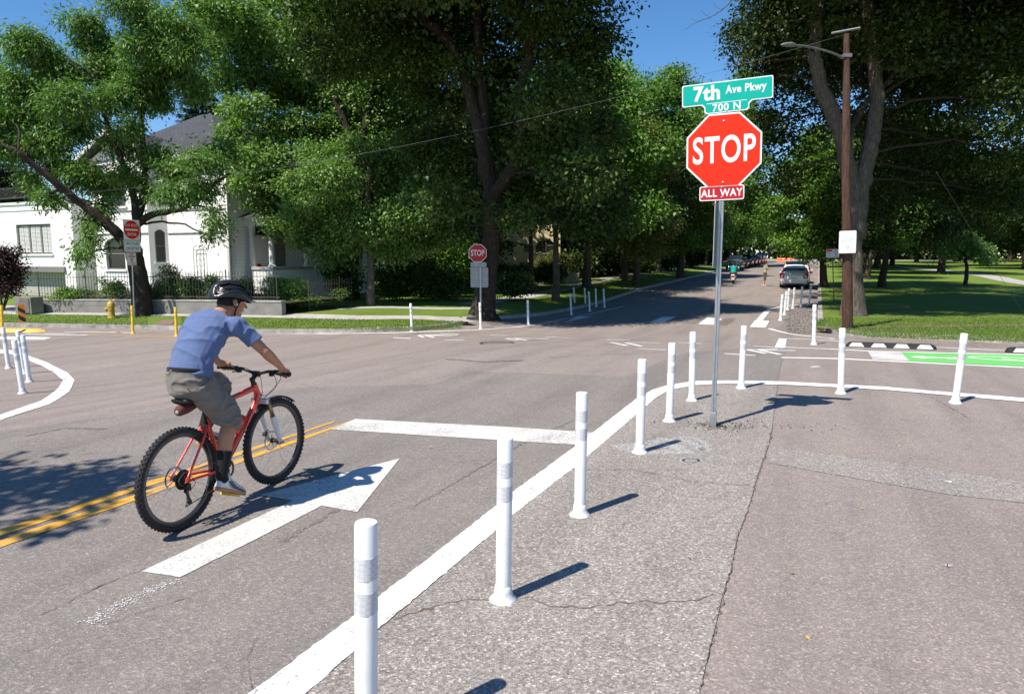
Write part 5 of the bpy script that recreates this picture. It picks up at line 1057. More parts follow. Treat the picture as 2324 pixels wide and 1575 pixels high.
def place(pr, x, y, sc, lab, grp, dz=.13):
    o = pr if pr.name not in used else copy_tree(pr)
    if o is pr: used.add(pr.name)
    o.location = (x, y, zt(x, y)+dz); o.rotation_euler = (0, 0, rg.uniform(0, 6.28)); o.scale = (sc, sc, sc*rg.uniform(.92, 1.1)); tag(o, lab, 'tree', grp); return o
for i, s_ in enumerate([16, 25, 38, 52, 66, 80, 95, 110]):
    x, y = RS(-13.2-rg.uniform(0, .8), s_); place(PA if i % 2 else PB, x, y, rg.uniform(.8, 1.0), 'shade tree, %s from the crossing along the left kerb of the avenue' % ords[i], 'trees along the left kerb of the avenue')
for i, s_ in enumerate([24, 36, 48, 60, 72, 84, 97, 110]):
    x, y = RS(3.4+rg.uniform(0, .8), s_); place(PB if i % 2 else PA, x, y, rg.uniform(.82, 1.0)*(.92), 'shade tree, %s beyond the parked hatchback on the park side kerb' % ords[i], 'trees along the park side kerb')
for i, (u, v) in enumerate([(2137, 622), (2243, 604), (2326, 612), (2025, 604), (2080, 597), (2170, 594), (2290, 592), (1990, 608), (2120, 588), (2040, 585), (2230, 584), (1985, 588), (2400, 596), (2330, 583)]):
    p = G(u, v, .13); place(PC, p.x, p.y, (.9 if i < 4 else rg.uniform(.9, 1.15)), 'dark park tree on the lawn, %s nearest in the grove right of the utility pole' % ords[i], 'trees in the park grove')
for i, (x, y, s) in enumerate([(-29, 62, .62), (-38, 50, .5), (-14, 62, 1.0), (-7, 47, .9), (-2, 56, 1.05), (5, 66, 1.1), (-48, 66, .7), (-12, 75, 1.2), (0, 80, 1.3), (12, 88, 1.3), (-40, 90, .9), (-62, 70, .8), (20, 100, 1.3), (-3, 104, 1.4), (-26, 104, 1.1)]):
    place([PA, PC][i % 2], x, y, s, 'background tree behind the houses, %s by distance from the corner' % ords[i], 'trees behind the houses', 0)
for i, (r_, s_) in enumerate([(-52, 148), (-38, 146), (-25, 150), (26, 148), (40, 150), (54, 145), (70, 135), (82, 120), (-12, 168), (2, 172), (14, 166), (30, 118), (44, 100), (58, 84), (66, 66), (30, 90)]):
    x, y = RS(r_, s_); place([PC, PA, PB][i % 3], x, y, rg.uniform(1.0, 1.35), 'far tree along the edge of the green, %s counted from the left' % ords[i], 'far trees at the edge of the green')
p = G(2190, 648, .13); o = empty('young_tree', p); tag(o, 'thin staked sapling with pale leaves in the park lawn, right of a dark trunk', 'tree'); mb = MB(); k = p.y/FPX
limb(mb, [Vector((0, 0, -.1)), Vector((.02, 0, 1)), W(2192, 590, p.y)-p, W(2188, 550, p.y)-p], 5*k, 2*k, 8, .01, 4); mb.build('trunk', 'bark_dark', o, smooth=True)
crown('crown', pxblobs([(2180, 560, 30, 16), (2215, 565, 34, 14), (2150, 575, 20, 10), (2240, 590, 20, 10), (2190, 540, 26, 12)], p, p.y, .4), 4200, .16, .11, 'leaf_ash', o, clus=.4, per=40)
# ---- conifer beside the house roof and the dark one at far left
def conifer(u, vb, vt, y, r, lab, n=16000):
    t0 = W(u, vt, y); p = Vector((t0.x, y, zt(t0.x, y))); hgt = t0.z-p.z; o = empty('spruce_tree', p); tag(o, lab, 'tree'); mb = MB(); limb(mb, [Vector((0, 0, -.3)), Vector((0, 0, hgt*.5)), Vector((0, 0, hgt))], .28, .03, 10, .01, 3)
    f = RNG.random(n)**.6; z = hgt*(1-f*.88); lay = np.floor(z/.42)*.42+.1*RNG.random(n); a = RNG.random(n)*6.283; rr = r*f*(RNG.random(n)**.35)*(.75+.25*np.sin(a*5+lay*3)); P = np.stack([rr*np.cos(a), rr*np.sin(a), lay+.35-.28*rr/r*1.4], 1)
    D = np.stack([np.cos(a), np.sin(a), -.35+0*a], 1)+RNG.normal(size=(n, 3))*.25; N = np.stack([0*a, 0*a, 1+0*a], 1)+RNG.normal(size=(n, 3))*.4
    for q in range(40): aa = q*2.4; zz = hgt*(.15+.8*q/40); rq = r*(1-zz/hgt)*.9; mb.tube([(0, 0, zz), (rq*math.cos(aa), rq*math.sin(aa), zz-.15)], [.03, .008], 4)
    mb.build('trunk', 'bark_dark', o, smooth=True); leaf_mesh('crown', P, D, N, RNG.uniform(.25, .45, n), RNG.uniform(.06, .1, n), 'leaf_conifer', o)
conifer(455, 600, 160, 45, 6.0, 'dark spruce rising behind the slate roof of the white house', 34000)
conifer(-10, 600, 300, 48, 4.5, 'dark spruce behind the garage wing at the left edge', 20000)
# ---- the far wood that closes every view
n = 60000; a = RNG.uniform(-62, 62, n)*math.pi/180; dd_ = RNG.uniform(205, 240, n); hh_ = RNG.random(n)**.8*(11+4*np.sin(a*23)+3*np.sin(a*61))
P = np.stack([dd_*np.sin(a), dd_*np.cos(a), 1.5+hh_], 1); o = leaf_mesh('far_wood', P, RNG.normal(size=(n, 3)), RNG.normal(size=(n, 3))*.6+np.array([0, -.3, 1]), RNG.uniform(1.2, 2.4, n), RNG.uniform(.8, 1.6, n), 'leaf_park', None); tag(o, 'dark distant wood closing the view beyond the green', 'trees', kind='stuff')
# ---- street tree outside the frame, whose shade falls across the yellow lines
o = empty('street_tree', (-13.95, -1.35, 0)); tag(o, 'street tree left of the camera whose shade falls over the yellow lines', 'tree'); mb = MB(); P, rs = limb(mb, [Vector((0, 0, -.3)), Vector((0, 0, 2)), Vector((.5, .2, 4.2)), Vector((1.5, .6, 6))], .3, .15, 12, .02, 2, .1)
B = [(Vector((6.7, 3.9, 6)), (1.05, .6, .35)), (Vector((7.1, 3.15, 6)), (.85, .36, .25)), (Vector((6.2, 3.6, 6.4)), (.9, .6, .35)), (Vector((5.6, 3.4, 6.3)), (1.2, .9, .6)), (Vector((4.0, 1.5, 7)), (2.2, 1.7, 1.2)), (Vector((2.0, 1, 8)), (2.4, 2, 1.4)), (Vector((0, 0, 8)), (2.5, 2.5, 1.6)), (Vector((5.4, 2.6, 6.3)), (.9, .8, .5))]
twigs(mb, list(zip(P[4:], rs[4:])), B, .08, 4, 4); mb.build('trunk', 'bark_brown', o, smooth=True); crown('crown', B, 30000, .15, .10, 'leaf_elm', o, clus=.3)
# ---- shrubs
def shrub(name, lab, u, v, y, w_, h_, n, lm, cat='shrub', leaf=(.09, .05), grp=None, h0=None, **kw):
    z0 = W(u, v, y); p = Vector((z0.x, y, z0.z)); o = empty(name, p); tag(o, lab, cat, grp); k = y/FPX; w2, h2 = w_*k/2, h_*k; rg2 = random.Random(int(u)); B = []
    for i in range(7): B.append((Vector((rg2.uniform(-.65, .65)*w2, rg2.uniform(-.35, .35), h2*rg2.uniform(.25, .75))), (w2*.42, .35, h2*.28)))
    B.append((Vector((0, 0, h2*.45)), (w2*.7, .4, h2*.4)))
    mb = MB()
    for c, _ in B: limb(mb, [Vector((c.x*.2, 0, -.1)), Vector((c.x*.6, c.y*.5, c.z*.5)), c], .016, .006, 5, .01, rg2.randint(0, 99))
    mb.build('stem', 'bark_dark', o, smooth=True); kw = {**dict(clus=.22, per=30), **kw}; crown('foliage', B, n, leaf[0], leaf[1], lm, o, **kw); return o
yb = wl[2].y
for a in (('rose_bush', 'tall rose bush with dark stems beside the arched window', 388, 676, yb+1.0, 74, 84, 3600, 'leaf_rose'), ('flowering_shrub', 'dense green shrub behind the fence right of the rose bush', 440, 678, yb+.9, 66, 60, 3600, 'leaf_locust'),
          ('flowering_shrub', 'light green feathery shrub in front of the garden trellis', 488, 678, yb+.9, 60, 62, 2800, 'leaf_ash'), ('garden_plant', 'sprawling leafy plant spilling over the wall left of the locust trunk', 165, 680, yb+1.3, 80, 30, 2600, 'leaf_bright'),
          ('garden_plant', 'pale tall grass-like plant behind the fence under the big window', 262, 680, yb+1.2, 60, 48, 2200, 'leaf_ash'), ('garden_plant', 'yellow green plant directly right of the locust trunk behind the fence', 352, 680, yb+.8, 44, 34, 1500, 'leaf_bright'),
          ('rose_bush', 'dark twiggy bush with pale blossoms below the porch column', 555, 682, yb+.2, 60, 58, 2400, 'leaf_rose'), ('garden_plant', 'small plant with white blossoms at the fence end right of the hedge', 770, 676, 28.5, 34, 18, 900, 'leaf_rose'),
          ('garden_plant', 'low ground cover growing at the foot of the iron fence', 700, 690, 27.5, 60, 16, 1200, 'leaf_ash')): shrub(a[0], a[1], *a[2:])
p = W(645, 684, 27.6); o = empty('clipped_hedge', p, -AZ*.6); tag(o, 'rounded clipped light green hedge behind the iron fence below the porch', 'hedge'); mb = MB()
for i in range(6): limb(mb, [Vector((-.6+.25*i, 0, -.2)), Vector((-.62+.25*i, 0, .4))], .02, .01, 5, .01, i)
mb.build('stem', 'bark_dark', o, smooth=True); crown('foliage', [(Vector((x, 0, .50)), (.40, .42, .44)) for x in (-.62, -.2, .22, .62)], 9000, .055, .035, 'leaf_bright', o, clus=.13, per=30, shell=.9, droop=.1)
p = G(4, 706, .15); o = empty('plum_shrub', p); tag(o, 'dark purple leaved plum shrub at the left edge beside the garage', 'shrub'); mb = MB()
for i in range(5): limb(mb, [Vector((0, 0, -.1)), Vector((.2*(i-2), .1, 1)), Vector((.35*(i-2), 0, 2.1))], .04, .012, 6, .02, i)
mb.build('stem', 'bark_dark', o, smooth=True); crown('foliage', pxblobs([(-10, 590, 34, 26), (15, 580, 24, 24), (5, 630, 34, 26), (25, 610, 24, 24), (-20, 650, 34, 26), (22, 655, 14, 16)], p, p.y, .5), 9000, .11, .07, 'leaf_plum', o, clus=.35, per=40)
for i, (u, w_, h_) in enumerate([(1255, 26, 44), (1228, 22, 34), (1282, 20, 40)]): shrub('dwarf_conifer', '%s small pointed conifer below the arched window of the cream house' % ['middle', 'left', 'right'][i], u, 612, 47, w_, h_, 2600, 'leaf_olive', leaf=(.14, .05), grp='small conifers in front of the cream house')
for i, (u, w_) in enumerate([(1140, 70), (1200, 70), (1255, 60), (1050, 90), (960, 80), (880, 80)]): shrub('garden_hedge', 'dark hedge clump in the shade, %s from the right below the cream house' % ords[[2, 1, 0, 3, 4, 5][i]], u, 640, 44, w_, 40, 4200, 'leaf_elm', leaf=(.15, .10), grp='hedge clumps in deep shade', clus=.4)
for i, (u, w_, v, h_, y_) in enumerate([(1310, 70, 628, 56, 50), (1375, 80, 626, 60, 56), (1440, 70, 620, 50, 62), (1500, 70, 612, 44, 70), (1560, 70, 606, 40, 80), (1620, 60, 598, 34, 92), (1340, 110, 610, 70, 72), (1470, 110, 603, 60, 88), (1090, 50, 640, 60, 46)]): shrub('thicket', 'shrub thicket added as dark fill under the trees left of the avenue, %s nearest' % ords[i], u, v, y_, w_, h_, 4200, 'leaf_park', leaf=(.26, .17), grp='thickets added as dark fill under the avenue trees', clus=.7)  # shrubs added to darken the gap below the canopy, where sunlit lawn showed
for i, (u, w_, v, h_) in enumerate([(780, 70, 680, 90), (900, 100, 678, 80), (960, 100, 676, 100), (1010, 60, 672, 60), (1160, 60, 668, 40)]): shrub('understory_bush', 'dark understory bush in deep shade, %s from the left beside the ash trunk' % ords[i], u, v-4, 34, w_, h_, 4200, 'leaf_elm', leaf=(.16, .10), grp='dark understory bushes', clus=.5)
# ================================================================ bicycle
mat('frame_red', (.78, .045, .018), .3, spec=.6, coat=.6, var=.03)
mat('tyre_black', (.022, .022, .023), .75, var=.25, scale=40)
mat('rim_black', (.02, .02, .024), .25, spec=.7)
mat('steel_bright', (.55, .56, .58), .25, .9)
mat('alloy_black', (.03, .03, .032), .35, .5)
mat('fork_white', (.68, .69, .70), .3, coat=.5)
mat('stanchion_gold', (.30, .24, .10), .3, .7)
mat('pedal_yellow', (.65, .42, .02), .5)
mat('bag_maroon', (.12, .035, .03), .8)
BX = empty('bicycle', (-2.265, 4.52, 0), rad(72.5)); BX.location.z = zt(-2.265, 4.52); BX.rotation_euler = (.004, 0, rad(72.3)); tag(BX, 'red mountain bike with knobbly black tyres ridden along the double yellow line', 'bicycle')
WR = .358
def wheel(cx, cz, steer, rear):
    wroot = empty('wheel'); wroot.parent = BX; wroot.location = (cx, 0, cz); wroot.rotation_euler = (0, 0, steer)
    N = 72; rt = .0225; Rc = WR-rt-.004
    mb = MB(); mb.tube([(Rc*math.cos(2*math.pi*k/N), 0, Rc*math.sin(2*math.pi*k/N)) for k in range(N)], rt, 14, closed=True)
    for k in range(66):
        a = 2*math.pi*k/66; rr = Matrix.Rotation(-a, 3, 'Y')
        for y_, off, rx in ((-.021, .3, .6), (.021, .3, -.6), (-.007, 0, .1), (.008, .5, -.1)):
            aa = a+off*2*math.pi/66; R3 = Matrix.Rotation(-aa, 3, 'Y') @ Matrix.Rotation(rx, 3, 'X'); q = Matrix.Rotation(-aa, 3, 'Y') @ Vector((WR-.004-(.010 if abs(y_) > .01 else 0), y_, 0)); mb.box(q, (.007, .0085, .011), R3)
    mb.build('tyre', 'tyre_black', wroot, auto=40)
    mb = MB(); prof = [(-.013, .313), (.013, .313), (.014, .304), (.009, .286), (-.009, .286), (-.014, .304)]; vs = []; M_ = 56
    for k in range(M_):
        a = 2*math.pi*k/M_; vs += [Vector((r*math.cos(a), y, r*math.sin(a))) for y, r in prof]
    mb.add(vs, [(k*6+j, k*6+(j+1) % 6, ((k+1) % M_)*6+(j+1) % 6, ((k+1) % M_)*6+j) for k in range(M_) for j in range(6)]); mb.build('rim', 'rim_black', wroot, auto=30)
    mb = MB()
    for k in range(28):
        a = 2*math.pi*k/28; s_ = 1 if k % 2 else -1; b_ = a+(.9 if (k//2) % 2 else -.9)*.5; mb.tube([(.022*math.cos(b_), s_*.028, .022*math.sin(b_)), (.289*math.cos(a), s_*.003, .289*math.sin(a))], .0011, 4, cap=False)
    mb.build('spokes', 'steel_bright', wroot)
    Mx = basis(Vector((1, 0, 0)), Vector((0, 0, -1)), Vector((0, 1, 0)))
    mb = MB(); mb.lathe([(.008, -.055), (.010, -.04), (.024, -.035), (.024, -.03), (.014, -.026), (.014, .026), (.024, .03), (.024, .035), (.010, .04), (.008, .055)], 16, M=Mx); mb.build('hub', 'alloy_black', wroot, smooth=True)
    mb = MB(); vs = []; n = 36                                   # brake disc with arms
    for k in range(n):
        a = 2*math.pi*k/n
        for r, y in ((.082+.002*(k % 2), .042), (.082+.002*(k % 2), .044), (.068, .044), (.068, .042)): vs.append(Vector((r*math.cos(a), y, r*math.sin(a))))
    mb.add(vs, [(k*4+j, k*4+(j+1) % 4, ((k+1) % n)*4+(j+1) % 4, ((k+1) % n)*4+j) for k in range(n) for j in range(4)])
    for k in range(5): a = 2*math.pi*k/5; mb.tube([(.015*math.cos(a+.4), .043, .015*math.sin(a+.4)), (.07*math.cos(a), .043, .07*math.sin(a))], .0035, 5)
    mb.build('brake_disc', 'steel_bright', wroot)
    if rear:
        mb = MB()
        for j, r in enumerate([.072, .064, .057, .050, .044, .038, .033, .028, .024]):
            pr = []; nt_ = int(r*2*math.pi/.0127); Mq = Mx
            poly = [((r-(.005 if k % 2 else 0))*math.cos(math.pi*k/nt_), (r-(.005 if k % 2 else 0))*math.sin(math.pi*k/nt_)) for k in range(2*nt_)]
            mb.prism(poly, -.0335-j*.0036, -.0315-j*.0036, Mq, (0, 0, 0))
        mb.build('cassette', 'alloy_black', wroot)
    return wroot
XR, XF, ZA = -.02, 1.02, WR
ST = rad(-3.5)
wheel(XR, ZA, 0, True); wheel(XF, ZA, ST, False)
HT, HB = Vector((.785, 0, .875)), Vector((.832, 0, .770)); BBp = Vector((.385, 0, .305)); SC_ = Vector((.268, 0, .705)); RA = Vector((XR, 0, ZA))
mb = MB()
mb.tube([HT, HB], [.024, .026], 14)
mb.tube([HT.lerp(HB, .28), HT.lerp(SC_, .5)+Vector((0, 0, .02)), SC_+Vector((.01, 0, -.03))], [.024, .020, .016], 12); mb.tube(catmull([HT.lerp(HB, .72), HB.lerp(BBp, .15)+Vector((.0, 0, -.012)), BBp], 5), [.026]*5+[.024]*6, 12)
mb.tube([SC_+Vector((-.006, 0, .02)), SC_.lerp(BBp, .5), BBp], [.0175, .017, .019], 12)
Mx = basis(Vector((1, 0, 0)), Vector((0, 0, -1)), Vector((0, 1, 0))); mb.lathe([(.023, -.037), (.023, .037)], 14, c=BBp, M=Mx)
for s_ in (-1, 1):
    mb.tube(catmull([SC_+Vector((-.012, s_*.014, -.035)), SC_.lerp(RA, .22)+Vector((0, s_*.040, 0)), SC_.lerp(RA, .6)+Vector((0, s_*.055, 0)), RA+Vector((.012, s_*.068, .02))], 4), .0088, 10)
    mb.tube(catmull([BBp+Vector((-.02, s_*.03, -.004)), BBp.lerp(RA, .25)+Vector((0, s_*.042, .0)), BBp.lerp(RA, .6)+Vector((0, s_*.055, 0)), RA+Vector((.014, s_*.068, -.012))], 4), .0100, 10)
    mb.prism([(-.02, -.02), (.022, -.012), (.02, .022), (-.005, .014)], s_*.066-.003, s_*.066+.003, basis(Vector((1, 0, 0)), Vector((0, 0, 1)), Vector((0, -1, 0))) if False else basis(Vector((1, 0, 0)), Vector((0, 0, 1)), Vector((0, 1, 0))*-1), RA)
mb.tube([SC_.lerp(RA, .2)+Vector((0, -.036, .002)), SC_.lerp(RA, .18)+Vector((-.006, 0, .006)), SC_.lerp(RA, .2)+Vector((0, .036, .002))], .009, 8)
frame = mb.build('frame', 'frame_red', BX, auto=60)
text_part('X-RIDE' if False else 'S E', .055, HB.lerp(BBp, .42)+Vector((0, -.0265, 0)), basis((BBp-HB).normalized()*-1, Vector((0, 0, 1)) if False else Vector((0, -1, 0)).cross((BBp-HB).normalized()*-1), Vector((0, -1, 0))), 'fork_white', frame, depth=.0006) if False else None
# seat post, saddle, bag
mb = MB(); mb.tube([SC_+Vector((0, 0, -.03)), Vector((.222, 0, .865))], .0140, 12); mb.build('seat_post', 'alloy_black', BX, smooth=True)
mb = MB(); vs = []; secs = [(.02, .068, .895, .03), (.05, .074, .893, .034), (.10, .060, .886, .034), (.16, .034, .880, .032), (.23, .022, .879, .028), (.285, .015, .872, .022), (.295, .008, .868, .012)]
for x, w_, z, h in secs: vs += [Vector((x, w_*math.cos(t), z+(h*.25 if math.sin(t) > 0 else h)*math.sin(t))) for t in [2*math.pi*k/16 for k in range(16)]]
mb.add(vs, [(i*16+k, i*16+(k+1) % 16, (i+1)*16+(k+1) % 16, (i+1)*16+k) for i in range(6) for k in range(16)]+[tuple(range(15, -1, -1)), tuple(range(96, 112))]); mb.tube([(.06, .02, .865), (.12, .02, .85), (.24, .02, .855)], .0035, 6); mb.tube([(.06, -.02, .865), (.12, -.02, .85), (.24, -.02, .855)], .0035, 6); mb.build('saddle', 'alloy_black', BX, smooth=True)
mb = MB(); vs = []
for x, w_, z, h in ((.00, .028, .822, .030), (.02, .036, .825, .038), (.09, .034, .828, .036), (.15, .026, .835, .028), (.18, .018, .838, .016)): vs += [Vector((x, w_*math.cos(t), z+h*math.sin(t))) for t in [2*math.pi*k/14 for k in range(14)]]
mb.add(vs, [(i*14+k, i*14+(k+1) % 14, (i+1)*14+(k+1) % 14, (i+1)*14+k) for i in range(4) for k in range(14)]+[tuple(range(13, -1, -1)), tuple(range(56, 70))]); sb = mb.build('saddle_bag', 'bag_maroon', BX, smooth=True)
mb = MB(); mb.lathe([(.014, 0), (.015, .004), (.010, .008), (0, .010)], 12, c=(.0, 0, .815), M=basis(Vector((0, 1, 0)), Vector((0, 0, 1)), Vector((-1, 0, 0)))); mb.build('reflector', 'sign_back', sb, smooth=True)
# fork (turned with the wheel)
sa = (HT-HB).normalized(); RS_ = Matrix.Rotation(ST, 3, sa)
def fk(p): return HB+RS_ @ (Vector(p)-HB)
AX = Vector((XF, 0, ZA)); CR = HB+(HB-HT).normalized()*.045+Vector((.006, 0, 0))
fork = empty('fork'); fork.parent = BX
mb = MB()
mb.box(fk(CR), (.045, .15, .035), RS_); mb.tube([fk(HB), fk(CR)], .017, 10)
for s_ in (-1, 1):
    top = CR+Vector((.012, s_*.063, 0)); low = AX+Vector((-.012, s_*.063, .0)); mid_ = top.lerp(low, .36); mb.tube([fk(mid_), fk(mid_.lerp(low, .1)), fk(low.lerp(mid_, .12)), fk(low)], [.0225, .0235, .019, .014], 12)
mb.tube([fk(CR.lerp(AX, .36)+Vector((.012, -.063, .02))), fk(CR.lerp(AX, .30)+Vector((.05, 0, .06))), fk(CR.lerp(AX, .36)+Vector((.012, .063, .02)))], .011, 8); mb.build('fork_lowers', 'fork_white', fork, auto=50)
mb = MB()
for s_ in (-1, 1): top = CR+Vector((.012, s_*.063, 0)); low = AX+Vector((-.012, s_*.063, 0)); mb.tube([fk(top+Vector((0, 0, .01))), fk(top.lerp(low, .38))], .0165, 12)
mb.build('stanchion', 'stanchion_gold', fork, smooth=True)
mb = MB(); c_ = AX+Vector((-.05, .058, .075)); mb.box(fk(c_), (.03, .03, .06), Matrix.Rotation(.5, 3, 'Y')); mb.build('brake_caliper', 'alloy_black', fork, bevel=.004)
mb = MB(); mb.tube([fk(AX+Vector((0, -.085, 0))), fk(AX+Vector((0, .085, 0)))], .009, 8); mb.tube([fk(AX+Vector((0, -.08, 0))), fk(AX+Vector((-.05, -.09, .0)))], .005, 6); mb.build('axle_lever', 'frame_red', fork)
mb = MB(); vs = []; n = 14                                      # short front mudguard over the tyre
for k in range(n+1):
    a = rad(122-72*k/n); r = WR+.012+.010*abs(k/n-.35); w_ = .030-.016*abs(k/n-.4)*2
    for y, dz in ((-w_, -.012), (-w_*.5, 0), (w_*.5, 0), (w_, -.012)): vs += [fk((XF+(r+dz)*math.cos(a), y, ZA+(r+dz)*math.sin(a)))]
mb.add(vs, [(i*4+k, i*4+k+1, i*4+k+5, i*4+k+4) for i in range(n) for k in range(3)]); o = mb.build('mudguard', 'alloy_black', fork, smooth=True); so = o.modifiers.new('s', 'SOLIDIFY'); so.thickness = .003
# bar, stem, grips, levers, cables
BC = Vector((.822, 0, .950)); mb = MB(); mb.tube([HT+(HT-HB).normalized()*.0, HT+(HT-HB).normalized()*.055], .019, 10); mb.tube([HT+(HT-HB).normalized()*.04, BC], [.019, .017], 10); mb.lathe([(.024, -.026), (.024, .026)], 14, c=BC, M=Mx); mb.build('stem', 'alloy_black', BX, auto=40)
def hb_(y): return BC+RS_ @ Vector((-.035*abs(y/.34)**1.6, y, .032*min(1, abs(y)/.14)))
GR, GL = hb_(-.285), hb_(.285)
bar = MB(); bar.tube(catmull([hb_(y) for y in (-.345, -.24, -.14, -.07, 0, .07, .14, .24, .345)], 3), .0125, 10); bar = bar.build('handlebar', 'alloy_black', BX, smooth=True)
for s_ in (-1, 1):
    mb = MB(); ga, gb = hb_(s_*.215), hb_(s_*.35); d_ = (gb-ga); mb.tube([ga+d_*t for t in (0, .02, .03, .5, .96, .98, 1)], [.016, .0205, .0165, .0155, .0165, .020, .016], 14); mb.build('grip', 'black_rubber', bar, smooth=True)
    mb = MB(); p0 = hb_(s_*.19); mb.box(p0, (.03, .02, .034)); mb.tube([p0+Vector((.012, 0, -.012)), p0+Vector((.052, s_*.012, -.030)), hb_(s_*.27)+Vector((.055, 0, -.045))], [.011, .008, .005], 8); mb.box(p0+Vector((.0, -s_*.03, -.02)), (.03, .03, .026)); mb.build('brake_lever', 'alloy_black', bar, bevel=.002)
mb = MB()
for pts in ([hb_(-.17)+Vector((.03, 0, -.01)), (.95, -.13, .90), (.93, -.05, .80), fk(CR+Vector((.03, .05, -.05)))], [hb_(.17)+Vector((.03, 0, -.01)), (.96, .09, .92), (.92, .03, .80), (.84, -.02, .76)], [hb_(-.15)+Vector((.03, 0, -.02)), (.93, -.10, .84), (.87, -.04, .77), (.82, -.022, .80)], [fk(CR+Vector((.03, .06, -.05))), fk(AX+Vector((-.03, .09, .25))), fk(AX+Vector((-.05, .08, .10)))], [(.80, -.02, .80), (.60, -.028, .52), (.42, -.03, .33)], [RA+Vector((.02, -.075, .03)), RA+Vector((.06, -.08, -.04)), RA+Vector((-.02, -.085, -.07))]): mb.tube(catmull(pts, 6), .0025, 5)
mb.build('cable', 'alloy_black', BX, smooth=True)
mb = MB(); bo = HB.lerp(BBp, .48)+Vector((-.035, 0, .04)); dn = (BBp-HB).normalized(); mb.tube([bo-dn*.09, bo-dn*.085, bo+dn*.06, bo+dn*.065], [.02, .032, .034, .02], 12); mb.build('bottle_cage', 'frame_red', BX, smooth=True)
# drivetrain
crank = empty('crankset'); crank.parent = BX; crank.location = BBp
ca = math.atan2(.155-.305, .31-.385); cd = Vector((math.cos(ca), 0, math.sin(ca))); CL = .170
mb = MB(); r = .075; poly = [((r-(.005 if k % 2 else 0))*math.cos(2*math.pi*k/72), (r-(.005 if k % 2 else 0))*math.sin(2*math.pi*k/72)) for k in range(72)]; vs = []
for k, (x, z) in enumerate(poly):
    for f, y in ((1, -.048), (1, -.045), (.84, -.045), (.84, -.048)): vs.append(Vector((x*f, y, z*f)))
mb.add(vs, [(k*4+j, k*4+(j+1) % 4, ((k+1) % 72)*4+(j+1) % 4, ((k+1) % 72)*4+j) for k in range(72) for j in range(4)])
for k in range(4): a = 2*math.pi*k/4+.6; mb.tube([(0, -.048, 0), (.066*math.cos(a), -.0465, .066*math.sin(a))], .007, 6)
mb.build('chainring', 'alloy_black', crank)
PR = BBp+cd*CL+Vector((0, -.13, 0)); PL = BBp-cd*CL+Vector((0, .13, 0))
for s_, dirv in ((-1, cd), (1, -cd)): mb = MB(); mb.tube([Vector((0, s_*.058, 0)), Vector(dirv*CL)+Vector((0, s_*.075, 0))], [.015, .011], 8); mb.tube([(0, s_*.03, 0), (0, s_*.066, 0)], .013, 8); mb.build('crank_arm', 'alloy_black', crank, smooth=True)
for p_, s_, tl in ((PR, -1, -.40), (PL, 1, -.1)):
    mb = MB(); R3 = Matrix.Rotation(-tl, 3, 'Y'); q = p_-BBp
    for dx in (-.045, .045): mb.box(q+R3 @ Vector((dx, 0, 0)), (.012, .098, .016), R3)
    for dy in (-.045, .045): mb.box(q+R3 @ Vector((0, dy, 0)), (.09, .010, .016), R3)
    mb.tube([q+Vector((0, -s_*.06, 0)), q+Vector((0, s_*.045, 0))], .009, 8); mb.build('pedal', 'pedal_yellow', crank, bevel=.002)
mb = MB(); J0 = RA+Vector((.0, -.052, -.075)); J1 = RA+Vector((.03, -.052, -.165)); cr_ = .052
path = catmull([RA+Vector((0, -.047, cr_*.95)), BBp+Vector((0, -.047, .075)), BBp+Vector((.075, -.047, 0)), BBp+Vector((0, -.047, -.075)), J1+Vector((.0, 0.005, -.02)), J1+Vector((-.02, .005, 0)), J0+Vector((.018, .005, 0)), RA+Vector((-cr_, -.047, 0)), RA+Vector((0, -.047, cr_*.95))], 6)
mb.tube(path, .0042, 5); mb.build('chain', 'steel_dark', BX)
mb = MB(); mb.box(J0+Vector((.01, -.012, .02)), (.035, .022, .05)); mb.box((J0+J1)/2+Vector((0, -.004, 0)), (.02, .008, .10), Matrix.Rotation(-.3, 3, 'Y')); mb.lathe([(.018, -.003), (.018, .003)], 12, c=J0, M=Mx); mb.lathe([(.018, -.003), (.018, .003)], 12, c=J1, M=Mx); mb.build('derailleur', 'alloy_black', BX)
# ================================================================ people
def caps(mb, p, q, r0, r1, n=14, flat=False):
    p, q = Vector(p), Vector(q); d = (q-p); L = d.length; d.normalize(); pts = []; rs = []
    if not flat:
        for k in range(5): a = math.pi/2*(1-k/5); pts.append(p-d*r0*math.sin(a)); rs.append(max(.001, r0*math.cos(a)))
    pts += [p, p.lerp(q, .5), q]; rs += [r0, (r0+r1)/2, r1]
    if not flat:
        for k in range(1, 6): a = math.pi/2*k/5; pts.append(q+d*r1*math.sin(a)); rs.append(max(.001, r1*math.cos(a)))
    mb.tube(pts, rs, n)
def ell(mb, c, r, M=None, n=16):
    M = M or Matrix.Identity(3); c = Vector(c); vs = []; fs = []; m = 10
    for i in range(m+1):
        a = math.pi*i/m-math.pi/2
        for k in range(n): b_ = 2*math.pi*k/n; vs.append(c+M @ Vector((r[0]*math.cos(a)*math.cos(b_), r[1]*math.cos(a)*math.sin(b_), r[2]*math.sin(a))))
    for i in range(m):
        for k in range(n): fs.append((i*n+k, i*n+(k+1) % n, (i+1)*n+(k+1) % n, (i+1)*n+k))
    bm = bmesh.new(); V = [bm.verts.new(v) for v in vs]
    for f in fs:
        try: bm.faces.new([V[i] for i in f])
        except Exception: pass
    bmesh.ops.remove_doubles(bm, verts=bm.verts[:], dist=1e-5); bm.verts.index_update()
    mb.add([v.co.copy() for v in bm.verts], [[v.index for v in f.verts] for f in bm.faces]); bm.free()
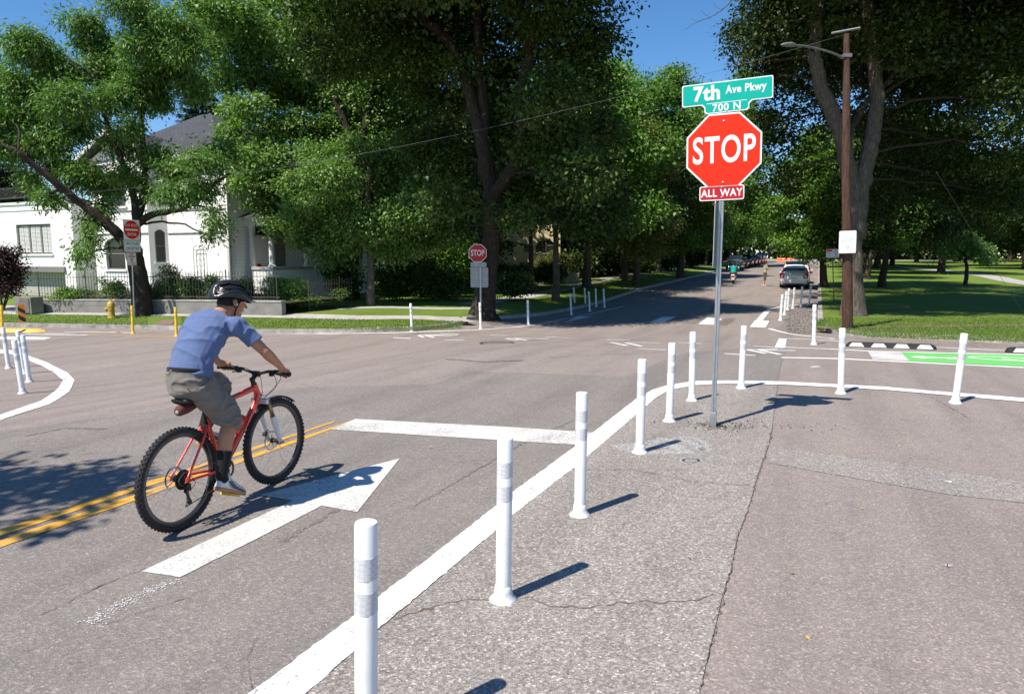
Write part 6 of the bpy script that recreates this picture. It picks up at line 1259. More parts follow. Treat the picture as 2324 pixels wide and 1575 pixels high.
def loft(mb, secs, Y=(0, 1, 0), n=20, p=2.3):
    """secs: (centre, depth radius, width radius); closed by caps"""
    Y = Vector(Y).normalized(); vs = []
    for i, (c, a, b_) in enumerate(secs):
        c = Vector(c); t = (Vector(secs[min(i+1, len(secs)-1)][0])-Vector(secs[max(i-1, 0)][0])).normalized(); Yp = (Y-t*Y.dot(t)).normalized(); X = Yp.cross(t)
        for k in range(n):
            an = 2*math.pi*k/n; ca_, sa_ = math.cos(an), math.sin(an); vs.append(c+X*a*abs(ca_)**(2/p)*math.copysign(1, ca_)+Yp*b_*abs(sa_)**(2/p)*math.copysign(1, sa_))
    m = len(secs); mb.add(vs, [(i*n+k, i*n+(k+1) % n, (i+1)*n+(k+1) % n, (i+1)*n+k) for i in range(m-1) for k in range(n)]+[tuple(range(n-1, -1, -1)), tuple((m-1)*n+k for k in range(n))])
def organic(mb, name, m, parent, vox=.008, smooth=6, wrinkle=0, wscale=9, wdir=(1, 1, 1)):
    me = bpy.data.meshes.new(name); me.from_pydata([tuple(v) for v in mb.v], [], mb.f)
    bm = bmesh.new(); bm.from_mesh(me); bmesh.ops.recalc_face_normals(bm, faces=bm.faces[:]); bm.to_mesh(me); bm.free()
    o = bpy.data.objects.new(name, me); COL.objects.link(o); r = o.modifiers.new('r', 'REMESH'); r.mode = 'VOXEL'; r.voxel_size = vox; r.use_smooth_shade = True
    s = o.modifiers.new('s', 'SMOOTH'); s.iterations = smooth; s.factor = .5
    bpy.context.view_layer.update(); m2 = bpy.data.meshes.new_from_object(o.evaluated_get(bpy.context.evaluated_depsgraph_get())); bpy.data.objects.remove(o); bpy.data.meshes.remove(me); m2.name = name
    if wrinkle:
        m2.update(); nr = [v.normal.copy() for v in m2.vertices]
        for v, nn_ in zip(m2.vertices, nr):
            q = Vector((v.co.x*wdir[0], v.co.y*wdir[1], v.co.z*wdir[2]))*wscale
            f = 1-min(1, abs(noise.noise(q)+.35*noise.noise(q*2.3))*2.6); v.co += nn_*((f*f-.35)*wrinkle)
    m2.shade_smooth(); m2.materials.clear(); return link(name, m2, parent, m)
mat('skin_tan', (.44, .205, .12), .5, var=.12, scale=9, spec=.4, bump=.1)
mat('skin_dark', (.25, .12, .07), .5, var=.1)
mat('hair_dark', (.018, .013, .010), .7, var=.3, scale=60, bump=.6)
def mat_cloth(name, c, v_=.12):
    n = NT(name); v = n.coord(); x = n.ramp(n.noise(v, 6, 6, .6), [(.3, tuple(q*(1-v_) for q in c)), (.7, tuple(q*(1+v_) for q in c))]); n.base(x); n.b.inputs['Roughness'].default_value = .9; n.b.inputs['Specular IOR Level'].default_value = .2; n.b.inputs['Sheen Weight'].default_value = .15
    n.bump(n.math('ADD', n.noise(v, 14, 3), n.math('MULTIPLY', n.noise(v, 300, 2), .25)), .5, .012); MATS[name] = n.m
mat_cloth('shirt_blue', (.10, .145, .285)); mat_cloth('shorts_grey', (.17, .152, .135), .15); mat_cloth('sock_black', (.012, .012, .013)); mat_cloth('shirt_khaki', (.34, .33, .24)); mat_cloth('shorts_brown', (.10, .075, .045)); mat_cloth('shirt_teal', (.0, .34, .30)); mat_cloth('denim', (.06, .075, .11))
mat('shoe_grey', (.60, .62, .60), .6); mat('shoe_dark', (.07, .08, .10), .6); mat('gum_sole', (.42, .19, .10), .6); mat('helmet_black', (.014, .014, .016), .32, spec=.5, coat=.15); mat('helmet_inner', (.006, .006, .006), .9)
RD_ = empty('person', BX.location.copy()); RD_.rotation_euler = BX.rotation_euler; tag(RD_, 'cyclist in blue T-shirt, grey shorts and black helmet riding the red bicycle', 'person')
hipR, hipL = Vector((.112, -.078, .985)), Vector((.14, .078, .985)); knR, anR = Vector((.372, -.125, .715)), Vector((.236, -.130, .318)); knL, anL = Vector((.585, .125, .90)), Vector((.375, .13, .585))
shR, shL = Vector((.410, -.185, 1.375)), Vector((.475, .175, 1.395)); elR, wrR = Vector((.515, -.325, 1.180)), Vector((.695, -.318, 1.045)); elL, wrL = Vector((.665, .325, 1.17)), Vector((.752, .300, 1.035))
yaw = rad(-24); HQ = Matrix.Rotation(yaw, 3, 'Z') @ Matrix.Rotation(rad(14), 3, 'Y'); HC = Vector((.575, -.005, 1.545)); hd = lambda x, y, z: HC+HQ @ Vector((x, y, z))
mb = MB()
loft(mb, [((.11, 0, .93), .085, .12), ((.12, 0, 1.02), .09, .125), ((.16, 0, 1.13), .09, .125), ((.23, 0, 1.25), .10, .145), ((.33, 0, 1.35), .11, .17), ((.40, 0, 1.41), .075, .13)])
caps(mb, (.38, 0, 1.38), hd(-.035, 0, -.07), .062, .056)
for sh, el, wr in ((shR, elR, wrR), (shL, elL, wrL)):
    caps(mb, sh, sh.lerp(el, .55), .052, .045); caps(mb, sh.lerp(el, .5), el, .045, .036); caps(mb, el, el.lerp(wr, .3), .038, .040); caps(mb, el.lerp(wr, .3), wr, .040, .024)
for hp, kn, an_ in ((hipR, knR, anR), (hipL, knL, anL)):
    caps(mb, hp, kn, .070, .056); caps(mb, kn, kn.lerp(an_, .30)+Vector((-.018, 0, 0)), .052, .056); caps(mb, kn.lerp(an_, .30)+Vector((-.018, 0, 0)), an_, .056, .033)
# head
ell(mb, hd(0, 0, .018), (.098, .076, .095), HQ); ell(mb, hd(.028, 0, -.045), (.070, .062, .075), HQ); caps(mb, hd(.03, .0, -.09), hd(.075, 0, -.098), .038, .022); ell(mb, hd(.075, 0, -.02), (.026, .044, .055), HQ)
caps(mb, hd(.096, 0, .0), hd(.122, 0, -.034), .009, .0125); ell(mb, hd(.094, 0, -.062), (.016, .024, .010), HQ); ell(mb, hd(.092, .0, .028), (.016, .048, .010), HQ)
for s_ in (-1, 1): ell(mb, hd(-.010, s_*.080, -.022), (.019, .008, .032), HQ @ Matrix.Rotation(s_*.35, 3, 'Z'))
# hands: palm, four curled fingers and a thumb round each grip
for s_, wr, g in ((-1, wrR, GR), (1, wrL, GL)):
    bd = (hb_(s_*.35)-hb_(s_*.215)).normalized()*s_; fw = Vector((1, 0, 0)); fw = (fw-bd*fw.dot(bd)).normalized(); up = Vector((0, 0, 1)); cen = g+Vector((0, 0, 0))
    kn = cen+up*.030+fw*.010; caps(mb, wr, kn-fw*.025+up*.004, .026, .026); caps(mb, kn-bd*.028-fw*.012, kn+bd*.028-fw*.012, .020, .019)
    for j in range(4):
        b0 = cen+bd*(.033-.022*j)*(1); fl = (.92, 1.0, .97, .82)[j]
        P = [b0+up*.028-fw*.004, b0+up*.022+fw*.026*fl, b0-up*.004+fw*.034*fl, b0-up*.024+fw*.014]
        for a_, b_, r0, r1 in zip(P[:-1], P[1:], (.0105, .0095, .0085), (.0095, .0085, .0075)): caps(mb, a_, b_, r0, r1, 8)
    caps(mb, cen-bd*s_*s_*.035*1+up*.020-fw*.012, cen-bd*.050-up*.004+fw*.010, .011, .0095, 8); caps(mb, cen-bd*.050-up*.004+fw*.010, cen-bd*.046-up*.014+fw*.026, .0095, .008, 8)
body = organic(mb, 'body', 'skin_tan', RD_, .0060, 4)
# eyes, ear bud, hair, helmet
mb = MB()
for s_ in (-1, 1): ell(mb, hd(.078, s_*.032, .002), (.012, .012, .010), HQ, 10)
mb.build('eyes', 'sign_white', body, smooth=True)
mb = MB(); ell(mb, hd(.006, -.083, -.028), (.008, .006, .010), HQ, 8); mb.build('ear_bud', 'post_white', RD_, smooth=True)
mb = MB(); ell(mb, hd(-.012, 0, .022), (.096, .0815, .096), HQ); ell(mb, hd(-.05, 0, -.035), (.052, .062, .045), HQ); caps(mb, hd(.018, -.072, .01), hd(.022, -.068, -.03), .012, .007, 8); caps(mb, hd(.018, .072, .01), hd(.022, .068, -.03), .012, .007, 8)
o = organic(mb, 'hair', 'hair_dark', RD_, .007, 2)
vs = []; fs = []; n, m = 96, 26; HO = Vector((-.012, 0, .035)); low = []
for i in range(m+1):
    el_ = math.pi/2*(i/m); 
    for k in range(n):
        az = 2*math.pi*k/n; cx, cy_ = math.cos(az), math.sin(az); zc = math.sin(math.pi/2-el_*1.12); rc = math.cos(math.pi/2-el_*1.12)
        x = rc*cx*(.152 if cx > 0 else .150); y = rc*cy_*.106; z = zc*.098
        lat = math.atan2(y, max(.02, z+.05)); rib = math.cos(lat*5.2); groove = 1 if (rib < -.12 and .16 < el_/(math.pi/2) < .86 and -.9 < x/.15 < .80) else 0
        f = 1-.16*groove+.02*max(0, rib); z2 = z*f-(.014*(x/.15)**2)-(.03*max(0, -x/.15)**2 if zc < .4 else 0)
        vs.append(HC+HQ @ (HO+Vector((x*f, y*f, z2))))
for i in range(m):
    for k in range(n): fs.append((i*n+k, i*n+(k+1) % n, (i+1)*n+(k+1) % n, (i+1)*n+k))
mb = MB(); mb.add(vs, fs); o = mb.build('helmet', 'helmet_black', RD_, smooth=True); so = o.modifiers.new('s', 'SOLIDIFY'); so.thickness = .010; so.offset = -1
mb = MB(); ell(mb, hd(-.012, 0, .035), (.120, .088, .082), HQ); mb.build('helmet_padding', 'helmet_inner', o, smooth=True)
def shell_pt(x, y): return Vector((x*.15, y*.106, .098*math.sqrt(max(.02, 1-x*x-y*y))))
for vx, vy, lx, ly in ((-.62, -.42, .040, .011), (-.10, -.52, .046, .012), (.42, -.48, .030, .009), (-.55, 0, .042, .012), (.05, -.0, .048, .011), (.55, 0, .03, .009), (-.62, .42, .040, .011), (-.10, .52, .046, .012), (.42, .48, .030, .009), (-.45, -.80, .042, .008), (.15, -.84, .040, .007), (-.78, -.2, .018, .010), (.60, -.25, .026, .009), (-.25, -.27, .036, .009), (-.25, .27, .036, .009)):
    c_ = shell_pt(vx, vy); nrm = Vector((c_.x/.15**2, c_.y/.106**2, c_.z/.098**2)).normalized(); tx = (Vector((1, 0, 0))-nrm*nrm.x).normalized(); ty = nrm.cross(tx); mb = MB(); ell(mb, HC+HQ @ (HO+c_*1.0), (lx, ly, .0045), HQ @ basis(tx, ty, nrm), 14); mb.build('vent_inlay', 'helmet_inner', o, smooth=True)  # solid dark inlays, colour standing for the shaded vent openings
mb = MB(); mb.prism([(.118, -.075), (.165, -.045), (.178, 0), (.165, .045), (.118, .075)], .018, .024, HQ, HC); mb.build('visor', 'helmet_black', o, bevel=.002)
mb = MB()
for s_ in (-1, 1): mb.tube(catmull([hd(.045, s_*.080, .03), hd(.012, s_*.078, -.05), hd(.03, s_*.030, -.118)], 4), .0045, 5); mb.tube(catmull([hd(-.06, s_*.075, .02), hd(-.01, s_*.082, -.05), hd(.012, s_*.078, -.05)], 3), .004, 5)
mb.build('chin_strap', 'helmet_inner', o, smooth=True)
# T-shirt
mb = MB()
loft(mb, [((.122, 0, 1.050), .124, .150), ((.140, 0, 1.10), .120, .148), ((.172, 0, 1.17), .114, .148), ((.222, 0, 1.25), .114, .158), ((.29, 0, 1.33), .120, .178), ((.365, 0, 1.395), .104, .170), ((.42, 0, 1.435), .070, .105), ((.435, 0, 1.447), .060, .075)])
for sh, el in ((shR, elR), (shL, elL)):
    caps(mb, sh+Vector((-.02, 0, .0)), sh.lerp(el, .3), .068, .062); mb.tube([sh.lerp(el, .1), sh.lerp(el, .64)], [.064, .064], 16); caps(mb, Vector((.33, sh.y*.35, 1.36)), sh, .085, .072)
shirt = organic(mb, 't_shirt', 'shirt_blue', RD_, .0065, 4, .013, 6.0, (1.5, .55, 1.0))
# shorts
mb = MB(); loft(mb, [((.118, 0, 1.09), .108, .140), ((.108, 0, 1.02), .114, .150), ((.108, 0, .96), .110, .148), ((.13, 0, .915), .085, .115)])
for hp, kn, an_, t_ in ((hipR, knR, anR, 1.0), (hipL, knL, anL, .93)):
    e_ = hp.lerp(kn, t_); loft(mb, [(hp+Vector((0, 0, .02)), .104, .090), (hp.lerp(kn, .3), .102, .094), (hp.lerp(kn, .7), .100, .095), (e_+Vector((-.035*(t_ == 1), 0, -.01)), .098, .093), (e_+Vector((-.060*(t_ == 1), 0, -.055)) if t_ == 1 else e_+(kn-hp).normalized()*.02, .096, .092)], Y=(0, 1, 0))
shorts = organic(mb, 'shorts', 'shorts_grey', RD_, .0065, 3, .012, 7.5, (.9, .6, 1.3))
mb = MB(); loft(mb, [((.119, 0, 1.075), .114, .144), ((.124, 0, 1.10), .112, .142)]); mb.build('waistband', 'sock_black', shorts, smooth=True)
mb = MB(); mb.box((.012, -.085, .985), (.006, .09, .004), Matrix.Rotation(-.7, 3, 'Z')); mb.build('pocket_seam', 'sock_black', shorts); mb = MB(); mb.box((.014, -.08, .935), (.006, .09, .004), Matrix.Rotation(-.7, 3, 'Z')); mb.build('pocket_seam', 'sock_black', shorts)
# socks and shoes
for kn, an_, pd, tl in ((knR, anR, PR, -.44), (knL, anL, PL, -.12)):
    mb = MB(); top = kn.lerp(an_, .57)+Vector((-.014, 0, 0)); mb.tube([top, top.lerp(an_, .5), an_, an_+Vector((.015, 0, -.045))], [.0565, .0505, .043, .044], 18); organic(mb, 'sock', 'sock_black', RD_, .007, 2)
    F = Matrix.Rotation(-tl, 3, 'Y'); sole0 = pd+Vector((0, 0, .011)); ft = lambda x, y, z: sole0+F @ Vector((x, y, z))
    X_ = F @ Vector((1, 0, 0)); Z_ = F @ Vector((0, 0, 1)); base_ = [(-.150, .026), (-.135, .034), (-.08, .034), (-.02, .036), (.05, .046), (.10, .044), (.135, .032), (.148, .016)]
    hts = [.055, .075, .085, .080, .055, .042, .034, .026]; mb = MB(); vs = []
    for (x, w_), h in zip(base_, hts): vs += [ft(x, w_*math.cos(t)*(1 if math.sin(t) < .3 else .92), .022+(h*math.sin(t) if math.sin(t) > 0 else .004*math.sin(t))) for t in [2*math.pi*k/14 for k in range(14)]]
    mb.add(vs, [(i*14+k, i*14+(k+1) % 14, (i+1)*14+(k+1) % 14, (i+1)*14+k) for i in range(7) for k in range(14)]+[tuple(range(13, -1, -1)), tuple(range(98, 112))]); caps(mb, ft(-.09, 0, .07), ft(-.085, 0, .10), .042, .040)
    shoe = organic(mb, 'shoe', 'shoe_grey', RD_, .006, 2)
    mb = MB(); poly = [(-.158, 0), (-.150, -.030), (-.12, -.039), (-.06, -.037), (0, -.040), (.05, -.050), (.10, -.048), (.135, -.036), (.154, -.014), (.154, .014), (.135, .036), (.10, .048), (.05, .050), (0, .040), (-.06, .037), (-.12, .039), (-.150, .030)]
    mb.prism(poly, 0, .028, F, sole0); mb.build('sole', 'gum_sole', shoe, bevel=.005)
    mb = MB()
    for s_ in (-1, 1):
        mb.add([ft(x, s_*y, z) for x, y, z in ((-.10, .0405, .075), (-.06, .0415, .085), (.0, .0435, .055), (.09, .0475, .036), (.13, .040, .032), (.10, .0485, .026), (-.02, .0435, .034))], [(0, 1, 2, 6), (2, 3, 5, 6), (3, 4, 5)])
    mb.build('stripe', 'shoe_dark', shoe)
    mb = MB()
    for k in range(4): mb.tube([ft(-.03+.022*k, -.022, .094-.010*k), ft(-.024+.022*k, 0, .101-.010*k), ft(-.03+.022*k, .022, .094-.010*k)], .0035, 5)
    mb.build('laces', 'post_white', shoe)
# ================================================================ vehicles
mat('paint_silver', (.62, .63, .64), .3, .15, var=.03, coat=.6); mat('tail_red', (.55, .01, .015), .25); mat('car_glass', (.015, .018, .02), .06, spec=.8); mat('plate_white', (.6, .6, .6), .5); mat('tyre_wall', (.015, .015, .016), .8); mat('alloy_wheel', (.35, .35, .36), .35, .7); mat('trim_black', (.02, .02, .02), .6); mat('lamp_clear', (.55, .56, .55), .2, spec=.7)
def car(name, loc, az, paint, lab, L=4.45, Wd=1.74, H=1.49, kind='hatch', grp=None):
    root = empty(name, loc, math.pi/2-az); tag(root, lab, 'car', grp); hw = Wd/2      # x forward, origin at rear bumper centre
    # rows: x, lower z, sill half width, belt z, belt half width, top z, top half width
    if kind == 'hatch': rows = [(0, .30, .70, .62, .80, .78, .72), (.05, .24, .80, .80, .835, .98, .74), (.22, .20, .84, .92, .86, 1.12, .70), (.50, .18, .86, .95, .87, 1.30, .66), (.95, .17, .87, .95, .87, 1.43, .62), (1.7, .17, .87, .94, .87, H, .62), (2.5, .17, .87, .92, .87, 1.44, .62), (3.1, .17, .87, .92, .86, 1.14, .66), (3.55, .18, .86, .86, .84, .97, .66), (4.1, .20, .83, .72, .78, .80, .60), (L, .28, .66, .52, .62, .60, .45)]
    else: rows = [(0, .32, .72, .70, .82, .90, .76), (.05, .26, .84, .95, .90, 1.12, .78), (.18, .24, .88, 1.02, .91, 1.42, .72), (.5, .24, .9, 1.02, .92, 1.66, .70), (1.3, .24, .9, 1.02, .92, 1.72, .70), (2.4, .24, .9, 1.0, .92, 1.68, .70), (3.0, .24, .9, 1.0, .92, 1.20, .74), (3.4, .24, .9, .98, .90, 1.04, .74), (4.2, .26, .88, .88, .84, .92, .66), (L, .32, .72, .60, .68, .70, .5)]
    s = hw/.87; vs = []; n = 12
    for x, z0, w0, zb, wb, zt_, wt in rows:
        half = [(0, z0), (w0*.9, z0), (w0, z0+.08), (wb, (z0+zb)/2+.05), (wb*.985, zb), (wt, zt_-.05), (wt*.85, zt_)]
        ring_ = [(y*s, z) for y, z in half]+[(0, zt_+.02)]+[(-y*s, z) for y, z in half[:0:-1]]; n = len(ring_); vs += [Vector((x, y, z)) for y, z in ring_]
    m = len(rows); fs = [(i*n+k, (i+1)*n+k, (i+1)*n+(k+1) % n, i*n+(k+1) % n) for i in range(m-1) for k in range(n)]+[tuple(range(n)), tuple((m-1)*n+k for k in range(n-1, -1, -1))]
    mb = MB(); mb.add(vs, fs); body = mb.build('body', paint, root, smooth=True); sb_ = body.modifiers.new('s', 'SUBSURF'); sb_.levels = 1; sb_.render_levels = 2
    def at_(i, k): return vs[i*n+k]
    # glass, proud of the shell
    gi0, gi1 = (2, 7) if kind == 'hatch' else (2, 6)
    for sd_ in (1, -1):
        mb = MB(); low_ = []; up_ = []
        for i in range(gi0+1, gi1+1):
            a, b = at_(i, 4), at_(i, 5); low_.append(a.lerp(b, .12)); up_.append(a.lerp(b, .86))
        P = [Vector((p.x, sd_*(p.y+.012), p.z)) for p in low_+up_[::-1]]; k2 = len(low_); mb.add(P, [(j, j+1, 2*k2-2-j, 2*k2-1-j) for j in range(k2-1)]); g = mb.build('side_glass', 'car_glass', root)
    def panel(nm, i0, i1, t0, t1, wf, m_, off):
        a, b = (rows[i0], rows[i1]); x0, x1 = a[0]+(b[0]-a[0])*t0, a[0]+(b[0]-a[0])*t1; z0, z1 = a[5]+(b[5]-a[5])*t0, a[5]+(b[5]-a[5])*t1; w0, w1 = wf*s*(a[6]+(b[6]-a[6])*t0), wf*s*(a[6]+(b[6]-a[6])*t1)
        nx, nz = -(z1-z0), (x1-x0); q = math.hypot(nx, nz); nx, nz = nx/q*off, nz/q*off
        mb = MB(); mb.add([(x0+nx, -w0, z0+nz-.01), (x0+nx, w0, z0+nz-.01), (x1+nx, w1, z1+nz-.01), (x1+nx, -w1, z1+nz-.01), (x0+nx*1.2, 0, z0+nz*1.6+.01), (x1+nx*1.2, 0, z1+nz*1.6+.01)], [(0, 4, 5, 3), (4, 1, 2, 5)]); return mb.build(nm, m_, root)
    if kind == 'hatch':
        panel('rear_window', 2, 3, .15, 1.0, .92, 'car_glass', .035); panel('rear_window', 3, 4, -.02, .55, .90, 'car_glass', .035); panel('windscreen', 6, 7, .08, .95, .92, 'car_glass', .03)
        mb = MB(); mb.box((.50, 0, 1.335), (.22, 1.16, .03)); mb.build('spoiler', paint, root, bevel=.008)
    else: panel('rear_window', 2, 3, .0, .8, .95, 'car_glass', .04); panel('windscreen', 5, 6, .06, .95, .94, 'car_glass', .03)
    zt0_ = .86 if kind == 'hatch' else 1.0
    for sd_ in (1, -1):
        mb = MB(); y0 = sd_*hw; mb.add([(.02, y0*.66, zt0_), (.0, y0*.66, zt0_-.20), (.03, y0*.955, zt0_-.18), (.10, y0*1.0, zt0_-.02), (.16, y0*.96, zt0_+.16), (.09, y0*.80, zt0_+.14), (.32, y0*1.01, zt0_+.0), (.30, y0*.985, zt0_+.12)], [(0, 1, 2, 3, 4, 5), (3, 6, 7, 4), (2, 6, 3)]); mb.v = [v+Vector((-.018, sd_*.012, 0)) for v in mb.v]; mb.build('tail_lamp', 'tail_red', root)
        mb = MB(); mb.box((L-.20, y0*.66, .66), (.34, .26, .12), Matrix.Rotation(-sd_*.35, 3, 'Z')); mb.build('headlight', 'lamp_clear', root, bevel=.02)
        mb = MB(); mb.box((2.55+.15, y0*1.1, .98), (.12, .20, .14)); mb.build('side_mirror', paint, root, bevel=.03)
    mb = MB(); mb.box((.0, 0, .42), (.06, 1.46, .13)); mb.build('bumper', 'trim_black' if kind != 'hatch' else paint, root, bevel=.025); mb = MB(); mb.box((-.012, 0, .26), (.05, 1.25, .10)); mb.build('diffuser', 'trim_black', root, bevel=.02)
    mb = MB(); mb.box((.005, 0, .66), (.03, .38, .15)); mb.build('number_plate', 'plate_white', root)
    for x in (.82, L-.90):
        for sd_ in (1, -1):
            w_ = empty('wheel'); w_.parent = root; w_.location = (x, sd_*(hw-.10), .315); My = basis(Vector((1, 0, 0)), Vector((0, 0, -1)), Vector((0, 1, 0)))
            mb = MB(); mb.lathe([(.20, -.10), (.295, -.105), (.315, -.08), (.315, .08), (.295, .105), (.20, .10)], 24, M=My); mb.build('tyre', 'tyre_wall', w_, auto=40); mb = MB(); mb.lathe([(0, -.09), (.20, -.085), (.205, 0), (.20, .085), (0, .09)], 16, M=My); mb.build('rim', 'alloy_wheel', w_, auto=30)
    return root
pr = G(1800, 655); car('parked_car', pr, AZ+rad(1), 'paint_silver', 'silver hatchback parked at the right kerb with dappled tree shade on its tailgate')
q = pr+AD*6.2+RD*-.05; q.z = zt(q.x, q.y); car('parked_car', q, AZ, 'paint_silver', 'pale second car parked directly in front of the silver hatchback', kind='suv', L=4.6, Wd=1.86)
for nm, c_ in (('car_navy', (.02, .03, .06)), ('car_black', (.012, .012, .014)), ('car_grey', (.10, .11, .12)), ('car_maroon', (.10, .015, .02)), ('car_white', (.6, .6, .6))): mat(nm, c_, .25, .3, var=.02, coat=.7)
for i, (s_, nm, kd, d_) in enumerate([(58, 'car_grey', 'suv', 'dark grey car nearest of the row parked under the left kerb trees'), (64.5, 'car_black', 'hatch', 'black car second in the shaded row along the left kerb'), (71, 'car_navy', 'suv', 'navy car third in the shaded row along the left kerb'), (77.5, 'car_black', 'suv', 'black tall car fourth in the shaded row along the left kerb'), (84, 'car_maroon', 'hatch', 'dark maroon car fifth in the shaded row along the left kerb'), (90.5, 'car_grey', 'hatch', 'grey car sixth in the shaded row along the left kerb'), (97, 'car_white', 'suv', 'pale car at the far end of the left kerb row')]):
    x, y = RS(-9.1, s_+4.4); car('parked_car', Vector((x, y, zt(x, y))), AZ+math.pi, nm, d_, kind=kd, grp='cars parked along the left kerb of the avenue')
# motor scooter and its rider, seen from behind
ps = G(1663, 645); ks = ps.y/FPX
sc = empty('motor_scooter', ps, math.pi/2-rad(20)); tag(sc, 'white and dark motor scooter riding away up the avenue', 'scooter')
for x in (0, 1.22):
    w_ = empty('wheel'); w_.parent = sc; w_.location = (x, 0, .25); mb = MB(); mb.tube([(.19*math.cos(t), 0, .19*math.sin(t)) for t in [2*math.pi*k/24 for k in range(24)]], .06, 10, closed=True); mb.build('tyre', 'tyre_wall', w_, smooth=True); mb = MB(); mb.lathe([(0, -.04), (.14, -.035), (.14, .035), (0, .04)], 14, M=Mx); mb.build('rim', 'alloy_wheel', w_, auto=30)
mb = MB(); loft(mb, [((-.12, 0, .62), .06, .08), ((.0, 0, .60), .14, .15), ((.3, 0, .55), .18, .17), ((.55, 0, .42), .14, .15), ((.62, 0, .30), .06, .13)], Y=(0, 1, 0)); loft(mb, [((.6, 0, .26), .04, .16), ((.95, 0, .26), .05, .17)]); organic(mb, 'body', 'post_white', sc, .02, 3)
mb = MB(); loft(mb, [((1.08, 0, .30), .05, .14), ((1.02, 0, .70), .05, .17), ((.95, 0, .95), .07, .12)]); organic(mb, 'leg_shield', 'trim_black', sc, .02, 3)
mb = MB(); loft(mb, [((-.05, 0, .76), .05, .11), ((.2, 0, .77), .05, .14), ((.55, 0, .74), .05, .11)]); mb.build('seat', 'trim_black', sc, smooth=True)
mb = MB(); mb.box((-.19, 0, .60), (.05, .24, .10)); mb.build('tail_lamp', 'tail_red', sc, bevel=.01); mb = MB(); mb.box((-.24, 0, .40), (.02, .20, .16)); mb.build('number_plate', 'plate_white', sc)
mb = MB(); mb.tube([(.92, -.34, 1.0), (.98, 0, .98), (.92, .34, 1.0)], .016, 8); mb.build('handlebar', 'trim_black', sc)
for s_ in (-1, 1): mb = MB(); mb.tube([(.95, s_*.22, 1.0), (.93, s_*.33, 1.17)], .007, 5); ell(mb, (.93, s_*.35, 1.21), (.02, .07, .05), n=10); mb.build('rear_mirror', 'steel_bright', sc, smooth=True)
def person(loc, az, lab, J, cloth, vox=.014, hair='hair_dark', skin='skin_tan', hl_=.0):
    """J: joints in local metres, x forward, y left"""
    r = empty('person', loc, math.pi/2-az); tag(r, lab, 'person'); V = {k: Vector(v) for k, v in J.items()}
    mb = MB(); ch, pe, nk, hdv = V['chest'], V['pelvis'], V['neck'], V['head']
    loft(mb, [(pe-(ch-pe)*.25, .09, .14), (pe, .10, .155), (pe.lerp(ch, .5), .085, .135), (ch, .10, .16), (nk-(nk-ch)*.25, .06, .10)]); caps(mb, nk-(hdv-nk)*.3, hdv, .055, .05)
    for s_, S in ((1, 'L'), (-1, 'R')):
        sh, el, wr, ha, hp, kn, an_, to = [V[k+S] for k in ('sh', 'el', 'wr', 'ha', 'hip', 'kn', 'an', 'toe')]
        caps(mb, ch.lerp(sh, .4)+Vector((0, 0, .06)), sh, .06, .055); caps(mb, sh, el, .048, .038); caps(mb, el, wr, .038, .026); caps(mb, wr, wr.lerp(ha, .6), .026, .030)
        d_ = (ha-wr).normalized(); sd_ = d_.cross(Vector((0, 0, 1))).normalized() if abs(d_.z) < .95 else Vector((1, 0, 0))
        for j, o_ in enumerate((-.028, -.010, .010, .027)): caps(mb, wr.lerp(ha, .6)+sd_*o_, ha+sd_*o_*1.2+d_*(.02, .035, .03, .01)[j], .0105, .009, 8)
        caps(mb, wr.lerp(ha, .35)+sd_*-.03, wr.lerp(ha, .8)+sd_*-.055, .011, .010, 8)
        caps(mb, hp, kn, .078, .056); caps(mb, kn, kn.lerp(an_, .35), .054, .056); caps(mb, kn.lerp(an_, .35), an_, .056, .038); caps(mb, an_, to, .042, .035)
    f = (V['face']-hdv).normalized(); Rz = basis(f, Vector((0, 0, 1)).cross(f).normalized(), f.cross(Vector((0, 0, 1)).cross(f).normalized())); q = lambda x, y, z: hdv+Rz @ Vector((x, y, z))
    ell(mb, q(0, 0, .02), (.096, .076, .10), Rz); ell(mb, q(.03, 0, -.05), (.065, .058, .07), Rz); caps(mb, q(.09, 0, .0), q(.118, 0, -.03), .010, .013); ell(mb, q(.088, 0, -.06), (.015, .025, .010), Rz)
    for s_ in (-1, 1): ell(mb, q(-.005, s_*.079, -.015), (.02, .010, .032), Rz)
    body = organic(mb, 'body', skin, r, vox, 3)
    mb = MB(); 
    for s_ in (-1, 1): ell(mb, q(.082, s_*.032, .005), (.010, .010, .008), Rz, 8)
    mb.build('eyes', 'trim_black', body, smooth=True)
    mb = MB(); ell(mb, q(-.015, 0, .030), (.100, .086, .102), Rz); ell(mb, q(-.045, 0, -.04-hl_*.3), (.06, .068, .06+hl_*.5), Rz); organic(mb, 'hair', hair, r, vox, 2)
    top, legs, shoe_ = cloth
    mb = MB(); loft(mb, [(pe-(ch-pe)*.12, .128, .182), (pe.lerp(ch, .2), .122, .172), (pe.lerp(ch, .6), .115, .165), (ch, .122, .182), (ch.lerp(nk, .75), .075, .115)])
    for S in 'LR': sh, el = V['sh'+S], V['el'+S]; caps(mb, ch.lerp(sh, .4)+Vector((0, 0, .05)), sh, .075, .068); mb.tube([sh-(el-sh)*.1, sh.lerp(el, .75)], [.070, .072], 14)
    organic(mb, 'shirt', top, r, vox, 4, .006, 6)
    mb = MB(); loft(mb, [(pe+Vector((0, 0, .05)), .118, .160), (pe-Vector((0, 0, .08)), .122, .168), (pe-Vector((0, 0, .13)), .10, .14)])
    for S in 'LR': hp, kn, an_ = V['hip'+S], V['kn'+S], V['an'+S]; e_ = kn.lerp(an_, .25); mb.tube([hp, hp.lerp(kn, .5), kn, e_], [.105, .092, .082, .080], 16)
    organic(mb, 'shorts', legs, r, vox, 4, .006, 6)
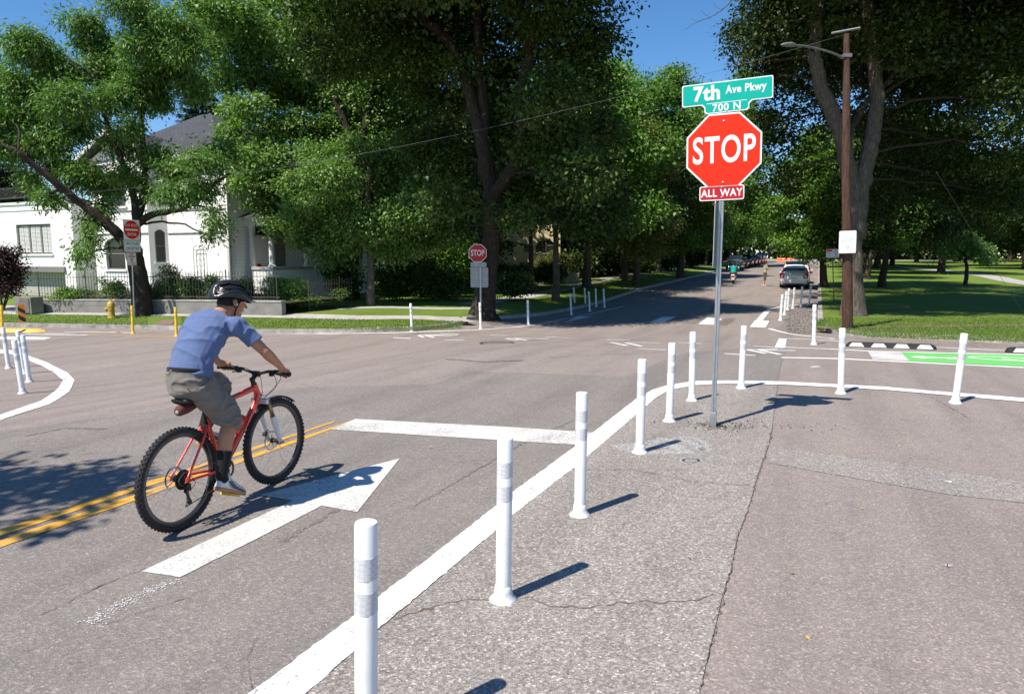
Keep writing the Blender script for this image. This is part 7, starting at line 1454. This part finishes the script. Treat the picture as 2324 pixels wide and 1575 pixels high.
    for S in 'LR':
        an_, to = V['an'+S], V['toe'+S]; mb = MB(); caps(mb, an_-(to-an_)*.25+Vector((0, 0, -.045)), to+Vector((0, 0, -.01)), .046, .040); caps(mb, an_+Vector((0, 0, -.01)), an_+Vector((0, 0, -.04)), .05, .05); organic(mb, 'shoe', shoe_, r, vox, 2)
    return r
h = 1.0
person(G(1735, 649.5), rad(95), 'person in khaki shirt and brown shorts standing in the avenue with hands held out', dict(chest=(0, 0, 1.28), pelvis=(0, 0, .97), neck=(.0, 0, 1.50), head=(.03, 0, 1.61), face=(.9, -.1, 1.45),
    shL=(0, .17, 1.40), shR=(0, -.17, 1.40), elL=(.10, .22, 1.13), elR=(.12, -.22, 1.14), wrL=(.36, .15, 1.20), wrR=(.38, -.12, 1.22), haL=(.50, .12, 1.24), haR=(.54, -.10, 1.27),
    hipL=(0, .09, .93), hipR=(0, -.09, .93), knL=(.03, .10, .50), knR=(-.02, -.10, .50), anL=(.0, .11, .09), anR=(-.07, -.11, .09), toeL=(.13, .13, .05), toeR=(.06, -.13, .05)), ('shirt_khaki', 'shorts_brown', 'shoe_grey'), hl_=.16)
person(ps.copy(), rad(20), 'rider in teal shirt seen from behind on the motor scooter', dict(chest=(.22, 0, 1.12), pelvis=(.12, 0, .86), neck=(.27, 0, 1.34), head=(.31, 0, 1.46), face=(1.3, .05, 1.40),
    shL=(.24, .19, 1.26), shR=(.24, -.19, 1.26), elL=(.42, .33, 1.03), elR=(.42, -.33, 1.03), wrL=(.74, .32, 1.03), wrR=(.74, -.32, 1.03), haL=(.90, .30, 1.02), haR=(.90, -.30, 1.02),
    hipL=(.15, .10, .84), hipR=(.15, -.10, .84), knL=(.60, .20, .78), knR=(.60, -.20, .78), anL=(.66, .16, .36), anR=(.66, -.16, .36), toeL=(.84, .16, .32), toeR=(.84, -.16, .32)), ('shirt_teal', 'denim', 'shoe_dark'))
# orange barriers at the end of the avenue
for i, (u, lab) in enumerate([(1773, 'orange plastic road barrier at the end of the avenue, the left one'), (1796, 'orange plastic road barrier at the end of the avenue, the right one above the hatchback')]):
    x, y = RS(-6.5+2.9*i, 112); z_ = zt(x, y); pb = W(u, 584, y); pb = Vector((pb.x, y, zt(pb.x, y))); o = empty('road_barrier', pb, -rad(22)); o.scale = (.72, .72, .75); tag(o, lab, 'barrier', 'orange barriers closing the avenue')
    mb = MB(); M = basis(Vector((0, 1, 0)), Vector((0, 0, 1)), Vector((1, 0, 0))); mb.prism([(-.28, 0), (.28, 0), (.26, .18), (.12, .35), (.10, 1.05), (-.10, 1.05), (-.12, .35), (-.26, .18)], -1.05, 1.05, M, (0, 0, 0)); mb.build('barrier_body', 'barrier_orange', o, bevel=.03)
    for x in (-.5, .5):
        mb = MB(); mb.box((x, -.115, .72), (.5, .01, .22)); mb.build('barrier_stripe', 'post_white', o)
# manhole
pm = G(1128, 779, .004); o = empty('manhole_cover', pm); tag(o, 'round dark iron manhole cover in the middle of the crossing', 'manhole cover'); mb = MB(); mb.lathe([(.44, 0), (.44, .006), (.37, .006), (.365, .001)], 36); mb.build('frame_ring', 'steel_dark', o)
mb = MB(); mb.lathe([(.36, 0), (.36, .005), (0, .005)], 36)
for i in range(-5, 6):
    for j in range(-5, 6):
        if math.hypot(i, j) < 5.2: mb.box((i*.06, j*.06, .0065), (.03, .03, .003))
mb.build('cover_plate', 'asphalt_dark', o)
# ================================================================ small stuff
rg = np.random.default_rng(4)
def scatter(name, lab, cat, pts, L0, L1, m, w_=.6, kind='stuff', up=.3):
    n = len(pts); D = rg.normal(size=(n, 3))*np.array([1, 1, up]); N = rg.normal(size=(n, 3))*.3+np.array([0, 0, 1]); L = rg.uniform(L0, L1, n); o = leaf_mesh(name, np.array(pts), D, N, L, L*w_, m, None); tag(o, lab, cat, None, kind); return o
sp = base; P = []
for _ in range(420):
    a = rg.uniform(0, 6.28); r = abs(rg.normal())*.16; x, y = sp.x+r*1.3*math.cos(a)+.03, sp.y+r*math.sin(a)-.02; P.append((x, y, zt(x, y)+.010))
for _ in range(220): x, y = sp.x+rg.normal()*.45+.25, sp.y+rg.normal()*.14+.02; P.append((x, y, zt(x, y)+.010))
scatter('dirt_debris', 'dark crumbs of dirt and twigs around the foot of the stop sign pole', 'debris', P, .008, .035, 'bark_dark', .45)
P = []
for _ in range(16):
    u, v = rg.uniform(100, 2300), rg.uniform(760, 1560); p = G(u, v, .012); P.append((p.x, p.y, p.z))
for _ in range(160):
    u, v = rg.uniform(1090, 1480), rg.uniform(712, 740); p = G(u, v, .012); P.append((p.x, p.y, p.z))
o = leaf_mesh('road_marking_scuffed', np.array(SCUFF), rg.normal(size=(len(SCUFF), 3))*np.array([1, 1, 0]), np.tile([0., 0., 1.], (len(SCUFF), 1)), rg.uniform(.004, .016, len(SCUFF)), rg.uniform(.003, .009, len(SCUFF)), 'sign_white', None, 0); tag(o, kind='structure')
mat('leaf_fallen', (.42, .33, .10), .7, var=.4)
scatter('fallen_leaves', 'scattered small yellow fallen leaves on the road', 'leaves', P, .015, .038, 'leaf_fallen', .7)
P = []
for _ in range(1500):
    u, v = rg.uniform(1765, 1856), rg.uniform(695, 757)
    if u+ (757-v)*.3 > 1790: p = G(u, v, .010); P.append((p.x, p.y, p.z))
scatter('leaf_litter', 'brown leaf litter gathered in the gutter behind the painted bulb', 'leaves', P, .02, .06, 'bark_brown', .6)
def blades(name, lab, region, n, h0, h1, off=.138, m='grass_blade'):
    """short grass blades over the front strips of the lawns"""
    P = []
    while len(P) < n:
        u, v = region(); p = G(u, v, off); P.append((p.x, p.y, p.z-.005))
    P = np.array(P); k = len(P); D = rg.normal(size=(k, 3))*.35; D[:, 2] = 1; N = rg.normal(size=(k, 3)); N[:, 2] = 0; L = rg.uniform(h0, h1, k); o = leaf_mesh(name, P, D, N, L, L*.22+.006, m, None, 0); tag(o, lab, 'grass', None, 'stuff')
mat_leaf('grass_blade', (.10, .16, .03), (.19, .27, .055), (.22, .26, .07), .3)
def rg_r():
    while True:
        u, v = rg.uniform(1866, 2324), rg.uniform(722, 780)
        if v < 744+36*min(1, (u-1860)/120)**.5-13+ (u-1980)*.03*(u > 1980): return u, v
blades('grass', 'mown grass of the park lawn edge nearest the kerb', rg_r, 16000, .02, .07)
def rg_l():
    while True:
        u = rg.uniform(0, 1050); v = rg.uniform(713+u*.015, 756)
        if v < 741+u*.02-8 and (u < 530 or v < 753-.04*(u-900)*(u > 900)) and not (335 < u < 410) : return u, v
blades('grass', 'mown verge grass along the far kerb at left', rg_l, 14000, .03, .07)
def rg_w(): return (rg.normal()*6+1862, rg.uniform(738, 752))
blades('weeds', 'dry tall weeds growing from the kerb corner below the park lawn', rg_w, 160, .12, .32, .0)
bpy.context.view_layer.update()
